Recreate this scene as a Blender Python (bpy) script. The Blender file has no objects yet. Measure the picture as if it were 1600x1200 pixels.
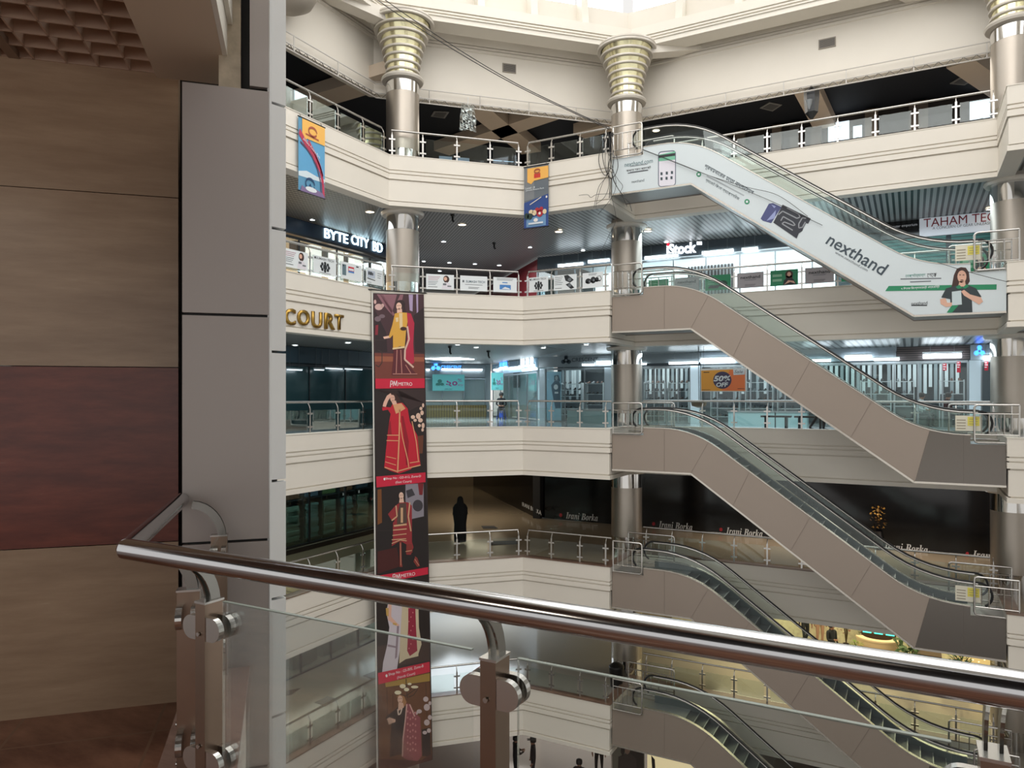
import bpy, bmesh, math, random
from mathutils import Vector, Matrix, Euler
S = bpy.context.scene
COL = S.collection
EYE = 13.86                      # eye height over the ground floor of the atrium
random.seed(4)

# ------------------------------------------------------------------ camera, world, light, exposure
cam_d = bpy.data.cameras.new('camera'); cam = bpy.data.objects.new('camera', cam_d); COL.objects.link(cam)
cam.location = (0, 0, EYE); cam.rotation_euler = (math.radians(90), 0, math.asin(0.477))
cam_d.sensor_width = 36; cam_d.lens = 1148 / 1600 * 36; cam_d.shift_y = 18 / 1600
cam_d.clip_start = 0.05; cam_d.clip_end = 300
S.camera = cam
S.view_settings.view_transform = 'Standard'; S.view_settings.look = 'None'
S.view_settings.gamma = 1.0; S.view_settings.use_curve_mapping = False
S.view_settings.exposure = 0.15
W = bpy.data.worlds.new('daylight'); S.world = W; W.use_nodes = True
W.node_tree.nodes['Background'].inputs[0].default_value = (1.0, 0.98, 0.95, 1)
W.node_tree.nodes['Background'].inputs[1].default_value = 0.82
S.cycles.max_bounces = 7; S.cycles.diffuse_bounces = 4; S.cycles.glossy_bounces = 4
S.cycles.transparent_max_bounces = 16; S.cycles.transmission_bounces = 4
S.cycles.sample_clamp_indirect = 6.0; S.cycles.sample_clamp_direct = 0.0
S.cycles.caustics_reflective = False; S.cycles.caustics_refractive = False
S.cycles.use_denoising = True


def area(name, loc, size, power, color=(1, 1, 1), rot=(0, 0, 0), size_y=None, spread=180):
    d = bpy.data.lights.new(name, 'AREA'); d.energy = power; d.color = color
    d.shape = 'RECTANGLE'; d.size = size; d.size_y = size_y or size; d.spread = math.radians(spread)
    o = bpy.data.objects.new(name, d); COL.objects.link(o)
    o.location = (loc[0], loc[1], loc[2] + EYE); o.rotation_euler = [math.radians(a) for a in rot]
    return o


# daylight of the glazed roof over the atrium, then the ceiling lighting of the galleries and shops
area('skylight', (-3, 12.5, 16.6), 17, 1950, (1.0, 0.985, 0.96), size_y=17)
area('sky_clerestory', (-3, 2.5, 14.5), 14, 500, (1.0, 0.985, 0.96), rot=(62, 0, 0), size_y=3)
# galleries from the top floor down
area('gallery_lamp', (-3, 28.3, 10.5), 11, 260, (1.0, 0.93, 0.82), size_y=3)  # broad light added here, bounced off the floor to brighten the ceiling beams
area('gallery_lamp', (-15, 25.5, 10.5), 4, 120, (1.0, 0.93, 0.82))
area('gallery_lamp', (-3, 26.3, 5.75), 10, 280, (0.82, 0.95, 1.0), size_y=2.5)
area('gallery_lamp', (-16.6, 14, 5.75), 2.5, 170, (0.90, 0.95, 1.0), size_y=9)
area('gallery_lamp', (-17, 27, 5.75), 4, 200, (0.95, 0.97, 1.0))
# gallery below it
area('gallery_lamp', (-3, 26.3, 1.5), 11, 240, (0.86, 0.96, 1.0), size_y=2.5)
area('gallery_lamp', (-16.6, 14, 1.5), 2.5, 60, (0.80, 0.94, 1.0), size_y=9)
area('gallery_lamp', (-18, 28, 1.5), 4, 150, (0.80, 0.94, 1.0))
area('shoe_shop_lamp', (-4, 30.4, 1.5), 20, 230, (0.90, 0.97, 1.0), size_y=1.6)
# lower galleries
area('gallery_lamp', (-17, 27, -2.75), 4, 90, (1.0, 0.90, 0.74))
area('gallery_lamp', (-16.6, 12, -2.75), 2.5, 50, (1.0, 0.93, 0.82), size_y=9)
area('gallery_lamp', (-2, 27.6, -2.75), 9, 190, (1.0, 0.9, 0.78), size_y=2)
area('gallery_lamp', (-2, 28.5, -7.0), 10, 330, (1.0, 0.87, 0.56), size_y=5)
area('gallery_lamp', (-17.0, 27, -7.0), 4, 260, (0.85, 0.93, 1.0))
area('gallery_lamp', (-17, 13, -7.0), 3, 110, (1.0, 0.88, 0.62), size_y=9)
area('gallery_lamp', (-12, 27, -11.2), 8, 220, (1.0, 0.92, 0.82), size_y=4)
# warm lamp of the dim landing where the viewer stands
area('landing_lamp', (-2.2, -1.0, 1.45), 0.6, 9.0, (1.0, 0.88, 0.74))

# ------------------------------------------------------------------ materials
MATS = {}


def rgb(r, g, b):
    f = lambda c: ((c / 255 + 0.055) / 1.055) ** 2.4 if c > 10 else c / 255 / 12.92
    return (f(r), f(g), f(b), 1)


def mat(name, c, rough=0.6, metal=0.0, em=0.0, emc=None, var=0.0, vscale=3.0, spec=0.5, bump=0.0):
    if name in MATS:
        return MATS[name]
    m = bpy.data.materials.new(name); m.use_nodes = True; MATS[name] = m
    nt = m.node_tree; b = nt.nodes['Principled BSDF']
    c4 = rgb(*c)
    b.inputs['Base Color'].default_value = c4
    b.inputs['Roughness'].default_value = rough; b.inputs['Metallic'].default_value = metal
    b.inputs['Specular IOR Level'].default_value = spec
    if em:
        b.inputs['Emission Color'].default_value = rgb(*(emc or c)); b.inputs['Emission Strength'].default_value = em
    if var or bump:
        tc = nt.nodes.new('ShaderNodeTexCoord'); nz = nt.nodes.new('ShaderNodeTexNoise')
        nz.inputs['Scale'].default_value = vscale; nz.inputs['Detail'].default_value = 4
        nt.links.new(tc.outputs['Object'], nz.inputs['Vector'])
        if var:
            mx = nt.nodes.new('ShaderNodeMix'); mx.data_type = 'RGBA'
            mx.inputs[6].default_value = [x * (1 - var) for x in c4[:3]] + [1]
            mx.inputs[7].default_value = [min(1, x * (1 + var)) for x in c4[:3]] + [1]
            nt.links.new(nz.outputs['Fac'], mx.inputs[0]); nt.links.new(mx.outputs[2], b.inputs['Base Color'])
        if bump:
            bp = nt.nodes.new('ShaderNodeBump'); bp.inputs['Strength'].default_value = bump
            nt.links.new(nz.outputs['Fac'], bp.inputs['Height']); nt.links.new(bp.outputs[0], b.inputs['Normal'])
    return m


def glass(name, tint=(0.95, 0.975, 0.965), refl=0.05, rough=0.02):
    if name in MATS:
        return MATS[name]
    m = bpy.data.materials.new(name); m.use_nodes = True; MATS[name] = m
    nt = m.node_tree; nt.nodes.clear()
    o = nt.nodes.new('ShaderNodeOutputMaterial'); mx = nt.nodes.new('ShaderNodeMixShader')
    t = nt.nodes.new('ShaderNodeBsdfTransparent'); g = nt.nodes.new('ShaderNodeBsdfGlossy'); f = nt.nodes.new('ShaderNodeFresnel')
    ad = nt.nodes.new('ShaderNodeMath'); ad.operation = 'MULTIPLY_ADD'; ad.inputs[1].default_value = 0.6; ad.inputs[2].default_value = refl - 0.04
    ad.use_clamp = True
    t.inputs[0].default_value = (*tint, 1); g.inputs['Roughness'].default_value = rough
    g.inputs['Color'].default_value = (0.9, 0.95, 0.95, 1)
    f.inputs[0].default_value = 1.45
    nt.links.new(f.outputs[0], ad.inputs[0]); nt.links.new(ad.outputs[0], mx.inputs[0])
    nt.links.new(t.outputs[0], mx.inputs[1]); nt.links.new(g.outputs[0], mx.inputs[2]); nt.links.new(mx.outputs[0], o.inputs[0])
    return m


def stripes(name, c1, c2, axis, period, duty=0.25, axis2=None, period2=1, duty2=0.3, rough=0.4, metal=0.0):
    """c1 with bands of c2 across AXIS (a direction), optionally broken up along AXIS2 into a grid."""
    if name in MATS:
        return MATS[name]
    m = mat(name, c1, rough, metal); nt = m.node_tree; b = nt.nodes['Principled BSDF']
    tc = nt.nodes.new('ShaderNodeTexCoord')

    def band(ax, per, du):
        d = nt.nodes.new('ShaderNodeVectorMath'); d.operation = 'DOT_PRODUCT'; d.inputs[1].default_value = ax
        nt.links.new(tc.outputs['Object'], d.inputs[0])
        a = nt.nodes.new('ShaderNodeMath'); a.operation = 'DIVIDE'; a.inputs[1].default_value = per
        nt.links.new(d.outputs['Value'], a.inputs[0])
        fr = nt.nodes.new('ShaderNodeMath'); fr.operation = 'FRACT'; nt.links.new(a.outputs[0], fr.inputs[0])
        lt = nt.nodes.new('ShaderNodeMath'); lt.operation = 'LESS_THAN'; lt.inputs[1].default_value = du
        nt.links.new(fr.outputs[0], lt.inputs[0]); return lt.outputs[0]
    f = band(axis, period, duty)
    if axis2:
        g = band(axis2, period2, duty2)
        mm = nt.nodes.new('ShaderNodeMath'); mm.operation = 'MULTIPLY'; nt.links.new(f, mm.inputs[0]); nt.links.new(g, mm.inputs[1]); f = mm.outputs[0]
    mx = nt.nodes.new('ShaderNodeMix'); mx.data_type = 'RGBA'
    mx.inputs[6].default_value = rgb(*c1); mx.inputs[7].default_value = rgb(*c2)
    nt.links.new(f, mx.inputs[0]); nt.links.new(mx.outputs[2], b.inputs['Base Color'])
    return m


def stone(name, c1, c2, stretch=(1, 1, 1), scale=3.0, rough=0.35, c3=None, rot=0.0, tile=None, grout=None):
    """Veined stone: stretched noise between two colours, optional fine light streaks, optional tile joints."""
    if name in MATS:
        return MATS[name]
    m = mat(name, c1, rough); nt = m.node_tree; b = nt.nodes['Principled BSDF']
    tc = nt.nodes.new('ShaderNodeTexCoord'); mp = nt.nodes.new('ShaderNodeMapping')
    mp.inputs['Rotation'].default_value = (0, 0, rot); mp.inputs['Scale'].default_value = stretch
    nt.links.new(tc.outputs['Object'], mp.inputs['Vector'])
    nz = nt.nodes.new('ShaderNodeTexNoise'); nz.inputs['Scale'].default_value = scale; nz.inputs['Detail'].default_value = 8
    nz.inputs['Roughness'].default_value = 0.65
    nt.links.new(mp.outputs[0], nz.inputs['Vector'])
    r = nt.nodes.new('ShaderNodeValToRGB'); r.color_ramp.elements[0].position = 0.34; r.color_ramp.elements[1].position = 0.66
    r.color_ramp.elements[0].color = rgb(*c1); r.color_ramp.elements[1].color = rgb(*c2)
    if c3:
        e = r.color_ramp.elements.new(0.74); e.color = rgb(*c3)
    nt.links.new(nz.outputs['Fac'], r.inputs[0]); out = r.outputs[0]
    if tile:
        bk = nt.nodes.new('ShaderNodeTexBrick'); bk.offset = 0; bk.inputs['Scale'].default_value = 1
        bk.inputs['Brick Width'].default_value = tile; bk.inputs['Row Height'].default_value = tile; bk.inputs['Mortar Size'].default_value = 0.006
        bk.inputs['Mortar Smooth'].default_value = 0
        mp2 = nt.nodes.new('ShaderNodeMapping'); mp2.inputs['Rotation'].default_value = (0, 0, math.radians(45))
        nt.links.new(tc.outputs['Object'], mp2.inputs['Vector']); nt.links.new(mp2.outputs[0], bk.inputs['Vector'])
        mx = nt.nodes.new('ShaderNodeMix'); mx.data_type = 'RGBA'; mx.inputs[7].default_value = rgb(*(grout or c2))
        nt.links.new(bk.outputs['Fac'], mx.inputs[0]); nt.links.new(out, mx.inputs[6]); out = mx.outputs[2]
    nt.links.new(out, b.inputs['Base Color'])
    return m


cream = mat('cream_plaster', (231, 225, 214), 0.55, var=0.03, vscale=1.2)
cream2 = mat('white_plaster', (236, 231, 220), 0.55, var=0.02)
soffit = mat('grey_soffit', (178, 170, 158), 0.6)
steel = mat('stainless_steel', (196, 194, 190), 0.24, 1.0)
steel_mirror = mat('polished_steel', (205, 203, 200), 0.09, 1.0)
steel_brushed = mat('brushed_column_cladding', (176, 168, 158), 0.36, 0.85, var=0.05, vscale=2)
dark_steel = mat('dark_metal', (70, 70, 70), 0.35, 0.9)
black = mat('black_rubber', (18, 18, 20), 0.4)
black_gloss = mat('black_gloss', (12, 12, 14), 0.12)
white = mat('white_print', (226, 232, 235), 0.5)
pane = glass('clear_glass')
pane_green = glass('green_tinted_glass', (0.93, 0.968, 0.958), 0.05)
pane_dark = glass('smoked_glass', (0.40, 0.47, 0.47), 0.14)
lamp_cool = mat('lamp_cool_white', (235, 248, 255), 0.5, em=9.0)
lamp_warm = mat('lamp_warm_white', (255, 236, 205), 0.5, em=9.0)
lamp_soft = mat('lamp_soft_white', (225, 240, 250), 0.5, em=1.6)


# ------------------------------------------------------------------ builders
def props(o, label=None, cat=None, group=None, kind=None):
    if label: o['label'] = label
    if cat: o['category'] = cat
    if group: o['group'] = group
    if kind: o['kind'] = kind
    return o


def empty(name, loc, label=None, cat=None, group=None, kind=None):
    o = bpy.data.objects.new(name, None); COL.objects.link(o); o.location = loc; o.empty_display_size = 0.2
    return props(o, label, cat, group, kind)


def attach(o, parent):
    """Parent O, whose mesh is in world coordinates, under PARENT."""
    if parent is not None:
        o.parent = parent
        w = Matrix.Identity(4); p = parent; chain = []
        while p is not None:
            chain.append(p); p = p.parent
        for q in reversed(chain):
            w = w @ q.matrix_parent_inverse @ q.matrix_basis
        o.matrix_parent_inverse = w.inverted()
    return o


class MB:
    def __init__(s):
        s.v = []; s.f = []

    def add(s, vs, fs):
        n = len(s.v); s.v += [tuple(v) for v in vs]; s.f += [tuple(i + n for i in f) for f in fs]; return s

    def box(s, c, d, ax=None):
        x, y, z = (Vector(a) for a in (ax or ((1, 0, 0), (0, 1, 0), (0, 0, 1))))
        c = Vector(c); hx, hy, hz = d[0] / 2, d[1] / 2, d[2] / 2
        vs = [c + x * a * hx + y * b * hy + z * e * hz for e in (-1, 1) for b in (-1, 1) for a in (-1, 1)]
        return s.add(vs, [(0, 2, 3, 1), (4, 5, 7, 6), (0, 1, 5, 4), (2, 6, 7, 3), (0, 4, 6, 2), (1, 3, 7, 5)])

    def bar(s, a, b, w, h, up=(0, 0, 1)):
        a, b = Vector(a), Vector(b); x = (b - a); L = x.length; x.normalize()
        y = Vector(up).cross(x)
        if y.length < 1e-4: y = Vector((1, 0, 0)).cross(x)
        y.normalize(); z = x.cross(y)
        return s.box((a + b) / 2, (L, w, h), (x, y, z))

    def tube(s, pts, r, n=8, closed=False):
        pts = [Vector(p) for p in pts]; N = len(pts); rings = []
        prev = None
        for i, p in enumerate(pts):
            a = pts[i - 1] if (i > 0 or closed) else p
            b = pts[(i + 1) % N] if (i < N - 1 or closed) else p
            t = (b - a).normalized()
            if prev is None:
                u = Vector((0, 0, 1)).cross(t)
                if u.length < 0.05: u = Vector((1, 0, 0)).cross(t)
            else:
                u = prev - t * prev.dot(t)
            u.normalize(); prev = u; w = t.cross(u)
            rr = r[i] if isinstance(r, (list, tuple)) else r
            rings.append([p + (u * math.cos(2 * math.pi * k / n) + w * math.sin(2 * math.pi * k / n)) * rr for k in range(n)])
        vs = [v for R in rings for v in R]; fs = []
        for i in range(N if closed else N - 1):
            j = (i + 1) % N
            for k in range(n):
                fs.append((i * n + k, i * n + (k + 1) % n, j * n + (k + 1) % n, j * n + k))
        if not closed:
            fs.append(tuple(range(n - 1, -1, -1))); fs.append(tuple((N - 1) * n + k for k in range(n)))
        return s.add(vs, fs)

    def lathe(s, prof, c, n=32, cap=True):
        c = Vector(c); vs = []; fs = []
        for (r, z) in prof:
            vs += [c + Vector((r * math.cos(2 * math.pi * k / n), r * math.sin(2 * math.pi * k / n), z)) for k in range(n)]
        for i in range(len(prof) - 1):
            for k in range(n):
                fs.append((i * n + k, i * n + (k + 1) % n, (i + 1) * n + (k + 1) % n, (i + 1) * n + k))
        if cap:
            fs.append(tuple(range(n - 1, -1, -1))); fs.append(tuple((len(prof) - 1) * n + k for k in range(n)))
        return s.add(vs, fs)

    def prism(s, poly, d):
        """POLY: 3-D points of a planar outline, extruded by vector D."""
        n = len(poly); d = Vector(d); vs = [Vector(p) for p in poly] + [Vector(p) + d for p in poly]
        fs = [tuple(range(n - 1, -1, -1)), tuple(range(n, 2 * n))] + [(k, (k + 1) % n, n + (k + 1) % n, n + k) for k in range(n)]
        return s.add(vs, fs)

    def face(s, pts):
        return s.add(pts, [tuple(range(len(pts)))])

    def sweep(s, path, prof, closed_prof=True):
        """PROF [(offset, z)] carried along the 2-D PATH with mitred corners; the offset points to the right of the way."""
        P = [Vector(p) for p in path]; N = len(P); m = len(prof); vs = []; fs = []
        for i in range(N):
            ns = []
            if i > 0: d = (P[i] - P[i - 1]).normalized(); ns.append(Vector((d.y, -d.x)))
            if i < N - 1: d = (P[i + 1] - P[i]).normalized(); ns.append(Vector((d.y, -d.x)))
            nn = ns[0] if len(ns) == 1 else (ns[0] + ns[1]) / (1 + ns[0].dot(ns[1]))
            for (o, z) in prof:
                vs.append((P[i].x + nn.x * o, P[i].y + nn.y * o, z))
        for i in range(N - 1):
            for k in range(m if closed_prof else m - 1):
                k2 = (k + 1) % m
                fs.append((i * m + k, (i + 1) * m + k, (i + 1) * m + k2, i * m + k2))
        if closed_prof:
            fs.append(tuple(range(m))); fs.append(tuple((N - 1) * m + k for k in reversed(range(m))))
        return s.add(vs, fs)

    def mesh(s, name, m, smooth=None):
        me = bpy.data.meshes.new(name); me.from_pydata(s.v, [], s.f); me.materials.append(m)
        bm = bmesh.new(); bm.from_mesh(me); bmesh.ops.recalc_face_normals(bm, faces=bm.faces); bm.to_mesh(me); bm.free()
        if smooth:
            for p in me.polygons: p.use_smooth = True
            me.set_sharp_from_angle(angle=math.radians(smooth))
        me.update(); return me

    def build(s, name, m, parent=None, smooth=None, label=None, cat=None, group=None, kind=None):
        o = bpy.data.objects.new(name, s.mesh(name, m, smooth)); COL.objects.link(o)
        attach(o, parent); return props(o, label, cat, group, kind)


def struct(name, mb, m, smooth=None, parent=None, label=None):
    return mb.build(name, m, parent, smooth, label, kind='structure' if parent is None else None)


def copy_tree(o, parent=None, offset=None):
    c = o.copy(); COL.objects.link(c)
    if parent is not None:
        c.parent = parent; c.matrix_parent_inverse = o.matrix_parent_inverse.copy()
    if offset is not None: c.location = Vector(o.location) + Vector(offset)
    for ch in list(o.children): copy_tree(ch, c)
    return c


def put(name, me, parent, loc, rz=0.0):
    """A shared mesh placed at a world spot under PARENT (an unrotated thing, or None)."""
    o = bpy.data.objects.new(name, me); COL.objects.link(o)
    if parent is not None:
        o.parent = parent; loc = Vector(loc) - Vector(parent.location)
    o.location = loc; o.rotation_euler = (0, 0, rz); return o


def sub(name, me, parent, loc=(0, 0, 0)):
    o = bpy.data.objects.new(name, me); COL.objects.link(o); o.parent = parent; o.location = loc; return o


# sight lines of the surveyed photograph: where the ray through a point of it meets a known surface of the building
def ray(px, py):
    k = (px - 800) / 1148; m = (618 - py) / 1148
    return Vector((.879 * k - .477, .477 * k + .879, m))


def onY(px, py, Y): r = ray(px, py); return r * (Y / r.y)
def onX(px, py, X): r = ray(px, py); return r * (X / r.x)
def onZ(px, py, Z): r = ray(px, py); return r * (Z / r.z)
def onD(px, py, c): r = ray(px, py); return r * (c / (r.y - r.x))     # chamfer plane Y - X = c


class Surf:
    """A flat face of the building: origin, direction to the reader's right, up; at() carries a surveyed point onto it."""
    def __init__(s, o, x, up=(0, 0, 1)):
        s.o = Vector(o); s.x = Vector(x).normalized(); s.u = Vector(up); s.u = (s.u - s.x * s.u.dot(s.x)).normalized(); s.n = s.x.cross(s.u)

    def at(s, px, py, off=0.0):
        r = ray(px, py); return r * (s.o.dot(s.n) / r.dot(s.n)) + s.n * off

    def pt(s, a, b, off=0.0):
        return s.o + s.x * a + s.u * b + s.n * off


def flat(name, surf, polys, m, parent=None, off=0.004, px=True, **kw):
    """Printed shapes lying on SURF: each polygon in surveyed points (or in the face's own metres)."""
    mb = MB()
    for p in polys:
        mb.face([surf.at(a, b, off) if px else surf.pt(a, b, off) for a, b in p])
    o = mb.build(name, m, parent, **kw); return o


def ell(cx, cy, rx, ry, n=16, a0=0, a1=360):
    return [(cx + rx * math.cos(math.radians(a0 + (a1 - a0) * k / n)), cy + ry * math.sin(math.radians(a0 + (a1 - a0) * k / n))) for k in range(n if a1 - a0 >= 360 else n + 1)]


def rect(x0, y0, x1, y1):
    return [(x0, y0), (x1, y0), (x1, y1), (x0, y1)]


def stroke(pts, w):
    """A polyline as quads of width W (in the units of its points)."""
    out = []
    for (a, b), (c, d) in zip(pts, pts[1:]):
        L = math.hypot(c - a, d - b) or 1; nx, ny = -(d - b) / L * w / 2, (c - a) / L * w / 2
        out.append([(a + nx, b + ny), (c + nx, d + ny), (c - nx, d - ny), (a - nx, b - ny)])
    return out


def text(name, body, surf, c, w, h, m, parent=None, off=0.006, depth=0.0, bold=0.0, shear=0.0, **kw):
    """BODY as letters fitted into W x H metres, centred on the world point C of SURF."""
    cu = bpy.data.curves.new(name, 'FONT'); cu.body = body; cu.size = 1; cu.offset = bold; cu.shear = shear
    cu.extrude = 0.0; cu.resolution_u = 3; cu.align_x = 'CENTER'
    t = bpy.data.objects.new(name, cu); COL.objects.link(t)
    bpy.context.view_layer.update()
    dg = bpy.context.evaluated_depsgraph_get()
    me = bpy.data.meshes.new_from_object(t.evaluated_get(dg)); bpy.data.objects.remove(t); bpy.data.curves.remove(cu)
    xs = [v.co.x for v in me.vertices]; ys = [v.co.y for v in me.vertices]
    if not xs:
        return None
    x0, x1, y0, y1 = min(xs), max(xs), min(ys), max(ys); C = Vector(c)
    C = C - surf.n * (C - surf.o).dot(surf.n)
    sx = w / (x1 - x0); sy = h / (y1 - y0) if h else sx
    if depth:
        bm = bmesh.new(); bm.from_mesh(me)
        bmesh.ops.remove_doubles(bm, verts=bm.verts, dist=1e-5)
        g = bmesh.ops.extrude_face_region(bm, geom=bm.faces[:])
        for e in g['geom']:
            if isinstance(e, bmesh.types.BMVert): e.co.z += 1.0
        bmesh.ops.recalc_face_normals(bm, faces=bm.faces); bm.to_mesh(me); bm.free()
    for v in me.vertices:
        a = (v.co.x - (x0 + x1) / 2) * sx; b = (v.co.y - (y0 + y1) / 2) * sy
        v.co = C + surf.x * a + surf.u * b + surf.n * (off + v.co.z * depth)
    me.materials.clear(); me.materials.append(m); me.name = name
    o = bpy.data.objects.new(name, me); COL.objects.link(o); attach(o, parent); return props(o, **kw)


def ptext(name, body, surf, x0, y0, x1, y1, m, parent=None, **kw):
    """Text between two surveyed points: start of the baseline box (upper-left) and its end (lower-right)."""
    a = surf.at(x0, y0); b = surf.at(x1, y1); c = (a + b) / 2
    return text(name, body, surf, c, abs((b - a).dot(surf.x)), abs((b - a).dot(surf.u)), m, parent, **kw)
# ------------------------------------------------------------------ building frame: X along the far gallery, Y along the side gallery
H = 4.24
CURB = {'A': 7.45, 'B': 3.21, 'C': -1.03, 'D': -5.27, 'E': -9.51}     # top of the parapet of each gallery, eye = 0
ORDER = 'ABCDE'
RANK = {'A': 'topmost', 'B': 'second highest', 'C': 'middle', 'D': 'second lowest', 'E': 'lowest'}
GROUND = -EYE
EDGE = [(-14.25, -3), (-14.25, 18.2), (-11.15, 21.3), (-8.17, 21.3), (-8.17, 23.65), (2.1, 23.65), (2.1, 21.3), (5.1, 21.3), (8.2, 18.2), (8.2, -3)]
OUTER = [(12, -3), (12, 45), (-45, 45), (-45, -3)]
RT2 = math.sqrt(0.5)

# parapets: stepped fascia with shadow grooves, one continuous band per gallery
FP = [(-.22, -.1), (-.22, 0), (.06, 0), (.06, -.44), (.015, -.44), (.015, -.475), (.06, -.475), (.06, -.55), (.015, -.55), (.015, -.585),
      (.06, -.585), (.06, -.73), (-.01, -.73), (-.01, -.77), (.03, -.77), (.03, -1.40), (-.015, -1.40), (-.015, -1.435), (.06, -1.435), (.06, -1.56), (-.35, -1.56), (-.35, -1.5)]
cap_stone = stone('brown_marble_cap', (96, 74, 62), (130, 104, 88), (1, 1, 1), 2.0, 0.3)
floor_m = {
    'A': mat('pale_bounce_floor', (170, 164, 156), 0.3),  # floor out of view, lightened to bounce light up to the beams
    'B': mat('grey_tile_floor', (150, 150, 150), 0.2),
    'C': mat('pale_tile_floor', (176, 184, 184), 0.12),
    'D': mat('tan_tile_floor', (150, 134, 112), 0.12, var=0.06, vscale=0.6),
    'E': mat('beige_tile_floor', (152, 147, 138), 0.12, var=0.08, vscale=0.5)}
ceil_m = {
    'A': mat('navy_ceiling', (14, 20, 30), 0.7),
    'B': stripes('slatted_metal_ceiling', (166, 170, 170), (52, 56, 58), (1, 0, 0), 0.17, 0.42, rough=0.35),
    'C': stripes('slatted_pale_ceiling', (176, 180, 182), (70, 76, 80), (1, 0, 0), 0.22, 0.35, rough=0.3),
    'D': mat('dim_ceiling', (120, 112, 102), 0.6), 'E': mat('beige_ceiling', (170, 160, 142), 0.6)}
for i, L in enumerate(ORDER):
    c = CURB[L]
    struct(f'trim_{i + 1}', MB().sweep(EDGE, [(o, z + c) for o, z in FP]), cream)
    struct(f'trim_{i + 11}', MB().sweep(EDGE, [(-.24, c), (-.24, c + .02), (.075, c + .02), (.075, c)]), cap_stone if L in 'DE' else cream2)
    fl = [Vector((x, y, c - .1)) for x, y in EDGE + OUTER]
    struct('floor', MB().prism(fl, (0, 0, -.3)), floor_m[L])
    # ceiling of this gallery, hung under the slab above
    zc = (CURB[ORDER[i - 1]] - (1.4 if L == 'B' else 1.5)) if i else 11.0
    mb = MB().prism([Vector((x, y, zc)) for x, y in (EDGE if i else [(-16.0, -3), (-16.0, 19.2), (-9.6, 25.9), (9, 25.9), (9, -3)]) + OUTER], (0, 0, .04))
    struct('ceiling', mb, ceil_m[L])
struct('floor', MB().box((-8, 16, GROUND - .15), (76, 62, .3)), mat('ground_tile_floor', (128, 124, 122), 0.1, var=0.05, vscale=0.5))
zc = CURB['E'] - 1.5
struct('ceiling', MB().prism([Vector((x, y, zc)) for x, y in EDGE + OUTER], (0, 0, .04)), ceil_m['D'])

# perforated grid panels hung under the side and corner part of the gallery ceilings
for L in 'BC':
    zc = CURB['A' if L == 'B' else 'B'] - (1.415 if L == 'B' else 1.515)
    g = stripes('perforated_grid_ceiling' if L == 'B' else 'plain_grid_ceiling', (150, 143, 132) if L == 'B' else (150, 148, 144), (62, 56, 48) if L == 'B' else (120, 116, 110), (0, 1, 0), 0.16, 0.62, (1, 0, 0), 0.12, 0.7, 0.45)
    g2 = stripes('fine_slat_ceiling', (158, 158, 156), (96, 96, 96), (RT2, RT2, 0), 0.11, 0.45, rough=0.4)
    struct('ceiling', MB().prism([Vector((x, y, zc)) for x, y in [(-14.6, -3), (-14.6, 18.3), (-18.5, 22), (-18.5, -3)]], (0, 0, .012)), g)
    struct('ceiling', MB().prism([Vector((x, y, zc)) for x, y in [(-14.6, 18.3), (-11.3, 21.6), (-11.3, 25), (-14.4, 28.8), (-26, 40.5), (-30, 36.5), (-18.5, 25), (-18.5, 22)]], (0, 0, .012)), g2)

# upper wall over the top gallery, set back behind the columns
BUL = [(-15.8, -3), (-15.8, 19.4), (-9.42, 25.78), (9.5, 25.78)]
BP = [(-.3, 10.1), (0, 10.1), (0, 11.92), (.05, 11.94), (.05, 12.02), (.01, 12.02), (.01, 12.05), (.05, 12.05), (.05, 12.12), (.01, 12.12), (.01, 12.15), (.07, 12.15), (.07, 13.6), (-.3, 13.6)]
struct('wall_upper', MB().sweep(BUL, BP), cream)
# ring beam on the column heads
RING = [(-14.75, -3), (-14.75, 18.45), (-8.6, 24.6), (2.55, 24.6), (8.7, 18.45), (8.7, -3)]
RP = [(-.75, 12.12), (0, 12.12), (0, 12.28), (.05, 12.28), (.05, 12.32), (.0, 12.32), (.0, 12.37), (.06, 12.37), (.06, 12.42), (.01, 12.42), (.01, 12.46), (.08, 12.46), (.08, 12.78), (-.75, 12.78)]
struct('trim_20', MB().sweep(RING, RP), cream2)
# clerestory: sloped fins between bright windows
CL = [(-15.6, -3), (-15.6, 18.8), (-9.0, 25.4), (3.0, 25.4), (9.4, 18.9), (9.4, -3)]
struct('wall_clerestory', MB().sweep(CL, [(0, 12.78), (0, 13.85), (-.3, 13.85), (-.3, 12.78)]), cream)
struct('wall_clerestory_top', MB().sweep(CL, [(0, 15.6), (0, 17.4), (-.3, 17.4), (-.3, 15.6)]), cream)
win = mat('daylit_window', (240, 246, 255), 0.4, em=2.6)
wn = 0
for (a, b) in zip(CL, CL[1:]):
    a, b = Vector(a), Vector(b); d = b - a; Ln = d.length; d.normalize(); n = Vector((d.y, -d.x)); k = max(1, round(Ln / 1.85))
    for q in range(k + 1):
        p = a + d * (Ln * q / k)
        if q < k:
            wn += 1; m0 = p + d * (Ln / k / 2) - n * .15
            struct(f'window_{wn}', MB().box((m0.x, m0.y, 14.72), (Ln / k - .3, .05, 1.75), ((d.x, d.y, 0), (n.x, n.y, 0), (0, 0, 1))), win)
        if 0 < q < k:
            pl = [Vector((p.x, p.y, 12.75)) + Vector((n.x, n.y, 0)) * .55, Vector((p.x, p.y, 15.7)) + Vector((n.x, n.y, 0)) * .25, Vector((p.x, p.y, 15.7)), Vector((p.x, p.y, 12.75))]
            struct(f'trim_{30 + wn}', MB().prism([v - Vector((d.x, d.y, 0)) * .12 for v in pl], (d.x * .24, d.y * .24, 0)), cream2)
struct('roof', MB().prism([Vector((x, y, 17.4)) for x, y in [(-18, -5), (-18, 28), (12, 28), (12, -5)]], (0, 0, .2)), cream)

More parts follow.
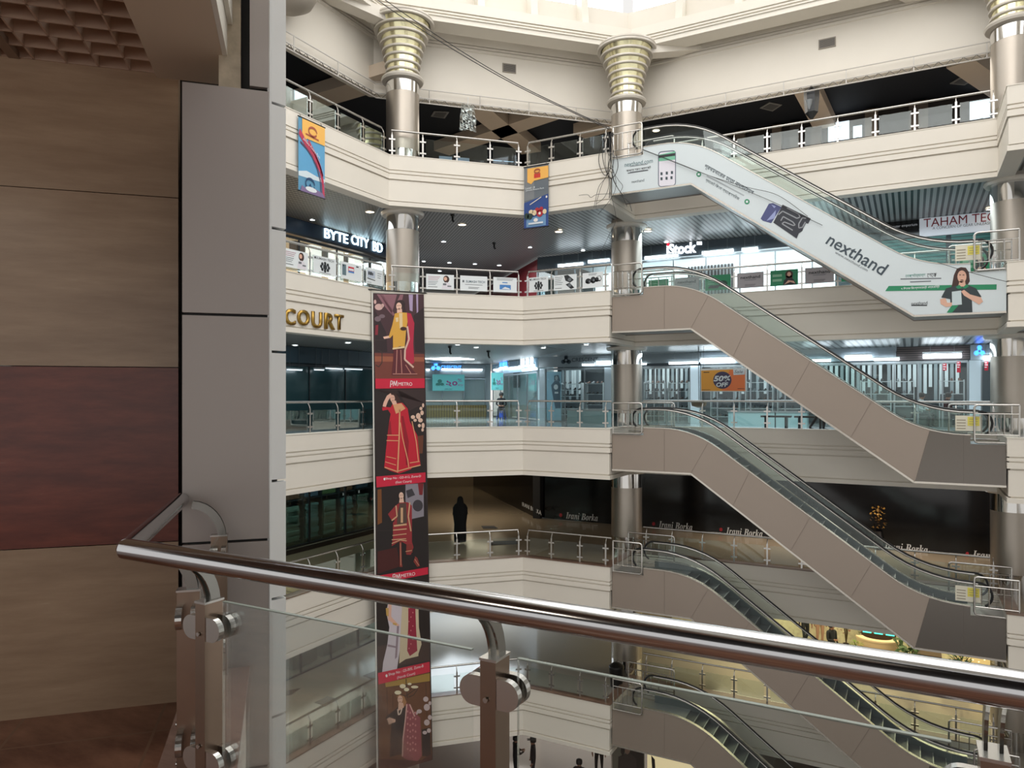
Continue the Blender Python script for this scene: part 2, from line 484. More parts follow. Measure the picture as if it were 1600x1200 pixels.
# radial brackets from the column heads back to the upper wall
COLS = [(-14.49, 19.26), (-8.7, 24.4), (2.48, 24.4)]


def bracket(a, b, w=.5):
    a, b = Vector(a), Vector(b); d = (b - a).normalized(); n = Vector((d.y, -d.x)) * w / 2
    z0, z1 = 12.13, 11.75
    v = [Vector((a.x + n.x, a.y + n.y, z1)), Vector((b.x + n.x * .2, b.y + n.y * .2, z0 - .02)), Vector((b.x + n.x * .2, b.y + n.y * .2, z0 + .1)), Vector((a.x + n.x, a.y + n.y, z0 + .1))]
    return MB().prism(v, (-2 * n.x, -2 * n.y, 0))


for k, (a, b) in enumerate([((-14.5, 19.0), (-16.0, 16.6)), ((-8.3, 24.5), (-6.4, 25.8)), ((1.9, 24.6), (-.1, 25.8))]):
    struct(f'trim_{60 + k}', bracket(a, b), cream)

# columns: brushed steel shafts with polished bands, soffit collars and stacked-ring heads
glow = mat('gold_reflector', (244, 238, 196), 0.16, 0.8)
ring_m = mat('ring_enamel', (214, 208, 198), 0.35, 0.2)
LAB = ['steel column beside the long fashion banner, with a flaring ringed head', 'steel column at the head of the white printed escalator, with a flaring ringed head', 'steel column at the foot of the white printed escalator, cut by the picture edge']
for (cx, cy), lab in zip(COLS, LAB):
    e = empty('column', (cx, cy, GROUND), lab, kind='structure')
    MB().lathe([(.53, GROUND), (.53, 10.25)], (cx, cy, 0), 40).build('shaft', steel_brushed, e, 40)
    for L in ORDER:
        c = CURB[L]
        MB().lathe([(.535, c - .1), (.535, c + .42)], (cx, cy, 0), 40).build('polished_band', steel_mirror, e, 40)
        z = c - 1.52
        MB().lathe([(.54, z - .14), (.66, z - .13), (.70, z - .07), (.70, z - .02), (.60, z)], (cx, cy, 0), 40).build('collar', ring_m, e, 30)
        MB().lathe([(.535, z - .62), (.535, z - .13)], (cx, cy, 0), 40).build('polished_band', steel_mirror, e, 40)
    MB().lathe([(.535, 9.72), (.535, 10.12)], (cx, cy, 0), 40).build('polished_band', steel_mirror, e, 40)
    MB().lathe([(.54, 10.10), (.66, 10.13), (.69, 10.19), (.66, 10.25), (.63, 10.28), (.5, 10.3)], (cx, cy, 0), 40).build('collar', ring_m, e, 30)
    MB().lathe([(.47, 10.25), (.50, 10.6), (.56, 11.0), (.68, 11.5), (.90, 12.05)], (cx, cy, 0), 40).build('reflector_core', glow, e, 40)
    N = 8
    for k in range(N):
        t = k / (N - 1); z = 10.44 + 1.56 * t; r = .53 + .10 * t + .37 * t * t
        MB().lathe([(r - .10, z - .03), (r + .02, z - .035), (r + .03, z - .01), (r + .02, z + .03), (r - .10, z + .035)], (cx, cy, 0), 40, cap=False).build('capital_ring', ring_m, e, 30)
    MB().lathe([(.80, 12.04), (1.0, 12.02), (1.03, 12.07), (1.0, 12.13), (.3, 12.13)], (cx, cy, 0), 40).build('top_disc', ring_m, e, 30)
# rounded underside of the next column head, mostly hidden by the near pillar
p = onX(452, -20, -15.2)
struct('trim_70', MB().lathe([(.02, -.62), (.32, -.60), (.62, -.42), (.8, -.1), (.86, .5), (.9, 1.4)], (p.x, p.y, p.z - .05), 40), soffit, 40)

# top gallery: beams crossing the dark ceiling
beam_m = mat('beige_beam', (206, 190, 172), 0.6)
for k, (p0, p1, w) in enumerate([((470, 158), (640, 106), 1.0), ((742, 160), (830, 232), .9), ((870, 170), (690, 232), .9), ((1258, 130), (1300, 215), .8), ((1500, 90), (1640, 190), .8), ((905, 205), (990, 180), .8)]):
    a, b = onZ(*p0, 10.75), onZ(*p1, 10.75)
    struct(f'ceiling_beam_{k + 1}', MB().bar(a, b, w, .4), beam_m)

# pipe and lattice truss slung under the upper wall
e = empty('lighting_truss', (-9, 25.5, 10.0), 'slim white pipe and lattice truss slung along the upper wall edge', 'truss')
tw = [(-15.62, -3), (-15.62, 19.33), (-9.34, 25.6), (9.5, 25.6)]
for nm, off, z, r in (('upper_pipe', .02, 10.36, .018), ('lattice_chord', .02, 10.06, .02), ('lattice_chord', .02, 9.90, .02)):
    MB().tube([(x + off * 0, y - off, z) for x, y in tw], r, 6).build(nm, mat('white_pipe', (214, 210, 204), .4), e)
lt = MB()
for a, b in zip(tw, tw[1:]):
    a, b = Vector(a), Vector(b); n = int((b - a).length / .32)
    for q in range(n):
        p, r = a.lerp(b, q / n), a.lerp(b, (q + .5) / n); s = a.lerp(b, (q + 1) / n)
        lt.bar((p.x, p.y, 10.06), (r.x, r.y, 9.90), .015, .015); lt.bar((r.x, r.y, 9.90), (s.x, s.y, 10.06), .015, .015)
lt.build('lattice', mat('grey_pipe', (92, 88, 84), .5), e)
for a, b in zip(tw, tw[1:]):
    a, b = Vector(a), Vector(b); n = int((b - a).length / 1.75)
    for q in range(1, n):
        p = a.lerp(b, q / n)
        MB().bar((p.x, p.y, 9.90), (p.x, p.y, 10.38), .03, .03).build('drop_rod', MATS['white_pipe'], e)

# ------------------------------------------------------------------ back walls and corridor of each gallery
shopwall = mat('shop_back_wall', (150, 158, 160), 0.6)
wallcol = {'A': mat('dark_back_wall', (44, 38, 36), .7), 'B': shopwall, 'C': mat('pale_back_wall', (190, 202, 206), .5), 'D': mat('tan_wall', (138, 120, 96), .35), 'E': mat('warm_wall', (190, 172, 138), .6)}
for i, L in enumerate(ORDER + 'F'):
    z0 = (CURB[L] - .1) if L != 'F' else GROUND
    z1 = CURB[ORDER[i - 1]] - 1.5 if i else 11.0
    m = wallcol.get(L, wallcol['D']); h = z1 - z0; zc = (z0 + z1) / 2
    end = {'C': 8.3, 'B': 12, 'D': 12, 'E': 14}.get(L, 12)
    struct('wall_left', MB().box((-23.0, 10, zc), (.2, 30, h)), m)
    a = Vector((-18.5, 25.0)); d = Vector((-RT2, RT2)); n = Vector((RT2, RT2)); q = a + d * end
    if L == 'E': m = mat('grey_blue_corridor_wall', (150, 158, 164), .5)
    struct('wall_corridor_left', MB().bar((a.x, a.y, zc), (q.x, q.y, zc), .15, h), m)
    b = Vector((-14.3, 28.8)); q2 = b + d * end
    if L != 'C':
        struct('wall_corridor_right', MB().bar((b.x, b.y, zc), (q2.x, q2.y, zc), .15, h), mat('red_corridor_wall', (120, 34, 42), .5) if L == 'B' else (mat('dark_glass_wall', (30, 26, 26), .12) if L == 'D' else m))
    struct('wall_corridor_end', MB().bar((q.x, q.y, zc), (q2.x, q2.y, zc), .15, h), mat('dim_corridor_wall', (70, 62, 58), .6) if L == 'B' else m)
    yb = {'A': 31.5, 'B': 33.0, 'C': 33.0, 'D': 33, 'E': 31.2, 'F': 33}[L]
    struct('wall_right', MB().box((-1.5, yb, zc), (25, .2, h)), wallcol.get(L, m))

# ------------------------------------------------------------------ the landing where the viewer stands
FZ = -1.5
nf = [(-5.4, .1), (-4.2, 1.35), (-2.55, 2.02), (-2.05, 1.335), (6, 1.335), (6, -6), (-5.4, -6)]
nf = [(-6.6, -1.05), (-2.85, 2.72), (-2.53, 1.93), (-1.935, 1.335), (6, 1.335), (6, -6), (-6.6, -6)]
floor_near = stone('red_brown_floor_tile', (104, 62, 48), (170, 124, 100), (1, 2.4, 1), 1.9, 0.3, (196, 164, 140), 0.4, tile=.6, grout=(140, 108, 88))
struct('floor', MB().prism([Vector((x, y, FZ)) for x, y in nf], (0, 0, -.35)), floor_near)
# marble kerb under the railing, white on its outer face
kerb_m = stone('pink_veined_marble', (126, 98, 88), (150, 124, 112), (1.2, 9, 1), 2.2, 0.3, (188, 168, 158), math.radians(-45))
kp = [(-2.66, 2.055), (-1.83, 1.23 + .0), (6, 1.23)]
kerb = [(-2.545, 2.205), (-1.735, 1.45), (6, 1.45)]
struct('trim_81', MB().sweep([(-2.62, 2.18), (-1.87, 1.448), (6, 1.448)], [(.115, -1.18), (.115, -1.205), (-.125, -1.205), (-.125, -1.18)]), kerb_m)
struct('trim_82', MB().sweep([(-2.62, 2.18), (-1.87, 1.448), (6, 1.448)], [(.11, -1.205), (.11, -1.9), (-.11, -1.9), (-.11, -1.205)]), cream2)

# marble wall: large slabs in bands of light and red-brown stone
wsurf = Surf((-3.2 - .02, 2.36, 0), (RT2, RT2, 0))
beige_st = stone('beige_wall_marble', (160, 134, 110), (182, 156, 130), (1, 1, 7), 1.6, 0.28, (196, 172, 148))
red_st = stone('red_wall_marble', (100, 46, 36), (132, 66, 50), (1, 1, 5), 3.0, 0.25, (146, 92, 76))
zs = [(-1.5, -.715, beige_st), (-.711, .135, red_st), (.139, .965, beige_st), (.969, 1.80, beige_st)]
for k, (za, zb, m) in enumerate(zs):
    o = Vector((-3.175, 2.405)); a = o - Vector((RT2, RT2)) * 3.6
    a3 = Vector((a.x, a.y, (za + zb) / 2)); b3 = Vector((o.x, o.y, (za + zb) / 2))
    struct(f'wall_left_slab_{k + 1}', MB().bar(a3, b3, .06, zb - za), m)
o = Vector((-3.22, 2.36)); q = o + Vector((RT2, RT2)) * .25 + Vector((-RT2, RT2)) * .07
struct('trim_83', MB().bar((o.x - .5, o.y - .5 + .06, .2), (q.x, q.y, .2), .04, 3.4), mat('gap_shade_fill', (44, 38, 36), .5))  # solid strip filling the gap by the pillar, gap shade given as colour

# pillar clad in grey metal panels
pan_m = mat('grey_pillar_panel', (170, 162, 158), 0.42, 0.2)
pan_l = mat('pale_pillar_panel', (232, 234, 234), 0.4, 0.0)
P0, P1, P2 = Vector((-2.74, 2.09)), Vector((-2.494, 2.341)), Vector((-2.494, 2.425))
core = [(-2.745, 2.12), (-2.51, 2.36), (-2.525, 2.42), (-2.66, 2.53), (-3.1, 2.95), (-3.3, 2.7)]
struct('pillar', MB().prism([Vector((x, y, -3.2)) for x, y in core], (0, 0, 4.54)), mat('pillar_core_black', (26, 25, 25), .6))
q0, q1 = P0.lerp(P1, .66), P0.lerp(P1, .78); bk = Vector((-.12, .12))
struct('pillar_slot', MB().prism([Vector((*v, 1.345)) for v in (q0 + bk * .5, P1 + bk * .35, P1 + bk * 1.5, q0 + bk * 1.5)], (0, 0, 1.95)), MATS['pillar_core_black'])
struct('pillar_plaster', MB().prism([Vector((*v, 1.345)) for v in (P0.lerp(P1, .40) + bk * .3, q0 + bk * .3, q0 + bk * 1.4, P0.lerp(P1, .40) + bk * 1.4)], (0, 0, 1.95)), mat('stained_plaster', (186, 172, 150), .7, var=.5, vscale=16))
dn = Vector((RT2, -RT2))
for k, (za, zb) in enumerate([(-3.2, -1.642), (-1.63, -.642), (-.63, .345), (.357, 1.343)]):
    p0 = P0 + Vector((.0, .0)); z = (za + zb) / 2
    pl = [Vector((P0.x, P0.y, za)), Vector((P1.x, P1.y, za)), Vector((P1.x - .02, P1.y + .02, za)), Vector((P0.x - .02, P0.y + .02, za))]
    struct(f'pillar_panel_{k + 1}', MB().prism(pl, (0, 0, zb - za)), pan_m)
up = [Vector((*(P0.lerp(P1, .775)), 1.36)), Vector((*P1, 1.36)), Vector((P1.x - .02, P1.y + .02, 1.36)), Vector((*(P0.lerp(P1, .775) + Vector((-.02, .02))), 1.36))]
struct('pillar_panel_5', MB().prism(up, (0, 0, 1.9)), pan_m)
zz = [-3.2, -2.1, -1.43, -.905, -.38, .195, .745, 1.30, 1.86, 3.2]
for k, (za, zb) in enumerate(zip(zz, zz[1:])):
    pl = [Vector((P1.x + .001, P1.y + .012, za + .006)), Vector((P2.x + .018, P2.y, za + .006)), Vector((P2.x - .02, P2.y + .02, za + .006)), Vector((P1.x - .02, P1.y + .03, za + .006))]
    struct(f'pillar_return_{k + 1}', MB().prism(pl, (0, 0, zb - za - .012)), pan_l if k % 2 else pan_l)
struct('trim_84', MB().box((P1.x - .001, P1.y + .006, 0), (.014, .012, 6.4)), mat('white_joint', (224, 226, 226), .4))

# beam over the railing and the open-cell ceiling behind it
bm_m = mat('beige_near_beam', (214, 196, 174), .6)
def diag(c, t):      # point on the line X + Y = c, t metres along the kerb direction from the pillar
    return Vector((c / 2 - 2.65 + t * RT2, c / 2 + 2.65 - t * RT2))
b0, b1 = diag(-.88, -.05), diag(-.43, -.05)
e0, e1 = diag(-.88, 4), diag(-.43, 4)
struct('ceiling_beam_near', MB().prism([Vector((*b0, 1.5)), Vector((*b1, 1.5)), Vector((*e1, 1.5)), Vector((*e0, 1.5))], (0, 0, .6)), bm_m)
for k, (c, z0, z1) in enumerate([(-.415, 1.50, 1.64), (-.385, 1.64, 1.80), (-.33, 1.80, 3.2)]):
    a, b = diag(c, -.05), diag(c, 4)
    struct(f'trim_{85 + k}', MB().bar((a.x, a.y, (z0 + z1) / 2), (b.x, b.y, (z0 + z1) / 2), .02, z1 - z0), cream2)
lat = MB(); g = Vector((RT2, RT2)); h2 = Vector((-RT2, RT2))
lat_m = mat('lattice_ceiling_bronze', (190, 162, 142), .5)
# open-cell lattice in the plane z = 1.58 between the wall and the beam
ctr = diag(-.88, 0)
u = Vector((RT2, -RT2)); w = Vector((-RT2, -RT2))
for q in range(0, 26):
    a = ctr + u * (q * .135 - .3); lat.bar((a.x, a.y, 1.60), ((a + w * 3.2).x, (a + w * 3.2).y, 1.60), .008, .07)
    a = ctr + w * (q * .135); lat.bar(((a - u * .4).x, (a - u * .4).y, 1.60), ((a + u * 3.2).x, (a + u * 3.2).y, 1.60), .008, .07)
lo = lat.build('ceiling_lattice', lat_m, None, kind='structure')
a = ctr + u * -.3 + w * .62; b = a + u * 3.6
struct('ceiling_tee_bar', MB().bar((a.x, a.y, 1.575), (b.x, b.y, 1.575), .045, .03), mat('tee_bar', (136, 112, 94), .5))
struct('ceiling', MB().prism([Vector((x, y, 2.1)) for x, y in [(-7.5, -2), (-2.9, 2.7), (-2.45, 1.75), (-.9, .2), (6, .2), (6, -6.4), (-7.5, -6.4)]], (0, 0, .1)), mat('dark_void_ceiling', (36, 30, 28), .8))
# ------------------------------------------------------------------ gallery railings: tube handrail, bent posts with glass clamps, glass panes
def post_mesh():
    mb = MB(); mb.bar((0, 0, 0), (0, 0, .66), .022, .05, (1, 0, 0))
    mb.tube([(0, 0, .64), (0, .01, .70), (0, .05, .77), (0, .10, .83)], .014, 6)
    return mb.mesh('post', steel, 40)


def clamp_mesh():
    mb = MB()
    for sx in (-1, 1):
        mb.box((sx * .055, 0, 0), (.09, .03, .045))
    mb.box((0, 0, 0), (.05, .06, .06))
    return mb.mesh('clamp', steel)


POST, CLAMP = post_mesh(), clamp_mesh()
WINGS = [('side', (-14.25, 5.0), (-14.25, 18.2), 12), ('corner', (-14.25, 18.2), (-11.15, 21.3), 4), ('short', (-11.15, 21.3), (-8.17, 21.3), 3), ('far', (-7.9, 23.65), (2.1, 23.65), 10)]
WING_TXT = {'side': 'along the side wing', 'corner': 'across the angled corner', 'short': 'on the short bay by the escalator head', 'far': 'behind the escalator'}
RAIL = {}
for L in ORDER:
    for wn_, a, b, n in WINGS:
        a, b = Vector(a), Vector(b); d = (b - a).normalized(); ins = Vector((-d.y, d.x)) * .07      # inward of the parapet face
        rz = math.atan2(d.y, d.x); z = CURB[L] + .02
        m = (a + b) / 2
        r = empty('gallery_railing', (m.x + ins.x, m.y + ins.y, z), f'glass railing {WING_TXT[wn_]}, {RANK[L]} gallery', 'railing', f'glass railings of the {RANK[L]} gallery')
        RAIL[L, wn_] = r
        a2, b2 = a + ins - d * (0.0), b + ins
        hi = ins * (1 + .10 / .07)
        g0 = {'side': 0, 'corner': .12, 'short': .12, 'far': 0}[wn_]; g1 = {'side': -.12, 'corner': -.12, 'short': .02, 'far': -.2}[wn_]
        MB().tube([(a.x + hi.x + g0 * d.x, a.y + hi.y + g0 * d.y, z + .83), (b.x + hi.x + d.x * g1, b.y + hi.y + d.y * g1, z + .83)], .032, 8).build('handrail', steel, r, 60)
        Ln = (b - a).length
        for q in range(n + 1):
            p = a2 + d * (Ln * q / n + (.13 if q == 0 else -.13 if q == n else 0))
            if wn_ == 'side' and p.y < 11.5: continue
            po = put('post', POST, r, (p.x, p.y, z), rz)
            for cz in (.16, .52): sub('clamp', CLAMP, po, (0, 0, cz))
        for q in range(n):
            s, t = a2 + d * (Ln * q / n + (.2 if q == 0 else .09)), a2 + d * (Ln * (q + 1) / n - (.2 if q == n - 1 else .09))
            if wn_ == 'side' and t.y < 11.5: continue
            MB().bar((s.x, s.y, z + .34), (t.x, t.y, z + .34), .008, .54).build('glass_panel', pane if L in 'AB' else pane_green, r)

# ------------------------------------------------------------------ escalators
clad = mat('brown_grey_escalator_cladding', (158, 145, 134), 0.36, 0.35, var=0.03, vscale=.8)
clad_w = mat('white_vinyl_cladding', (212, 222, 226), 0.38)
seam_m = mat('cladding_seam', (104, 94, 86), 0.6)
trim_m = mat('bright_trim', (206, 200, 190), 0.25, 0.9)
step_m = mat('escalator_step', (92, 94, 96), 0.4, 0.7)
riser_m = mat('step_edge', (176, 178, 178), 0.35, 0.8)
Y0, Y1 = 21.40, 22.65


def fillet(pts, r, n=7):
    out = [Vector(pts[0])]
    for i in range(1, len(pts) - 1):
        p = Vector(pts[i]); a = (Vector(pts[i - 1]) - p).normalized(); b = (Vector(pts[i + 1]) - p).normalized()
        s, t = p + a * r, p + b * r
        out += [s * (1 - q) ** 2 + p * 2 * q * (1 - q) + t * q ** 2 for q in (k / n for k in range(n + 1))]
    return out + [Vector(pts[-1])]


def stepmesh():
    mb = MB(); mb.box((0, 0, -.02), (.30, .98, .04)); mb.box((.148, 0, -.11), (.012, .98, .2))
    return mb.mesh('step', step_m)


def noslip():
    return MB().box((.143, 0, .003), (.02, .98, .012)).mesh('step_nosing', riser_m)


STEP, NOSE = stepmesh(), noslip()
XT, XB = -5.62, .27                      # where the deck line turns down and levels out


def escalator(L, label, cm):
    zt = CURB[L]; zb = zt - H
    e = empty('escalator', (-3, (Y0 + Y1) / 2, zb - 1.2), label, 'escalator')
    dk = fillet([(-7.1, zt + .05), (XT, zt + .05), (XB, zb + .05), (1.3, zb + .05)], .95)
    bot = [(-8.10, zt - 1.28), (-5.65, zt - 1.28), (.07, zb - 1.2), (2.04, zb - 1.2)]
    outl = [(-8.10, zt - .17), (-7.1, zt - .17)] + [(v.x, v.y) for v in dk] + [(1.3, zb - .17), (2.04, zb - .17)] + bot[::-1]
    for y, nm in ((Y0, 'cladding'), (Y1 - .03, 'cladding')):
        MB().prism([Vector((x, y, z)) for x, z in outl], (0, .03, 0)).build(nm, cm if y == Y0 else clad, e)
    mb = MB()
    for (xa, za), (xb, zb_) in zip(bot, bot[1:]):
        mb.prism([Vector((xa, Y0 + .03, za + .02)), Vector((xb, Y0 + .03, zb_ + .02)), Vector((xb, Y1 - .03, zb_ + .02)), Vector((xa, Y1 - .03, za + .02))], (0, 0, .03))
    mb.build('underside', mat('escalator_underside', (150, 150, 150), .4, .4), e)
    mb = MB()
    for (xa, za), (xb, zb_) in zip(bot, bot[1:]): mb.bar((xa, Y0 - .012, za + .02), (xb, Y0 - .012, zb_ + .02), .03, .05)
    mb.build('bottom_trim', trim_m, e)
    for y in (Y0 + .05, Y1 - .05):
        MB().sweep([(v.x, v.y) for v in dk], [(-.02, y - .06), (.012, y - .06), (.012, y + .06), (-.02, y + .06)]).v
        mb = MB()
        for p, q in zip(dk, dk[1:]): mb.bar((p.x, y, p.y + .008), (q.x, y, q.y + .008), .12, .022)
        mb.build('deck_trim', trim_m, e)
    # balustrades
    for y, nm in ((Y0 + .06, 'near'), (Y1 - .06, 'far')):
        rl = fillet([(-7.16, zt + .64), (XT, zt + .64), (XB, zb + .64), (1.46, zb + .64)], 1.1)
        nl = [Vector((-7.16 - .30 * math.sin(a), zt + .34 + .30 * math.cos(a))) for a in (math.radians(k) for k in range(150, 0, -15))]
        nr = [Vector((1.46 + .30 * math.sin(a), zb + .34 + .30 * math.cos(a))) for a in (math.radians(k) for k in range(15, 160, 15))]
        path = nl + rl + nr
        mb = MB(); mb.tube([(v.x, y, v.y) for v in path], .030, 8); mb.build('handrail', black, e, 60)
        mb = MB(); mb.tube([(v.x, y - .004, v.y - .034) for v in rl], .026, 8); mb.build('handrail_guide', steel, e, 60)
        gl = [Vector((v.x, y - .005, v.y - .03)) for v in path] + [Vector((v.x, y - .005, v.y)) for v in reversed(dk)]
        MB().prism(gl, (0, .01, 0)).build('glass_balustrade', pane_green, e)
    # inner skirts, steps and landing plates
    for y in (Y0 + .125, Y1 - .125):
        sk = [Vector((v.x, y, v.y)) for v in dk] + [Vector((v.x, y, v.y - .34)) for v in reversed(dk)]
        MB().prism(sk, (0, .01, 0)).build('skirt', mat('skirt_panel', (96, 104, 106), .3, .6), e)
    n = int((XB - XT + .9) / .295)
    for k in range(n):
        x = XT - .2 + k * .295
        # tread height follows the deck line at the middle of the step
        z = None
        for p, q in zip(dk, dk[1:]):
            if p.x <= x <= q.x: z = p.y + (q.y - p.y) * (x - p.x) / (q.x - p.x)
        so = put('step', STEP, e, (x, (Y0 + Y1) / 2, z - .17)); sub('step_nosing', NOSE, so)
    for xa, xb, z in ((-8.1, XT - .33, zt), (XB + .35, 2.04, zb)):
        MB().box(((xa + xb) / 2, (Y0 + Y1) / 2, z - .185), (xb - xa, Y1 - Y0 - .06, .03)).build('landing_plate', riser_m, e)
    # seams between the cladding sheets
    def bt(x):
        for (xa, za), (xb, zb_) in zip(bot, bot[1:]):
            if xa <= x <= xb: return za + (zb_ - za) * (x - xa) / (xb - xa)

    def tp(x):
        if x < -7.1: return zt - .17
        if x > 1.3: return zb - .17
        for p, q in zip(dk, dk[1:]):
            if p.x <= x <= q.x: return p.y + (q.y - p.y) * (x - p.x) / (q.x - p.x)
    if cm is clad:
        lp = [(.42, tp(.42) - .025), (1.3, zb + .02), (1.3, zb - .17), (2.04, zb - .17), (2.04, zb - 1.16), (.10, zb - 1.16)]
        MB().prism([Vector((x, Y0 - .004, z)) for x, z in lp], (0, .003, 0)).build('landing_cladding', mat('dull_steel_sheet', (112, 106, 100), .22, .8), e)
        for xt, xb in ((-6.45, -6.45), (-5.15, -5.65), (-4.0, -4.45), (-2.4, -2.9), (-.9, -1.4), (.42, .10), (1.15, 1.15)):
            MB().bar((xt, Y0 - .001, tp(xt) - .01), (xb, Y0 - .001, bt(xb) + .05), .004, .012, (0, 1, 0)).build('cladding_seam', seam_m, e)
    return e


ESC = {
    'A': escalator('A', 'topmost escalator, clad in white vinyl printed with phone resale adverts', clad_w),
    'B': escalator('B', 'plain grey-brown escalator directly under the white printed one', clad),
    'C': escalator('C', 'plain grey-brown escalator landing in front of the black robe shop', clad),
    'D': escalator('D', 'grey-brown escalator leading down to the yellow lit lounge, steps in view', clad),
    'E': escalator('E', 'lowest grey-brown escalator, cut by the bottom of the view', clad)}

# guard frames at the escalator landings
GRAIL = mat('guard_rail_steel', (200, 198, 194), .2, 1.0)


def guard(x0, x1, z, y, flip, label):
    """A rounded tube frame with upright bars, open end to the gallery railing."""
    e = empty('guard_rail', ((x0 + x1) / 2, y, z - .15), label, 'guard rail')
    top, lo = z + .80, z - .13
    s, t = (x0, x1) if not flip else (x1, x0)      # s = railing end, t = free rounded end
    k = .07 * (1 if t > s else -1)
    MB().tube([(s, y, top), (t - k, y, top), (t - k * .3, y, top - abs(k) * .3), (t, y, top - abs(k)), (t, y, lo + abs(k)), (t - k * .3, y, lo + abs(k) * .3), (t - k, y, lo), (s, y, lo)], .026, 8).build('frame', GRAIL, e, 60)
    for zz in (top - .22, lo + .20):
        MB().tube([(s, y, zz), (t, y, zz)], .017, 6).build('rail', GRAIL, e, 60)
    n = 6
    for q in range(1, n):
        x = s + (t - s) * q / n
        MB().tube([(x, y, lo + .2), (x, y, top - .22)], .010 if q not in (2, 4) else .017, 6).build('bar', GRAIL, e, 60)
    MB().tube([(s, y, lo), (s, y, top)], .022, 6).build('end_post', GRAIL, e, 60)
    return e


for L in ORDER:
    zt = CURB[L]; w = RANK[L]
    guard(-8.05, -7.13, zt, Y0 - .05, False, f'steel guard frame at the head of the escalator on the {w} gallery')
    guard(-8.12, -6.6, zt, 22.95, False, f'steel guard frame on the far flank of the escalator head, {w} gallery')
    if L != 'A':
        guard(1.38, 2.3, zt, Y0 - .03, True, f'steel guard frame at the foot of the escalator on the {w} gallery')
        guard(.9, 2.3, zt, 22.95, True, f'steel guard frame on the far flank of the escalator foot, {w} gallery')

# safety notices stuck on the lower balustrade glass
for L, lab in (('A', 'white and yellow safety notice on the white printed escalator balustrade'), ('B', 'white and yellow safety notice on the balustrade above the dark sheet-metal landing'), ('C', 'white and yellow safety notice on the balustrade before the black robe shop')):
    zb = CURB[L] - H; s = Surf((0, Y0 + .048, 0), (1, 0, 0))
    e = empty('safety_notice', (.95, Y0 + .045, zb + .1), lab, 'notice')
    flat('card', s, [rect(.98, zb + .15, 1.52, zb + .53)], mat('notice_card', (222, 218, 200), .5), e, 0.004, False)
    flat('yellow_half', s, [rect(1.24, zb + .28, 1.49, zb + .50)], mat('notice_yellow', (226, 214, 96), .5), e, 0.008, False)
    flat('print_line', s, [rect(1.01, zb + .20 + .07 * k, 1.2, zb + .22 + .07 * k) for k in range(4)] + [rect(1.27, zb + .32 + .06 * k, 1.46, zb + .33 + .06 * k) for k in range(3)], mat('notice_ink', (150, 140, 120), .5), e, 0.011, False)

# ------------------------------------------------------------------ the near railing
nr = empty('near_railing', (-.8, 1.448, -1.18), 'thick polished steel handrail with flat posts and glass, nearest the viewer', 'railing')
hr = [(-2.735, 2.085, -.445), (-2.0, 1.345, -.445)]
steel_hand = mat('handrail_chrome', (190, 190, 192), 0.13, 1.0)
MB().tube([(-2.0, 1.34, -.445), (2.2, 1.34, -.445)], .030, 28).build('handrail', steel_hand, nr, 60)
MB().tube([(-2.735, 2.085, -.445), (-2.003, 1.345, -.445)], .0295, 28).build('return_handrail', steel_hand, nr, 60)
MB().lathe([(.001, -.03), (.022, -.022), (.030, 0), (.022, .022), (.001, .03)], (-2.0, 1.342, -.445), 20).build('corner_knuckle', steel_hand, nr, 60)
plate_m = mat('flat_post_steel', (150, 132, 118), .30, 1.0, var=.08, vscale=14)


def near_post(x, y, ang):
    """A flat box post with a curved double arm reaching in to the rail, and two glass clamps on each side."""
    c, s = math.cos(ang), math.sin(ang); d = Vector((c, s, 0)); n = Vector((-s, c, 0))      # d along the rail, n towards the void
    b = Vector((x, y, 0)); ax = (d, n, Vector((0, 0, 1)))
    p = MB().box(b + Vector((0, 0, -.886)), (.040, .064, .588), ax).build('post', plate_m, nr)
    MB().box(b + Vector((0, 0, -.591)), (.044, .068, .006), ax).build('post_cap', steel, p)
    for q in (-1, 1):
        mb = MB(); pts = []
        for k in range(9):
            t = k / 8
            pts.append(b + d * (q * .011) + n * (.012 - .118 * t ** 1.7) + Vector((0, 0, -.60 + .142 * (1 - (1 - t) ** 1.7))))
        lo, hi = [], []
        for i, u in enumerate(pts):
            t = (pts[min(i + 1, 8)] - pts[max(i - 1, 0)]).normalized(); w = d.cross(t) * .016; lo.append(u - w - d * .003); hi.append(u + w - d * .003)
        for i in range(8): mb.prism([lo[i], lo[i + 1], hi[i + 1], hi[i]], d * .006)
        mb.build('curved_arm', mat('arm_steel', (150, 150, 146), .25, 1.0), p)
    for sx in (-1, 1):
        for z in (-.665, -1.045):
            mb = MB(); poly = []
            for k in range(13):
                a = math.radians(-90 + 180 * k / 12); poly.append(b + d * (sx * (.042 + .034 * math.cos(a))) + Vector((0, 0, z + .034 * math.sin(a))) + n * -.030)
            poly += [b + d * (sx * .015) + Vector((0, 0, z + .034)) + n * -.030, b + d * (sx * .015) + Vector((0, 0, z - .034)) + n * -.030]
            cl = MB().prism(poly, n * .018).build('clamp', steel, p)
            MB().prism([v + n * .042 for v in poly], n * .018).build('clamp_back', steel, cl)
    for z in (-.68, -1.0, -1.12):
        MB().lathe([(.001, 0), (.006, .001), (.006, .004)], (0, 0, 0), 10).mesh('bolt', steel)
        mb = MB(); c0 = b + n * -.034 + d * -.004 + Vector((0, 0, z)); mb.tube([c0, c0 - n * .004], .006, 10); mb.build('bolt', steel, p)
    return p


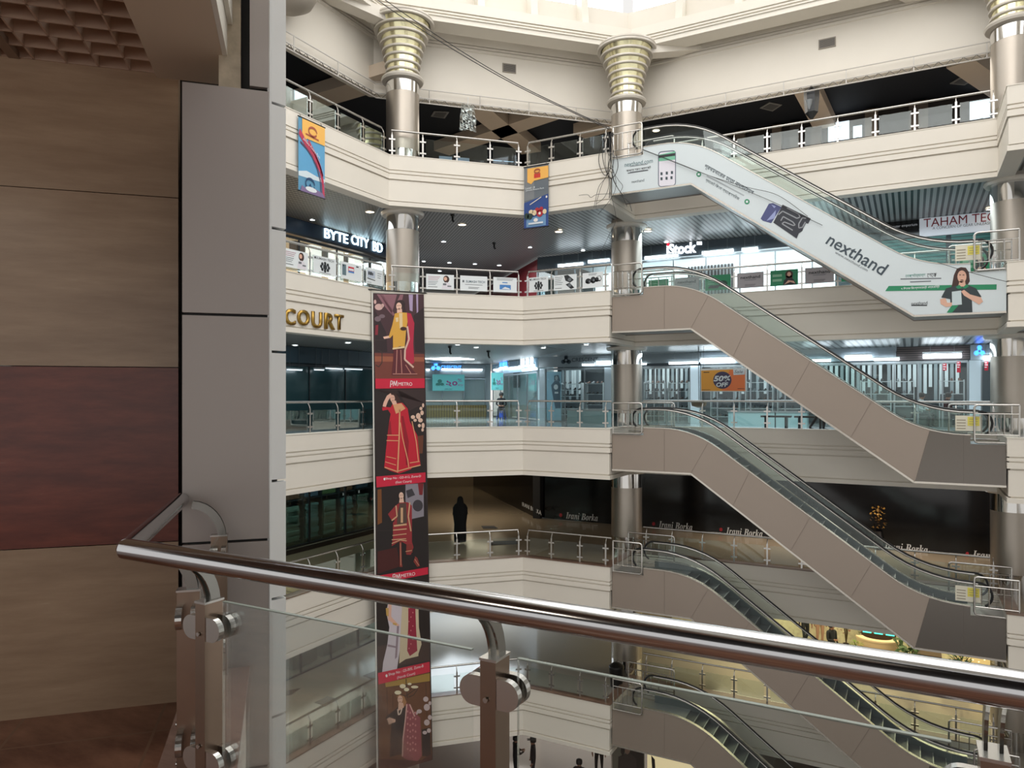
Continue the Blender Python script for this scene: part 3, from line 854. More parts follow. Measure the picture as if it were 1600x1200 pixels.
for x in (-1.78, -.83, .12, 1.07):
    near_post(x, 1.448, 0)
near_post(-1.935, 1.50, math.radians(-45)); near_post(-2.575, 2.145, math.radians(-45))
for a, b in ((-1.72, -.89), (-.77, .06), (.18, 1.01)):
    MB().box(((a + b) / 2, 1.448, -.88), (b - a, .010, .585)).build('glass_panel', glass('near_glass', (.975, .985, .98), .025), nr)
    MB().box(((a + b) / 2, 1.448, -.5865), (b - a, .010, .003)).build('glass_edge', mat('glass_edge_grey', (150, 160, 152), .3), nr)
a, b = Vector((-1.99, 1.555, -.88)), Vector((-2.52, 2.09, -.88))
MB().bar(a, b, .010, .585).build('glass_panel', MATS['near_glass'], nr)
# ------------------------------------------------------------------ helpers for signs and prints
def zoom(x0, y0, s, pts):
    return [(x0 + x / s, y0 + y / s) for x, y in pts]


def ltext(name, body, surf, p0, p1, hpx, m, parent=None, **kw):
    """A line of writing whose middle runs between two surveyed points; HPX is its height there."""
    a, b = surf.at(*p0), surf.at(*p1); c = (a + b) / 2
    h = abs((surf.at((p0[0] + p1[0]) / 2, (p0[1] + p1[1]) / 2 + hpx / 2) - surf.at((p0[0] + p1[0]) / 2, (p0[1] + p1[1]) / 2 - hpx / 2)).dot(surf.u))
    return text(name, body, surf, c, abs((b - a).dot(surf.x)), h, m, parent, **kw)


def board(name, label, cat, surf, a0, a1, z0, z1, t, m, group=None, part='board'):
    """A panel of thickness T standing on SURF between metres A0..A1 and heights Z0..Z1."""
    c = surf.pt((a0 + a1) / 2, (z0 + z1) / 2)
    e = empty(name, c - surf.u * (z1 - z0) / 2, label, cat, group)
    MB().prism([surf.pt(a0, z0), surf.pt(a1, z0), surf.pt(a1, z1), surf.pt(a0, z1)], surf.n * t).build(part, m, e)
    return e


def span(surf, px0, px1, py=600):
    a, b = surf.at(px0, py) - surf.o, surf.at(px1, py) - surf.o
    return a.dot(surf.x), b.dot(surf.x)


def zof(surf, px, py): return surf.at(px, py).z


INK = mat('print_black', (34, 38, 42), .5); GREY_INK = mat('print_grey', (110, 116, 122), .5)
GREEN = mat('print_green', (34, 136, 94), .5); SKIN = mat('print_skin', (222, 176, 154), .5); HAIR = mat('print_hair', (64, 38, 32), .5)
TEAL = mat('print_teal', (40, 120, 110), .5); REDP = mat('print_red', (200, 40, 60), .5); BLUEP = mat('print_blue', (70, 130, 196), .5)
SIDE = Surf((-14.295, 0, 0), (0, 1, 0)); CORN = Surf(Vector((-14.25, 18.2, 0)) + Vector((-RT2, RT2, 0)) * .045, (RT2, RT2, 0))
SHORT = Surf((0, 21.345, 0), (1, 0, 0)); FAR = Surf((0, 23.695, 0), (1, 0, 0))
LSHOP = Surf((-18.5, 0, 0), (0, 1, 0)); RSHOP = Surf((0, 28.8, 0), (1, 0, 0)); DSHOP = Surf((0, 29.0, 0), (1, 0, 0))
CEND = Surf((-24.2, 30.7, 0), (4.2, 3.8, 0)); DIAG = Surf((-14.3, 28.8, 0), (RT2, -RT2, 0))
ESCS = Surf((0, Y0, 0), (1, 0, 0)); ca, sa = math.cos(math.radians(35.7)), math.sin(math.radians(35.7))
ESCI = Surf((0, Y0, 0), (ca, 0, -sa), (sa, 0, ca))

# ------------------------------------------------------------------ downlights and spots
DL_RING = MB().lathe([(.13, 0), (.13, -.02), (.10, -.025), (.10, 0)], (0, 0, 0), 20, cap=False).mesh('trim_ring', mat('lamp_ring', (220, 216, 208), .4), 40)
DL_W = MB().lathe([(.10, -.015), (.001, -.03)], (0, 0, 0), 20).mesh('lens', lamp_warm, 40)
DL_C = MB().lathe([(.10, -.015), (.001, -.03)], (0, 0, 0), 20).mesh('lens', lamp_cool, 40)


def downlight(px, py, z, warm, label, group, s=1.0):
    p = onZ(px, py, z)
    e = empty('downlight', p, label, 'ceiling light', group); e.scale = (s, s, s)
    sub('trim_ring', DL_RING, e); sub('lens', DL_W if warm else DL_C, e)


for px, py in ((510, 147), (697, 161), (855, 187), (1025, 203), (1150, 216), (1410, 174)):
    downlight(px, py, 10.985, True, 'round warm downlight in the dark ceiling of the topmost gallery', 'downlights of the topmost gallery', 1.35)
for px, py, s in ((578, 330, 1.3), (488, 343, .8), (722, 350, 1.3), (693, 377, .9), (828, 386, .8), (873, 361, 1.3), (911, 391, .8), (662, 408, .8), (702, 410, .9), (742, 412, .9), (780, 414, 1), (687, 423, .9), (1012, 360, 1.3), (1041, 378, .8), (1547, 326, 1.1)):
    downlight(px, py, 6.03, s > 1, 'round downlight in the slatted ceiling of the second highest gallery', 'downlights of the second highest gallery', s)
for px, py in ((461, 539), (544, 535), (744, 542.5), (849, 543), (916, 538), (715, 538)):
    downlight(px, py, 1.69, False, 'small downlight in the ceiling of the middle gallery', 'downlights of the middle gallery', .9)
SP_B = MB().lathe([(.03, 0), (.05, -.10), (.055, -.12)], (0, 0, 0), 12).mesh('housing', dark_steel, 40)
SP_L = MB().lathe([(.05, -.121), (.001, -.123)], (0, 0, 0), 12).mesh('lens', lamp_cool)
for px in (1282, 1310, 1348, 1383, 1419, 1462, 1502, 1540):
    p = onY(px, 760, 24.2); e = empty('spotlight', (p.x, p.y, -2.53), 'small spotlight hung over the black robe shop front', 'spotlight', 'spotlights over the robe shop')
    sub('housing', SP_B, e); sub('lens', SP_L, e)
# dome cameras and detectors on the corner ceiling
for px, py, z, lab in ((707, 335, 6.03, 'black ceiling camera beside the first warm downlight past the column'), (772, 379, 6.03, 'black ceiling camera out in the middle of the corner ceiling'), (763, 548, 1.69, 'black ceiling camera over the corridor shops'), (703, 541, 1.69, 'small black sensor over the teal discount sign')):
    p = onZ(px, py, z); e = empty('security_camera', p, lab, 'camera')
    MB().box((p.x, p.y, z - .03), (.1, .1, .06)).build('mount', dark_steel, e); MB().tube([(p.x, p.y, z - .06), (p.x + .02, p.y - .02, z - .22), (p.x + .1, p.y - .1, z - .26)], .035, 8).build('body', black, e, 60)

# ------------------------------------------------------------------ generic glass shop fronts
FRAME = mat('grey_shop_frame', (150, 158, 162), .35, .7); FRAME_D = mat('dark_shop_frame', (44, 48, 52), .4, .3)


def shop_front(label, surf, a0, a1, z0, z1, n, gm, fm, name='glass_storefront', group=None, w=.05):
    c = surf.pt((a0 + a1) / 2, z0); z1 -= .06; e = empty(name, c, label, 'shop front', group)
    for k in range(n):
        s, t = a0 + (a1 - a0) * k / n, a0 + (a1 - a0) * (k + 1) / n
        MB().prism([surf.pt(s + .01, z0), surf.pt(t - .01, z0), surf.pt(t - .01, z1), surf.pt(s + .01, z1)], surf.n * -.01).build('glass_pane', gm, e)
    for k in range(n + 1):
        s = a0 + (a1 - a0) * k / n
        MB().prism([surf.pt(s - w / 2, z0), surf.pt(s + w / 2, z0), surf.pt(s + w / 2, z1), surf.pt(s - w / 2, z1)], surf.n * .04).build('mullion', fm, e)
    for z in (z0, z1):
        MB().prism([surf.pt(a0, z - .04), surf.pt(a1, z - .04), surf.pt(a1, z + .04), surf.pt(a0, z + .04)], surf.n * .045).build('frame_bar', fm, e)
    return e


TUBE_H = {}


def tube_light(surf, px0, px1, py, label, group, off=.25, m=None, t=.05):
    a0, a1 = span(surf, px0, px1, py); z = zof(surf, (px0 + px1) / 2, py)
    e = empty('tube_light', surf.pt((a0 + a1) / 2, z, off), label, 'tube light', group)
    MB().bar(surf.pt(a0, z + t * .9, off), surf.pt(a1, z + t * .9, off), .07, .04).build('housing', mat('lamp_housing', (220, 226, 228), .4), e)
    MB().bar(surf.pt(a0 + .02, z, off), surf.pt(a1 - .02, z, off), .06, t).build('tube', m or lamp_cool, e)
    zc = 6.05 if z > 3 else 1.71
    for u in (.2, .8): MB().tube([surf.pt(a0 + (a1 - a0) * u, z + t, off), surf.pt(a0 + (a1 - a0) * u, zc, off)], .006, 5).build('hanger', FRAME_D if surf is LSHOP else FRAME, e)
    return e


# ------------------------------------------------------------------ second highest gallery (B)
cB, fB = 5.95, CURB['B'] - .1
slate = mat('slate_sign_band', (70, 80, 88), .5); navy = mat('navy_sign_band', (24, 44, 66), .45)
wash = mat('white_shop_interior', (232, 242, 246), .5)
# computer shop in the side wing, lettering lit from within
e = board('shop_sign', 'navy shop sign with glowing blue-white letters', 'sign', LSHOP, 9, 24.6, 5.52, 6.02, .12, navy)
MB().prism([LSHOP.pt(9, 5.46), LSHOP.pt(24.6, 5.46), LSHOP.pt(24.6, 5.52), LSHOP.pt(9, 5.52)], LSHOP.n * .16).build('edge_bar', FRAME_D, e)
glowl = mat('lit_letter_blue_white', (205, 240, 255), .4, em=5.0)
for body, p0, p1, h in (('BYTE', (502.5, 366), (539, 373), 14.5), ('CITY', (544.5, 375), (571.5, 381), 14.5), ('BD', (578, 385), (593, 388.5), 14.5)):
    ltext('letters', body, LSHOP, p0, p1, h, glowl, e, off=.13, depth=.03, bold=.004)
warm_wall = mat('warm_wall_glow', (250, 214, 170), .5, em=.55)  # emission in the back wall stands in for the shop's warm lighting
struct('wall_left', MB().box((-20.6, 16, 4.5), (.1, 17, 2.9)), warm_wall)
shop_front('clear glass front of the computer shop under the navy sign', LSHOP, 9.2, 24.4, fB + .02, 5.44, 8, pane, FRAME_D)
for k, px in enumerate((490, 525, 556)):
    p = onX(px, 400, -19.0); e = empty('display_pillar', (p.x, p.y, fB), f'white lit pillar in the computer shop, {["first", "second", "third"][k]} along the glass', 'pillar')
    MB().box((p.x, p.y, fB + 1.15), (.3, .5, 2.3)).build('post', mat('lit_white_pillar', (255, 250, 240), .5, em=1.5), e)
    MB().box((p.x, p.y, fB + .05), (.36, .56, .1)).build('plinth', FRAME_D, e)
for k, (px0, px1, py0, py1) in enumerate(((452, 485, 377, 395), (497, 518, 390, 402), (532, 552, 399, 412), (562, 582, 410, 424))):
    s = Surf((-20.547, 0, 0), (0, 1, 0)); a0, a1 = span(s, px0, px1); 
    board('product_shelf', f'brown product shelf on the warm back wall, {["above the leftmost laptop poster", "behind the second poster", "behind the third poster", "next to the steel column"][k]}', 'shelf', s, a0, a1, zof(s, px0, py1), zof(s, px0, py0), .3, mat('shelf_brown', (110, 84, 62), .5))

# shops across the far gallery: slate band, white interior with light put into its back wall, dark slatted screen
RB = Surf((0, 28.78, 0), (1, 0, 0))
e = board('shop_sign', 'long slate shop sign band with small glowing white letters', 'sign', RB, -14.3, -1.6, 5.50, 6.02, .1, slate)
a = ltext('letters', 'iStock', RB, (1043, 391.5), (1089, 386.5), 17, mat('lit_white_letters', (245, 250, 255), .4, em=3.2), e, off=.11, depth=.03, bold=.03)
flat('red_tip', RB, [rect(1043.5, 380.5, 1047.5, 385.5)], mat('lit_red', (230, 40, 60), .4, em=1.5), e, .145)
flat('badge', RB, [rect(1090, 378.5, 1098, 383.5)], mat('lit_white_badge', (245, 250, 255), .4, em=2), e, .13)
for k, (x0, x1, lab) in enumerate(((840, 868, 'dark glass beside the red corridor wall'), (870, 957, 'bright glass front behind the drone poster'), (1004, 1330, 'bright white shop front under the glowing white letters'))):
    a0, a1 = span(RB, x0, x1, 420)
    shop_front(f'{lab}, second highest gallery', RB, a0, a1, fB + .02, 5.48, (1, 3, 6)[k], pane_dark if k == 0 else pane, FRAME)
struct('wall_right', MB().box((-6, 32.2, 4.5), (14, .1, 2.8)), mat('white_wall_glow', (236, 246, 250), .5, em=1.1))  # wall emits to imitate the brightly lit interior
area('shop_lamp', (-6, 30.6, 5.6), 10, 330, (.86, .96, 1.0), size_y=2)
struct('ceiling', MB().box((-6, 30.6, 5.72), (14, 3.4, .05)), wash)
for k, (x0, x1, y0, y1) in enumerate(((1009, 1062, 402.5, 402.5), (1098, 1148, 395, 395), (1160, 1186, 391, 391), (874, 914, 415, 415), (921, 955, 409, 409))):
    tube_light(RB, x0, x1, y0, 'white tube light under the slate sign band', 'tube lights of the bright white shops', .18, t=.09)
e = empty('slatted_screen', (-6.3, 30.4, fB), 'dark vertical slatted screen inside the bright white shop', 'screen')
s = Surf((0, 30.2, 0), (1, 0, 0)); a0, a1 = span(s, 1076, 1144)
for k in range(14):
    x = a0 + (a1 - a0) * k / 13; MB().box((x, 30.2, 4.22), (.055, .04, 2.2)).build('slat', mat('dark_slat', (58, 50, 50), .5), e)
MB().box(((a0 + a1) / 2, 30.27, 4.22), (a1 - a0 + .1, .03, 2.2)).build('backing', mat('slat_backing', (186, 190, 194), .5), e)
for k in range(3):
    s = Surf((0, 32.148, 0), (1, 0, 0)); x0 = 1005 + k * 16
    a0, a1 = span(s, x0, x0 + 14); z0, z1 = zof(s, x0, 421), zof(s, x0, 410)
    e = board('grid_panel', f'small dark grid panel in the white shop, {["first", "second", "third"][k]} from the steel column', 'panel', s, a0, a1, z0, z1, .03, mat('grid_white', (220, 230, 234), .5))
    flat('grid_cells', s, [[(a0 + (a1 - a0) * (i + .15) / 5, z0 + (z1 - z0) * (j + .15) / 3), (a0 + (a1 - a0) * (i + .85) / 5, z0 + (z1 - z0) * (j + .15) / 3), (a0 + (a1 - a0) * (i + .85) / 5, z0 + (z1 - z0) * (j + .85) / 3), (a0 + (a1 - a0) * (i + .15) / 5, z0 + (z1 - z0) * (j + .85) / 3)] for i in range(5) for j in range(3)], mat('grid_dark', (40, 52, 64), .5), e, .034, False)
s = Surf((0, 32.148, 0), (1, 0, 0))
board('wall_poster', 'small dark framed poster on the bright white shop wall', 'poster', s, *span(s, 1165, 1174), zof(s, 1170, 407), zof(s, 1170, 400), .03, INK)
# white poster wall, shutters and signs at the end of that gallery
RT = Surf((0, 28.7, 0), (1, 0, 0))
a0, a1 = span(RT, 1340, 1376, 380); struct('wall_right', MB().box(((a0 + a1) / 2 - .3, 29.0, 4.5), (a1 - a0 + .9, .2, 2.85)), mat('slate_blue_wall', (110, 124, 132), .5))
a0, a1 = span(RT, 1376, 1436, 350)
e = board('shop_sign', 'small black shop sign beside the white one', 'sign', RT, a0, a1, 5.40, 6.0, .1, black_gloss)
ltext('letters', 'computer emporium', RT, (1384, 357), (1433, 352), 5, mat('dim_letters', (190, 190, 196), .5, em=.2), e, off=.11)
a0, a1 = span(RT, 1436.5, 1556, 350)
e = board('shop_sign', 'white shop sign with dark red lettering beside the last steel column', 'sign', RT, a0, a1, 5.40, 6.02, .1, mat('white_sign', (214, 218, 226), .5, em=.25))
ltext('letters', 'TAHAM TECH', RT, (1443, 348.5), (1570, 339), 13.5, mat('dark_red_letters', (150, 30, 50), .5), e, off=.11)
ltext('small_letters', 'A CONCERN OF GEAR UNLEASH', RT, (1457, 357), (1549, 350), 4.2, GREY_INK, e, off=.11)
teal_sh = stripes('teal_roller_shutter', (58, 120, 116), (30, 78, 76), (0, 0, 1), .12, .3, rough=.4)
for k, (p0, p1) in enumerate(((1378, 1478), (1486, 1560))):
    a0, a1 = span(RT, p0, p1, 380)
    board('roller_shutter', f'closed teal roller shutter {["under the black sign", "under the white sign with red letters"][k]}', 'shutter', RT, a0, a1, fB, 5.38, .05, teal_sh, part='curtain')
struct('wall_right', MB().box((2.0, 28.95, 4.5), (5.6, .1, 2.9)), MATS['slate_blue_wall'])

# ------------------------------------------------------------------ posters clipped to the gallery railing
def poster(surf, a0, a1, label, draw, m=white, group=None):
    z0, z1 = CURB['B'] + .15, CURB['B'] + .63
    c = surf.pt((a0 + a1) / 2, z0); e = empty('railing_poster', c, label, 'poster', group)
    MB().prism([surf.pt(a0, z0), surf.pt(a1, z0), surf.pt(a1, z1), surf.pt(a0, z1)], surf.n * .004).build('card', m, e)
    U = lambda u, v: (a0 + (a1 - a0) * u, z0 + (z1 - z0) * v)
    P = lambda polys: [[U(*q) for q in p] for p in polys]
    F = lambda nm, polys, mm, off=.007: flat(nm, surf, P(polys), mm, e, off, False)
    T = lambda nm, body, u, v, w, h, mm, **kw: text(nm, body, surf, surf.pt(*U(u, v)), (a1 - a0) * w, (z1 - z0) * h, mm, e, off=.009, **kw)
    draw(F, T); return e


def lines(F, u0, u1, v0, n, dv, m=GREY_INK, h=.03):
    F('text_line', [rect(u0, v0 - k * dv, u1 - (k % 3) * .04, v0 - k * dv + h) for k in range(n)], m)


def d_woman(F, T):
    lines(F, .07, .5, .82, 3, .1, mat('print_pink', (176, 120, 140), .5)); lines(F, .07, .42, .5, 3, .1); lines(F, .07, .4, .15, 1, .1, INK)
    F('portrait_hair', [ell(.72, .70, .11, .24)], HAIR); F('portrait_face', [ell(.69, .72, .06, .13)], SKIN, .010)
    F('portrait_body', [[(.55, .05), (.6, .42), (.72, .5), (.86, .4), (.92, .05)]], mat('print_lilac', (222, 218, 226), .5), .0085); F('gadget', [rect(.60, .3, .72, .42), rect(.76, .2, .9, .28)], GREY_INK, .012)


def d_gadgets(F, T):
    T('heading', 'SUMASH TECH', .5, .86, .78, .13, GREY_INK, bold=.01); F('logo', [rect(.04, .80, .10, .92)], INK)
    F('gadget', [ell(.5 + .17 * math.cos(a), .42 + .22 * math.sin(a), .055, .10, 8) for a in (k * .785 for k in range(8))] + [ell(.5, .42, .09, .17, 10)], INK); lines(F, .25, .75, .06, 1, .1)


def d_title(F, T):
    F('logo', [rect(.08, .55, .15, .70)], GREY_INK); T('heading', 'SUMASH TECH', .56, .62, .70, .16, mat('print_bluegrey', (84, 110, 124), .5), bold=.01); lines(F, .18, .82, .40, 1, .1); lines(F, .3, .7, .22, 2, .07)


def d_tablet(F, T):
    lines(F, .15, .85, .9, 2, .09, GREY_INK); lines(F, .38, .6, .62, 1, .1, BLUEP, .06); F('tablet', [rect(.27, .18, .74, .50)], BLUEP); F('highlight', [[(.35, .22), (.5, .36), (.7, .26), (.7, .2)]], white, .010)


def d_phones(F, T):
    F('phone', [rect(.06, .2, .24, .85)], mat('print_steel', (96, 118, 128), .5)); F('screen', [rect(.34, .42, .62, .78)], REDP); F('screen_foot', [rect(.34, .42, .62, .52)], BLUEP, .010); F('screen_mid', [rect(.36, .55, .60, .68)], white, .010); F('phone_top', [rect(.72, .82, .84, .9)], INK)
    F('camera', [rect(.08, .72, .14, .82)], INK, .010)


def d_laptop(F, T):
    F('laptop_screen', [rect(.08, .38, .52, .84)], mat('print_pale', (190, 200, 214), .5)); F('laptop_image', [rect(.12, .55, .20, .76), rect(.22, .55, .32, .76), rect(.34, .55, .40, .72)], INK, .010); F('laptop_base', [[(.06, .30), (.52, .24), (.54, .28), (.08, .36)]], INK); lines(F, .66, .92, .74, 3, .14); lines(F, .06, .3, .08, 1, .1)


def d_watch(F, T):
    lines(F, .05, .4, .85, 5, .12); lines(F, .05, .35, .12, 1, .1, INK)
    F('watch', [[(.45, .95), (.62, .98), (.88, .62), (.72, .45), (.52, .6)], [(.52, .35), (.70, .45), (.9, .1), (.75, -.0 + .03)]], INK); F('watch_face', [ell(.70, .66, .08, .12, 10)], GREY_INK, .010); F('watch_face', [ell(.70, .28, .07, .11, 10)], GREY_INK, .010)


def d_drone(F, T):
    lines(F, .3, .7, .9, 2, .08); F('drone', [ell(.28, .45, .14, .18), ell(.52, .5, .13, .22), ell(.70, .52, .09, .16), [(.15, .42), (.85, .48), (.85, .40), (.15, .34)]], INK); F('drone_cable', [p for p in stroke([(.7, .7), (.85, .75), (.92, .55), (.84, .38)], .025)], INK); F('lens', [ell(.35, .42, .05, .08, 10), ell(.55, .48, .05, .08, 10)], GREY_INK, .010)


grey_card = mat('grey_poster_card', (168, 164, 170), .5)


def d_green(F, T):
    lines(F, .1, .45, .7, 3, .14, mat('print_pale_green', (150, 206, 180), .5)); F('gadget', [ell(.7, .4, .18, .22)], mat('print_deep_green', (20, 70, 54), .5)); F('gadget_body', [[(.1, .15), (.5, .12), (.6, .32), (.2, .34)]], INK, .010)


def d_greenwoman(F, T):
    F('caption', [rect(.08, .58, .42, .74), rect(.08, .28, .42, .44)], mat('print_sage', (140, 190, 160), .5)); F('portrait_hair', [ell(.68, .7, .14, .24), rect(.56, .3, .80, .6)], HAIR); F('portrait_face', [ell(.68, .70, .07, .14)], SKIN, .010)
    F('portrait_body', [[(.46, .02), (.5, .35), (.66, .48), (.84, .36), (.95, .02)]], INK, .012); F('portrait_arm', [[(.5, .05), (.72, .2), (.9, .08), (.85, .25), (.65, .32)]], SKIN, .014)


def d_next(F, T):
    T('heading', 'nexthand', .5, .70, .74, .20, INK, bold=.015); lines(F, .28, .72, .5, 1, .1); lines(F, .3, .7, .2, 2, .08, INK, .02)


sp = 13.2 / 12
for q, lab, d in ((7, 'white railing poster with a folded laptop, half hidden by the grey pillar', d_laptop), (8, 'white railing poster of a long-haired woman beside the grey pillar', d_woman), (9, 'white gadget poster with a cluster of dark devices, side wing railing', d_gadgets), (10, 'white railing poster of a grey phone and a red and blue screen', d_phones), (11, 'white railing poster of a laptop next to the steel column', d_laptop)):
    poster(SIDE, 5 + sp * q + (.2 if q == 0 else .1), 5 + sp * (q + 1) - (.2 if q == 11 else .1), lab, d)
for q, lab, d in ((1, 'white railing poster of a long-haired woman just past the steel column', d_woman), (2, 'white poster with one large grey heading, angled corner railing', d_title), (3, 'white railing poster of a blue tablet at the inner corner', d_tablet)):
    w = 4.384 / 4; poster(CORN, w * q + .1, w * (q + 1) - (.2 if q == 3 else .1), lab, d)
for q, lab, d in ((0, 'white gadget poster with a cluster of dark devices, short bay railing', d_gadgets), (1, 'white railing poster of two dark watches', d_watch), (2, 'white railing poster of a black drone beside the guard frame', d_drone)):
    w = 2.98 / 3; poster(SHORT, -11.15 + w * q + (.2 if q == 0 else .1), -11.15 + w * (q + 1) - (.2 if q == 2 else .1), lab, d)
for q, lab, d, m in ((0, 'green railing poster seen through the escalator newel glass', d_green, GREEN), (1, 'grey railing poster with dark lettering seen through the escalator glass', d_next, grey_card), (2, 'green railing poster of a dark gadget behind the escalator handrail', d_green, GREEN), (3, 'grey railing poster with dark lettering between two green ones', d_next, grey_card), (4, 'green railing poster of a woman with folded arms', d_greenwoman, GREEN), (5, 'grey railing poster with dark lettering right of the green woman poster', d_next, grey_card), (6, 'green railing poster cut by the white escalator truss', d_green, GREEN), (9, 'green railing poster of a woman seen through the white escalator glass', d_greenwoman, GREEN)):
    poster(FAR, -7.9 + q + (.22 if q == 0 else .1), -7.9 + q + (.78 if q == 9 else .9), lab, d, m)

# ------------------------------------------------------------------ advert printed on the white escalator
A = ESC['A']; K = lambda pts: zoom(900, 180, 5.3333, pts); Q = lambda pts: zoom(1100, 180, 5.3333, pts); R3 = lambda pts: zoom(1300, 280, 5.3333, pts)
slate_ink = mat('print_slate', (62, 76, 86), .5)
ltext('print_letters', 'nexthand.com', ESCS, (976, 257.5), (1020, 251), 6.8, mat('print_bluegreen', (70, 110, 116), .5), A)
flat('print_small', ESCS, [p for k in range(2) for p in stroke(K([(450, 428 + k * 48), (595, 408 + k * 48)]), .9)], GREY_INK, A)
ltext('print_bengali', 'আপনার সকল েপ্রাডাক্ট', ESCS, (978.5, 267.3), (1017, 261.5), 5.8, INK, A)
flat('print_small', ESCS, [p for p in stroke(K([(432, 484), (602, 458)]), 1.6)], GREY_INK, A)
ltext('print_letters', 'nexthand', ESCS, (987, 284.4), (1006.5, 281), 4.2, slate_ink, A)


def rrect(x0, y0, x1, y1, r, sl):
    pts = []
    for cx, cy, a0 in ((x1 - r, y1 - r, 0), (x0 + r, y1 - r, 90), (x0 + r, y0 + r, 180), (x1 - r, y0 + r, 270)):
        pts += [(cx + r * math.cos(math.radians(a0 + k * 30)), cy + r * math.sin(math.radians(a0 + k * 30))) for k in range(4)]
    return [(x, y + sl * (x - x0)) for x, y in pts]


flat('print_phone_body', ESCS, [K(rrect(684, 304, 832, 600, 26, -.09))], mat('print_bezel', (84, 92, 112), .5), A, .003)
flat('print_phone_screen', ESCS, [K(rrect(691, 312, 826, 594, 20, -.09))], mat('print_screen', (226, 224, 234), .5), A, .005)
flat('print_phone_header', ESCS, [K([(691, 330), (826, 300), (826, 370), (691, 385)])], mat('print_mint', (120, 190, 160), .5), A, .007)
flat('print_phone_bar', ESCS, [K([(691, 335), (826, 315), (826, 338), (691, 357)])], INK, A, .009)
flat('print_icons', ESCS, [K(rect(x - 9, y - 12, x + 9, y + 12)) for x, y in ((713, 488), (757, 483), (800, 478), (713, 530), (755, 526), (796, 521))], slate_ink, A, .009)
flat('print_green_dot', ESCS, [K(ell(1023, 493, 20, 22)), K(ell(1425, 721, 22, 22))], GREEN, A)
flat('print_dot_mark', ESCS, [K(rect(1014, 484, 1032, 502)), K(rect(1416, 712, 1434, 730))], white, A, .007)
ltext('print_bengali', 'প্রথমবাের মেতা বাংলােদেশ'.replace('প্রথমবাের', 'প্রথমবােরর'), ESCI, (1099.5, 261), (1177.5, 301), 9.5, slate_ink, A, bold=.01)
flat('print_small', ESCS, [p for p in stroke(K([(1090, 505), (1400, 670)]), 2.2)], mat('print_faint', (170, 178, 184), .5), A)
ltext('print_bengali', 'গ্যােজট িকংবা অ্যােক্সসিরজ', ESCI, (1102, 282), (1155.5, 310), 8, slate_ink, A)
flat('print_gadget_blue', ESCS, [Q([(472, 862), (540, 738), (575, 732), (645, 765), (560, 900), (490, 880)])], mat('print_violet', (74, 80, 128), .5), A)
flat('print_gadget_shine', ESCS, [Q([(520, 880), (600, 790), (590, 860)]), Q([(560, 745), (600, 760), (585, 775)])], mat('print_lavender', (150, 160, 205), .5), A, .007)
flat('print_gadget_black', ESCS, [Q([(578, 895), (655, 745), (890, 862), (868, 905), (850, 900), (828, 940), (820, 965), (790, 985), (772, 1028)])], mat('print_carbon', (44, 48, 58), .5), A, .008)
pipe = []
for pts in ([(620, 830), (655, 800), (775, 860), (800, 850), (790, 825), (690, 775)], [(640, 880), (660, 845), (740, 890), (760, 915), (745, 920), (670, 890), (650, 905), (740, 960)], [(850, 860), (820, 855), (790, 905), (790, 940), (820, 935), (845, 890)]):
    pipe += [q for q in stroke(Q(pts), 1.8)]
flat('print_gadget_tubes', ESCS, pipe, mat('print_silver', (150, 154, 160), .5), A, .011)
ltext('print_letters', 'nexthand', ESCI, (1291.5, 377), (1387, 418), 23, slate_ink, A, bold=.012)
ltext('print_letters', 'www.nexthand.com', ESCI, (1304, 395.5), (1357, 421), 5, GREY_INK, A)
ltext('print_bengali', 'েনক্সটহ্যান্ড', ESCS, (1414.8, 431), (1446, 430), 7, mat('print_teal_green', (64, 140, 128), .5), A)
ltext('print_bengali', 'েথেক', ESCS, (1448.5, 430), (1463.5, 429.5), 6.5, INK, A)
flat('print_small', ESCS, [p for k in range(2) for p in stroke(R3([(570 + 80 * k, 832 + 24 * k), (910 - 85 * k, 826 + 24 * k)]), 1.7)], GREY_INK, A)
flat('print_green_bar', ESCS, [R3([(443, 933), (472, 890), (1372, 876), (1370, 920)])], GREEN, A)
ltext('print_bengali', '৭ িদেনর িরেপ্লসেমন্ট ওয়ােরিন্ট', ESCS, (1408, 450.2), (1468, 449), 5.2, white, A, off=.008, bold=.01)
ltext('print_letters', 'nexthand', ESCS, (1424, 474), (1449, 473.5), 5, INK, A); flat('print_small', ESCS, [R3(rect(660, 1047, 792, 1056))], INK, A)
flat('print_woman_hair', ESCS, [R3([(1040, 745), (1075, 733), (1115, 738), (1140, 775), (1148, 850), (1130, 880), (1060, 870), (1020, 930), (985, 930), (1000, 880), (1015, 800)])], HAIR, A, .006)
flat('print_woman_skin', ESCS, [R3(ell(1082, 812, 38, 52)), R3([(1062, 850), (1108, 850), (1115, 895), (1050, 895)]), R3([(900, 1000), (945, 990), (960, 1030), (1040, 1025), (1045, 1055), (950, 1065), (905, 1040)]), R3([(1075, 935), (1100, 922), (1150, 960), (1240, 985), (1258, 1020), (1225, 1045), (1100, 970)])], SKIN, A, .009)
flat('print_woman_shirt', ESCS, [R3([(910, 985), (950, 910), (1035, 885), (1140, 885), (1200, 910), (1245, 980), (1165, 1005), (1170, 1110), (990, 1112), (985, 1000)])], mat('print_charcoal', (48, 58, 62), .5), A, .0075)
flat('print_collar_pattern', ESCS, [R3([(1030, 900), (1060, 880), (1085, 905), (1120, 875), (1140, 895), (1110, 912), (1085, 908), (1050, 915)]), R3([(955, 1112), (1000, 1050), (1055, 1050), (1000, 1112)])], GREEN, A, .0105)
flat('print_woman_box', ESCS, [R3([(998, 938), (1075, 928), (1082, 1045), (1000, 1052)])], mat('print_boxwhite', (198, 214, 218), .5), A, .012)
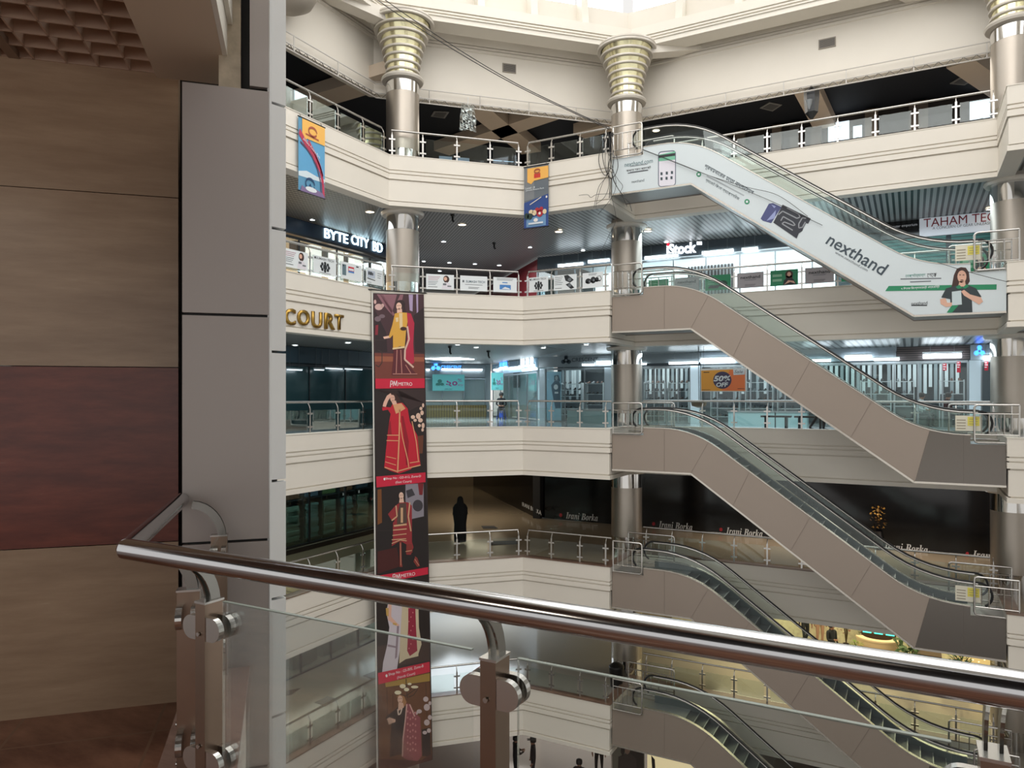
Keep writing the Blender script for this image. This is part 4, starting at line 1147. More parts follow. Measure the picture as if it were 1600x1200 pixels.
flat('print_woman_face', ESCS, [R3(rect(1060, 795, 1074, 801)), R3(rect(1088, 795, 1102, 801)), R3(rect(1071, 838, 1094, 845))], HAIR, A, .013)

# ------------------------------------------------------------------ gilt letters on the side parapet
CS = Surf((-14.22, 0, 0), (0, 1, 0)); gold = mat('gilt_letters', (176, 142, 70), .3, .85)
e = empty('gilt_lettering', (-14.22, 14.9, 1.85), 'raised gilt letters COURT on the cream side parapet', 'sign')
for ch, p0, p1, h in (('C', (444, 494.5), (460, 495.5), 26), ('O', (463.5, 496), (482, 497), 24.5), ('U', (486, 499), (501.5, 501), 25.5), ('R', (506, 501.5), (521.5, 503), 25), ('T', (522, 503), (535, 504), 23.5)):
    ltext('letter', ch, CS, p0, p1, h, gold, e, depth=.07, off=-.01, bold=.02)

# ------------------------------------------------------------------ small hanging banners
def small_banner(surf, x0, x1, ytl, ybl, label, draw):
    a0, a1 = span(surf, x0, x1, (ytl + ybl) / 2); z1, z0 = zof(surf, x0, ytl), zof(surf, x0, ybl)
    e = empty('hanging_banner', surf.pt((a0 + a1) / 2, z0), label, 'banner')
    U = lambda u, v: (a0 + (a1 - a0) * u, z0 + (z1 - z0) * v)
    MB().prism([surf.pt(*U(0, 0)), surf.pt(*U(1, 0)), surf.pt(*U(1, 1)), surf.pt(*U(0, 1))], surf.n * .006).build('cloth', mat(f'banner_base_{x0}', draw[0], .5), e)
    for z in (0, 1): MB().tube([surf.pt(*U(-.02, z), .004), surf.pt(*U(1.02, z), .004)], .018, 6).build('rod', dark_steel, e)
    for u in (.1, .9): MB().tube([surf.pt(*U(u, 1), .004), surf.pt(*U(u, 1.05), -.05)], .006, 5).build('cord', black, e)
    for k, (nm, polys, col) in enumerate(draw[1]):
        flat(nm, surf, [[U(*q) for q in p] for p in polys], mat('banner_' + '_'.join(map(str, col)), col, .5), e, .009 + .003 * k, False)
    return e, U


BS1 = Surf((-14.13, 0, 0), (0, 1, 0)); BS2 = Surf((0, 21.17, 0), (1, 0, 0))
e, U = small_banner(BS1, 466, 507, 181, 297, 'blue banner with an orange top and a red roller coaster', ((92, 152, 188), [
    ('sky', [[(0, .25), (1, .25), (1, .72), (0, .72)]], (96, 166, 210)), ('haze', [[(0, .26), (.3, .30), (.7, .27), (1, .27), (1, .22), (0, .2)]], (214, 228, 236)), ('orange_panel', [[(.13, .99), (1, .99), (1, .74), (.3, .74), (.25, .70), (.13, .76)]], (246, 190, 96)),
    ('coaster_track', stroke([(.02, .80), (.2, .70), (.45, .60), (.68, .48), (.84, .36), (.92, .2), (.95, .02)], .09) + stroke([(.36, .72), (.6, .58), (.8, .44), (.92, .3)], .05), (190, 60, 90)), ('coaster_tie', stroke([(.06, .66), (.3, .60), (.5, .52), (.7, .38), (.82, .22), (.85, .05)], .03), (90, 60, 90)),
    ('logo_ring', stroke(ell(.52, .86, .16, .06, 14), .03) + stroke([(.25, .80), (.75, .78)], .02), (176, 90, 70)), ('ferris_wheel', stroke(ell(.42, .13, .17, .075, 18), .03) + stroke([(.42, .13), (.32, .03)], .03) + stroke([(.42, .13), (.52, .03)], .03), (30, 66, 110)),
    ('crowd', [[(.05, .0), (.1, .08), (.3, .05), (.6, .09), (.9, .06), (1, 0)]], (130, 110, 150)), ('white_mark', [ell(.45, .06, .22, .035, 10)], (226, 232, 236))]))
t1 = Surf(BS1.o, (0, .86, -.5), (0, .5, .86)); text('letters', 'Jamuna Future Park', t1, BS1.pt(*U(.46, .625)), .72, .09, white, e, off=.045)
e, U = small_banner(BS2, 819, 857, 262, 358, 'grey banner with an orange top and billiard balls', ((104, 112, 120), [
    ('grey_wall', [[(0, .45), (.42, .47), (.42, .99), (0, .97)]], (126, 130, 134)), ('blue_table', [[(0, .0), (1, .0), (1, .52), (0, .42)]], (48, 76, 140)), ('table_glow', [[(.1, .02), (.9, .02), (.9, .2), (.1, .16)]], (110, 150, 190)), ('orange_panel', [[(.14, .97), (1, .97), (1, .78), (.42, .76), (.3, .71), (.14, .75)]], (244, 184, 92)),
    ('red_badge', [rect(.42, .80, .68, .87)], (206, 60, 50)), ('badge_dish', stroke(ell(.55, .905, .12, .03, 12), .03), (170, 90, 60)), ('cue', stroke([(.25, .38), (.72, .48)], .015), (220, 214, 206)), ('ball_red', [ell(.66, .22, .13, .055), ell(.55, .28, .09, .04), ell(.72, .29, .08, .035)], (176, 44, 56)),
    ('ball_cream', [ell(.44, .24, .09, .045), ell(.86, .24, .08, .04), ell(.3, .26, .09, .035)], (226, 206, 170)), ('ball_dark', [ell(.26, .19, .11, .05), ell(.12, .2, .09, .05)], (40, 60, 56)), ('ball_stripe', [ell(.66, .22, .05, .022), ell(.5, .12, .09, .03), ell(.94, .47, .035, .02)], (236, 230, 226)), ('white_caption', [rect(.2, .055, .8, .085)], (214, 222, 230))]))
text('letters', 'Level : 8', BS2, BS2.pt(*U(.28, .650)), .33, .065, white, e, off=.05); text('letters', 'Jamuna Future Park', BS2, BS2.pt(*U(.47, .612)), .66, .065, white, e, off=.05)

# ------------------------------------------------------------------ vents in the upper wall
VS1 = Surf(Vector((-15.798, 19.398, 0)), (RT2, RT2, 0)); VS2 = Surf((0, 25.777, 0), (1, 0, 0))
for s, x0, x1, y0, y1, lab in ((VS1, 785, 806, 100, 114, 'grey air grille on the angled upper wall'), (VS2, 1279, 1306, 60, 75, 'grey air grille on the upper wall over the white escalator')):
    a0, a1 = span(s, x0, x1); z0, z1 = zof(s, (x0 + x1) / 2, y1), zof(s, (x0 + x1) / 2, y0)
    e = board('air_grille', lab, 'air vent', s, a0, a1, z0, z1, .03, mat('grille_frame', (150, 142, 130), .5), part='surround')
    flat('louvre', s, [rect(a0 + .03, z0 + .03 + (z1 - z0 - .06) * k / 8, a1 - .03, z0 + .03 + (z1 - z0 - .06) * (k + .75) / 8) for k in range(8)], mat('grille_dark', (86, 82, 78), .5), e, .034, False)
# ------------------------------------------------------------------ middle gallery (C): shoe and eyewear shops
fC, cC = CURB['C'] - .1, 1.71
bandC = mat('grey_sign_band', (136, 144, 148), .45); blueglow = mat('lit_blue', (70, 150, 255), .4, em=2.2)
teal_dark = mat('teal_black_glass', (22, 44, 48), .08)
RC = Surf((0, 28.8, 0), (1, 0, 0))


def logo(surf, cx, cy, r, m, parent, off=.11):
    """Three petals round a triangle."""
    polys = []
    for k in range(3):
        a = math.radians(-90 + 120 * k); polys.append([(cx + r * .62 * math.cos(a) + r * .42 * math.cos(b), cy + r * .62 * math.sin(a) + r * .42 * math.sin(b)) for b in (math.radians(30 * q) for q in range(12))])
    flat('logo_ring_pattern', surf, polys + stroke([(cx + r * .62 * math.cos(math.radians(-90 + 120 * k)), cy + r * .62 * math.sin(math.radians(-90 + 120 * k))) for k in (0, 1, 2, 0)], r * .22), m, parent, off)


# dark closed shop of the side wing
struct('wall_left', MB().box((-18.62, 14, (fC + cC) / 2), (.1, 22, cC - fC)), teal_dark)
e = board('shop_fascia', 'dark blue fascia over the closed teal glass shop', 'fascia', LSHOP, 8, 24.8, 1.12, 1.68, .1, mat('dark_blue_fascia', (30, 52, 64), .4))
shop_front('dark teal glass front of the closed shop in the side wing', LSHOP, 8, 24.8, fC + .02, 1.1, 9, mat('teal_shop_glass', (44, 74, 78), .06), FRAME_D, w=.03)
for px0, px1, y in ((444, 468, 578), (487, 502, 578), (505, 531, 576), (535, 562, 577)):
    tube_light(LSHOP, px0, px1, y, 'white tube light in front of the closed teal glass shop', 'tube lights of the closed teal shop', .12, t=.035, m=lamp_soft)

# eyewear shop closing off the angled corridor
a1 = (Vector((-20, 34.5)) - Vector((-24.2, 30.7))).length
struct('wall_corridor_end', MB().bar((-24.9, 31.4, .3), (-20.7, 35.2, .3), .1, 2.85), mat('pale_shop_wall', (150, 172, 178), .4))
e = board('shop_sign', 'pale shop sign with a glowing blue three-petal logo across the corridor', 'sign', CEND, -.5, a1 - .35, .98, 1.66, .08, bandC)
logo(CEND, 680.5, 573, 7.5, blueglow, e)
ltext('letters', 'CRESCENT', CEND, (688.5, 575), (720.5, 574), 6.5, blueglow, e, off=.11, bold=.01)
shop_front('glass front of the corridor shop behind the teal discount signs', CEND, -.5, a1 - .35, fC + .02, .96, 5, pane, FRAME)
for px0, px1, y in ((665, 671, 578), (689, 720, 577.5), (722, 753, 578)):
    tube_light(CEND, px0, px1, y, 'white tube light under the corridor shop sign', 'tube lights of the corridor shop', .15, t=.07)
p = onZ(703, 560, 1.68); e = empty('ceiling_light', p, 'bright square ceiling light above the corridor shop sign', 'ceiling light')
MB().box((p.x, p.y, 1.66), (1.6, 1.6, .05)).build('diffuser', mat('lamp_panel', (240, 250, 255), .5, em=6), e); MB().box((p.x, p.y, 1.69), (1.7, 1.7, .04)).build('frame', FRAME, e)
CEN2 = Surf(CEND.o + CEND.n * .9, CEND.x)
for px0, px1, y0, y1, lab in ((675.5, 725.5, 585, 610.5, 'wide teal discount sign hung in the corridor'), (767.5, 786, 582.5, 609.5, 'narrow teal discount sign hung beside the glass corner shop')):
    CEN2 = Surf(CEND.o + CEND.n * (.9 if px0 < 700 else 4.6), CEND.x); a, b = span(CEN2, px0, px1)
    e = board('discount_sign', lab, 'sign', CEN2, a, b, zof(CEN2, px0, y1), zof(CEN2, px0, y0), .03, mat('teal_sign_card', (96, 178, 178), .5, em=.15))
    w = px1 - px0; f = lambda u, v: (px0 + w * u, y0 + (y1 - y0) * v)
    ltext('bengali_digits', '২০', CEN2, f(.42, .56), f(.78, .56), 9.5, mat('sign_magenta', (150, 50, 120), .5), e, off=.036, bold=.03)
    ltext('percent', '%', CEN2, f(.79, .36), f(.92, .36), 5, MATS['sign_magenta'], e, off=.036)
    ltext('bengali_word', 'ছাড়', CEN2, f(.80, .70), f(.97, .70), 5, MATS['sign_magenta'], e, off=.036)
    flat('flower', CEN2, [ell(*f(.23, .42), w * .07, 3), ell(*f(.18, .60), w * .08, 2.2), ell(*f(.3, .60), w * .06, 2.2)], TEAL, e, .036)
    ltext('bengali_word', 'ফ্ল্যাট', CEN2, f(.09, .68), f(.38, .68), 4, TEAL, e, off=.038)
    ltext('small_letters', 'CRESCENT', CEN2, f(.38, .9), f(.62, .9), 2, INK, e, off=.036)
    for u in (.08, .92): MB().tube([CEN2.pt(a + (b - a) * u, zof(CEN2, px0, y0), .015), CEN2.pt(a + (b - a) * u, 1.7, .015)], .006, 5).build('cord', FRAME_D, e)
a, b = span(CEND, 665, 757)
e = board('slatted_counter', 'yellow-brown bamboo counter front across the corridor shop', 'counter', Surf(CEND.o + CEND.n * .3, CEND.x), a, b, fC, fC + .62, .25, stripes('bamboo_front', (142, 122, 70), (96, 84, 52), (RT2, RT2, 0), .14, .3, rough=.5))

# glass corner shop on the angled corridor wall
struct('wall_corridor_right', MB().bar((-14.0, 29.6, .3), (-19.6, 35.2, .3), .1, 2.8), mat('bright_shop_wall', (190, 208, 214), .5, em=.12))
dl = 8.0
e = board('shop_sign', 'pale blue and white lit sign over the glass corner shop', 'sign', Surf((-20, 34.5, 0), (RT2, -RT2, 0)), .45, dl - .1, 1.1, 1.66, .08, mat('pale_blue_sign', (150, 180, 200), .4))
D2 = Surf((-20, 34.5, 0), (RT2, -RT2, 0))
flat('sign_stripe', D2, [rect(797, 562 + 2.2 * k, 815, 563 + 2.2 * k) for k in range(5)], GREY_INK, e, .09)
flat('sign_window', D2, [rect(783, 563, 795, 574)], blueglow, e, .09)
flat('lit_block', D2, [rect(816, 556, 822, 572), rect(824, 556, 829, 572), rect(831, 555, 836, 571)], mat('lit_white_block', (240, 250, 255), .5, em=3), e, .09)
shop_front('glass wall of the corner shop behind the seated man', D2, .45, dl - .1, fC + .02, 1.08, 5, pane, FRAME)
for px0, px1, y in ((776, 783, 578), (785, 796, 575), (797, 818, 575), (821, 844, 577.5), (824, 848, 572)):
    tube_light(D2, px0, px1, y, 'white tube light under the corner shop sign', 'tube lights of the corner shop', .15 if y > 573 else .4, t=.07)
W2 = Surf((-19.6, 35.04, 0), (RT2, -RT2, 0))
for k, (px0, px1, y0, y1, col, lab) in enumerate(((788, 800, 590, 640, (196, 206, 206), 'tall pale display panel with a curved branch, corner shop'), (803, 812, 582, 606, (90, 76, 84), 'dark display panel in the corner shop'), (826, 836, 588, 620, (222, 236, 238), 'white notice strip on the corner shop wall'))):
    a, b = span(W2, px0, px1); board('display_stand', lab, 'panel', W2, a, b, fC if k == 0 else zof(W2, px0, y1), zof(W2, px0, y0), .04, mat(f'display_panel_{"abc"[k]}', col, .5))

# long shoe shop facade on the far gallery
a0, a1 = span(RC, 851, 957, 570)
e = board('shop_sign', 'grey shop sign with a dark three-petal logo left of the steel column', 'sign', RC, -14.25, a1 + .6, 1.22, 1.68, .1, bandC)
logo(RC, 886, 563, 8, mat('logo_dark', (60, 70, 80), .4), e)
ltext('letters', 'CRESCENT', RC, (895, 562.5), (936, 561.5), 6, MATS['logo_dark'], e, off=.11, bold=.01)
a0, a1 = span(RC, 1003, 1095, 570)
board('shop_sign', 'blank grey sign band right of the steel column', 'sign', RC, a0, a1, 1.30, 1.68, .1, bandC)
a0, a1 = span(RC, 1096, 1400, 570)
board('shop_sign', 'long blank pale sign band behind the second escalator', 'sign', RC, a0, a1, 1.22, 1.68, .1, mat('pale_sign_band', (150, 160, 168), .4))
a0, a1 = span(RC, 1401, 1515, 550)
board('louvre_panel', 'brown horizontal louvre panel above the shoe shop', 'louvre', RC, a0, a1, 1.2, 1.68, .08, stripes('brown_louvre', (96, 86, 86), (48, 42, 44), (0, 0, 1), .075, .4))
a0, a1 = span(RC, 1516, 1556, 550)
e = board('shop_sign', 'pale sign with a bright blue three-petal logo at the gallery end', 'sign', RC, a0, a1, 1.18, 1.68, .1, mat('pale_end_sign', (170, 184, 194), .4))
logo(RC, 1530, 549, 9, blueglow, e); flat('logo_square_pattern', RC, stroke([(1548, 546), (1554, 546), (1554, 552), (1548, 552), (1548, 546)], 1.2), blueglow, e, .11)
for px0, px1, y, t in ((912, 932, 570, .06), (934, 957, 567.5, .13), (1003, 1013, 569, .06), (1047, 1094, 567.5, .08), (1096, 1150, 564, .16), (1257, 1300, 564, .08), (1320, 1363, 559.5, .14), (1365, 1406, 562, .08), (1441, 1503, 556.5, .14), (1535, 1556, 560, .12)):
    tube_light(RC, px0, px1, y, 'bright white tube light over the shoe shop glass', 'tube lights over the shoe shop', .2, t=t)
wp = mat('white_shop_pillar', (206, 220, 228), .4)
for px0, px1, lab in ((845, 853, 'slim white pillar at the shoe shop corner'), (946, 957, 'white pillar just left of the steel column'), (1080, 1094, 'white pillar left of the orange discount sign'), (1514, 1532, 'pale grey pillar below the end sign')):
    a0, a1 = span(RC, px0, px1); board('shop_pillar', lab, 'pillar', RC, a0, a1, fC, 1.17, .12, wp, part='pier')
for px0, px1, n, lab in ((853.5, 945, 3, 'shoe shop glass left of the steel column'), (1004, 1079, 4, 'shoe shop glass right of the steel column'), (1096, 1255, 6, 'shoe shop glass behind the orange discount sign'), (1258, 1512, 7, 'long shoe shop glass with red stickers'), (1533, 1556, 1, 'narrow end bay of shoe shop glass')):
    a0, a1 = span(RC, px0, px1); shop_front(lab, RC, a0, a1, fC + .02, 1.20, n, pane, FRAME)
struct('wall_right', MB().box((-4, 32.3, .3), (22, .1, 2.85)), mat('pale_shop_back', (74, 82, 88), .5))
# white hanging blinds inside
SB = Surf((0, 31.4, 0), (1, 0, 0))
blind_m = mat('white_blind', (214, 226, 230), .5)
for k, (px0, px1, n, lab) in enumerate(((878, 908, 8, 'cream vertical slats behind the shoe racks'), (1006, 1076, 10, 'white vertical slats right of the steel column'), (1110, 1250, 12, 'white vertical slats behind the orange sign'), (1262, 1380, 14, 'white vertical slats behind the second escalator'), (1385, 1500, 14, 'white vertical slats over the seated shoppers'))):
    a0, a1 = span(SB, px0, px1); e = empty('slat_blind', SB.pt((a0 + a1) / 2, 1.2), lab, 'blind')
    MB().bar(SB.pt(a0, 1.19), SB.pt(a1, 1.19), .05, .05).build('head_rail', FRAME, e)
    for x in (a0 + .1, a1 - .1): MB().tube([SB.pt(x, 1.2), SB.pt(x, cC)], .008, 5).build('hanger', FRAME, e)
    for q in range(n):
        x = a0 + (a1 - a0) * (q + .5) / n; zb = fC + .95 + .25 * ((q * 7) % 3)
        MB().prism([SB.pt(x - .055, zb), SB.pt(x + .055, zb), SB.pt(x + .055, 1.18), SB.pt(x - .055, 1.18)], SB.n * .02).build('slat', blind_m if q % 3 else mat('grey_blind', (150, 164, 170), .5), e)


# racks and shoes
def shoe_mesh(name, m):
    mb = MB(); N = 10; prof = [(-.13, .035, .10), (-.10, .04, .11), (-.05, .038, .09), (0, .036, .065), (.05, .044, .05), (.10, .045, .042), (.135, .028, .03)]
    vs = []; fs = []
    for (x, w, h) in prof:
        for k in range(N):
            a = 2 * math.pi * k / N; vs.append((x, w * math.cos(a), max(0, h / 2 + h / 2 * math.sin(a))))
    for i in range(len(prof) - 1):
        for k in range(N): fs.append((i * N + k, i * N + (k + 1) % N, (i + 1) * N + (k + 1) % N, (i + 1) * N + k))
    fs += [tuple(range(N)), tuple((len(prof) - 1) * N + k for k in range(N))]
    mb.add(vs, fs); return mb.mesh(name, m, 50)


SHOES = [(shoe_mesh('shoe', mat('shoe_black', (26, 26, 30), .35)), 'black'), (shoe_mesh('shoe', mat('shoe_brown', (84, 56, 44), .4)), 'brown'), (shoe_mesh('shoe', mat('shoe_grey', (120, 128, 134), .5)), 'grey')]
rack_m = mat('rack_white', (196, 206, 210), .4); nsh = 0
rng = random.Random(7)
for k, (px0, px1, y, lev, lab) in enumerate(((879, 910, 30.4, 6, 'shoe rack behind the cream slats'), (916, 944, 30.2, 4, 'shoe rack beside the white pillar left of the steel column'), (1008, 1040, 30.2, 5, 'shoe rack just right of the steel column'), (1046, 1077, 30.2, 5, 'shoe rack left of the orange discount sign'), (1112, 1156, 30.4, 5, 'shoe rack under the orange discount sign'), (1166, 1208, 30.4, 5, 'shoe rack right of the orange discount sign'), (1216, 1252, 30.4, 5, 'shoe rack between orange sign and second escalator'), (1345, 1392, 30.8, 4, 'shoe rack seen through the second escalator glass'), (1398, 1428, 30.9, 4, 'shoe rack beside the white-shirted shopper'), (1468, 1506, 30.9, 4, 'shoe rack under the red stickers'))):
    s = Surf((0, y, 0), (1, 0, 0)); a0, a1 = span(s, px0, px1)
    e = empty('shoe_rack', ((a0 + a1) / 2, y, fC), lab, 'rack')
    for x in (a0, a1): MB().box((x, y, fC + .85), (.03, .34, 1.7)).build('upright', rack_m, e)
    for q in range(lev):
        z = fC + .28 + q * 1.38 / max(1, lev - 1)
        MB().box(((a0 + a1) / 2, y, z - .012), (a1 - a0 - .03, .34, .024)).build('shelf', rack_m, e)
        n = max(3, int((a1 - a0) / .2))
        for i in range(n):
            if rng.random() < .12: continue
            me, cn = SHOES[rng.choice((0, 0, 0, 1, 2))]; x = a0 + (a1 - a0) * (i + .5) / n
            o = put('shoe', me, None, (x, y - .02, z + .002), math.radians(-90 + rng.uniform(-12, 12)))
            props(o, f'{cn} shoe on a rack of the long shoe shop', 'shoe', f'{cn} shoes on the racks')
# low glass counters
for px0, px1, y, lab in ((890, 953, 27.9, 'low pale teal counter left of the steel column'), (1140, 1212, 27.9, 'low pale counter below the orange discount sign'), (1214, 1262, 27.9, 'low pale counter beside the black bench')):
    s = Surf((0, y, 0), (1, 0, 0)); a0, a1 = span(s, px0, px1); e = empty('shop_counter', ((a0 + a1) / 2, y, fC), lab, 'counter')
    MB().box(((a0 + a1) / 2, y, fC + .26), (a1 - a0, .5, .52)).build('body', mat('counter_teal', (150, 182, 184), .2), e); MB().box(((a0 + a1) / 2, y, fC + .54), (a1 - a0 + .06, .56, .04)).build('top', FRAME, e)
for px0, px1, lab in ((1190, 1236, 'black bench behind the far railing, beside the pale counters'), (1242, 1290, 'black bench next to the walking legs')):
    s = Surf((0, 26.2, 0), (1, 0, 0)); a0, a1 = span(s, px0, px1); e = empty('bench', ((a0 + a1) / 2, 26.2, fC), lab, 'bench')
    MB().box(((a0 + a1) / 2, 26.2, fC + .42), (a1 - a0, .42, .06)).build('seat', black, e)
    for x in (a0 + .15, a1 - .15): MB().box((x, 26.2, fC + .195), (.06, .38, .39)).build('leg', black, e)
# orange 50 % sign hung in front of the shops
O5 = Surf((0, 25.4, 0), (1, 0, 0)); O = lambda pts: zoom(1000, 540, 7.2727, pts)
a0, a1 = span(O5, 1095, 1166.5); z0, z1 = zof(O5, 1130, 612), zof(O5, 1130, 575.5)
e = board('discount_sign', 'orange discount sign with 50% OFF in a dark circle', 'sign', O5, a0, a1, z0, z1, .03, mat('sign_white_edge', (226, 228, 226), .5))
flat('orange_field', O5, [O([(697, 285), (1195, 265), (1195, 515), (700, 515)])], mat('sign_amber', (214, 150, 60), .5, em=.1), e, .033)
flat('orange_shade', O5, [O([(1020, 278), (1195, 270), (1195, 512), (930, 512)])], mat('sign_orange', (218, 116, 66), .5, em=.1), e, .036)
flat('dark_circle', O5, [O(ell(938, 393, 104, 98, 28))], mat('sign_plum', (72, 64, 92), .5), e, .039)
flat('white_badge', O5, [O([(1060, 262), (1195, 262), (1190, 330), (1065, 335)])], white, e, .040)
ltext('letters', '50%', O5, (1000 + 838 / 7.27, 592), (1000 + 1035 / 7.27, 591), 9, white, e, off=.043, bold=.04, shear=.2)
ltext('letters', 'OFF', O5, (1000 + 868 / 7.27, 601.3), (1000 + 1005 / 7.27, 600.8), 7, white, e, off=.043, bold=.04, shear=.2)
ltext('badge_letters', 'Sale', O5, (1147.5, 581), (1161, 580.5), 5, GREY_INK, e, off=.043, shear=.3)
flat('small_print', O5, [O(rect(725, 300, 790, 308)), O(rect(705, 500, 800, 505)), O(rect(1110, 488, 1190, 493))], INK, e, .040)
for x in (a0 + .1, a1 - .1): MB().tube([(x, 25.38, z1), (x, 25.38, cC)], .006, 5).build('cord', FRAME_D, e)
p = onY(1092, 628, 25.6); e = empty('hanging_basket', (p.x, p.y, p.z - .25), 'brown hanging basket on a long cord near the orange sign', 'basket')
MB().lathe([(.05, -.2), (.24, -.14), (.28, 0), (.26, .02)], p, 16).build('bowl', mat('basket_brown', (104, 92, 74), .7), e, 40); MB().tube([(p.x, p.y, p.z), (p.x - .02, p.y, cC)], .012, 5).build('cord', FRAME_D, e)
# red price stickers and a blue-grey portrait poster
RCs = Surf((0, 28.73, 0), (1, 0, 0))
for k, (px, y0, y1) in enumerate(((1476, 568, 579), (1498, 565, 582), (1520, 566, 578.5), (1541, 565, 579))):
    a, b = span(RCs, px - 3, px + 3); e = board('price_sticker', f'red and white price sticker, {["first", "second", "third", "fourth"][k]} from the slatted blinds', 'sticker', RCs, a, b, zof(RCs, px, y1), zof(RCs, px, y0), .004, mat('sticker_red', (196, 40, 60), .5))
    flat('sticker_print', RCs, [rect(px - 2.5, y0 + 1 + 3.5 * q, px + 1 + q % 2, y0 + 2.5 + 3.5 * q) for q in range(3)], white, e, .008)
s = Surf((0, 29.4, 0), (1, 0, 0)); a0, a1 = span(s, 854, 877)
e = board('portrait_poster', 'tall blue-grey fashion poster beside the slim white pillar', 'poster', s, a0, a1, fC, 1.05, .03, mat('poster_blue', (140, 178, 196), .5, em=.1))
Z5 = lambda pts: zoom(660, 540, 5.333, pts)
flat('portrait_figure', s, [Z5([(1100, 250), (1135, 245), (1150, 290), (1140, 300), (1155, 330), (1150, 400), (1155, 520), (1110, 525), (1085, 400), (1075, 330), (1100, 300)])], mat('poster_slate', (92, 112, 128), .5), e, .034)
flat('portrait_shirt', s, [Z5(ell(1115, 345, 18, 22)), Z5(rect(1105, 385, 1135, 400))], white, e, .038); flat('portrait_face', s, [Z5(ell(1120, 270, 12, 18))], mat('poster_face', (170, 180, 186), .5), e, .038)

# ------------------------------------------------------------------ second lowest gallery (D): robe shop and cloth shop
fD, cD = CURB['D'] - .1, -2.53
rb = black_gloss
a_end = 2.3
e = board('shop_fascia', 'black glass front of the robe shop with grey italic lettering', 'shop front', DSHOP, -14.15, a_end, fD + .005, cD - .02, .06, rb)
mat('dark_plinth', (50, 42, 38), .3)
lt_m = mat('grey_shop_letters', (214, 214, 216), .5); red_m = mat('red_mark', (170, 40, 50), .5)
ital = '𝑰𝒓𝒂𝒏𝒊 𝑩𝒐𝒓𝒌𝒂'
for p0, p1, h, body in (((885, 805.5), (935, 808), 10.5, ital), ((1030, 819), (1082.5, 823), 11, ital), ((1135, 828), (1192, 834), 11, ital), ((1381.5, 851), (1449.5, 860), 13, ital), ((1519, 865.5), (1552, 868), 12.5, '𝑰𝒓𝒂𝒏𝒊')):
    ltext('letters', body, DSHOP, p0, p1, h, lt_m, e, off=.066)
    flat('mark', DSHOP, [ell(p0[0] - 8, p0[1] - 1, 2.6, 3, 8)], red_m, e, .066)
IB = Surf(Vector((-14.3, 28.8, 0)) + Vector((-RT2, -RT2, 0)) * .085, (RT2, -RT2, 0))
struct('trim_90', MB().box((-14.36, 28.86, (fD + cD) / 2), (.34, .34, cD - fD - .02)), mat('matt_black', (24, 22, 22), .7))  # added matt post, covers the bright reflecting end of the corridor wall
board('corner_glass', 'black glass corner return of the robe shop', 'shop front', IB, -7.5, -.25, fD + .1, cD - .02, .03, rb)
t = empty('shop_lettering', IB.pt(-2, fD + .4), 'small white lettering low on the black corner return', 'sign')
ltext('letters', 'IRANI BORKA', IB, (817, 787), (847, 802), 6.5, lt_m, t, off=.04)
# posters and robes behind the robe shop glass
for px, lab in ((1372, 'gold flower arrangement before the black robe shop'),):
    p = onY(px, 800, 28.6)
    e = empty('flower_arrangement', (p.x, 28.6, fD), lab, 'flowers'); r = random.Random(3)
    MB().lathe([(.12, 0), (.16, .3), (.10, .62)], (p.x, 28.6, fD), 14).build('vase', mat('vase_dark', (40, 34, 30), .3), e, 40)
    mb = MB()
    for q in range(60):
        a = r.uniform(0, 6.28); rr = r.uniform(0, .3); c = Vector((p.x + rr * math.cos(a), 28.6 + rr * math.sin(a) * .6, fD + .75 + r.uniform(0, .75)))
        d = Vector((r.uniform(-1, 1), r.uniform(-1, 1), r.uniform(-1, 1))).normalized() * .05; f2 = d.cross(Vector((0, 0, 1))).normalized() * .04
        mb.face([c - d, c + f2, c + d, c - f2])
    mb.build('foliage', mat('gold_petals', (150, 110, 40), .6), e)
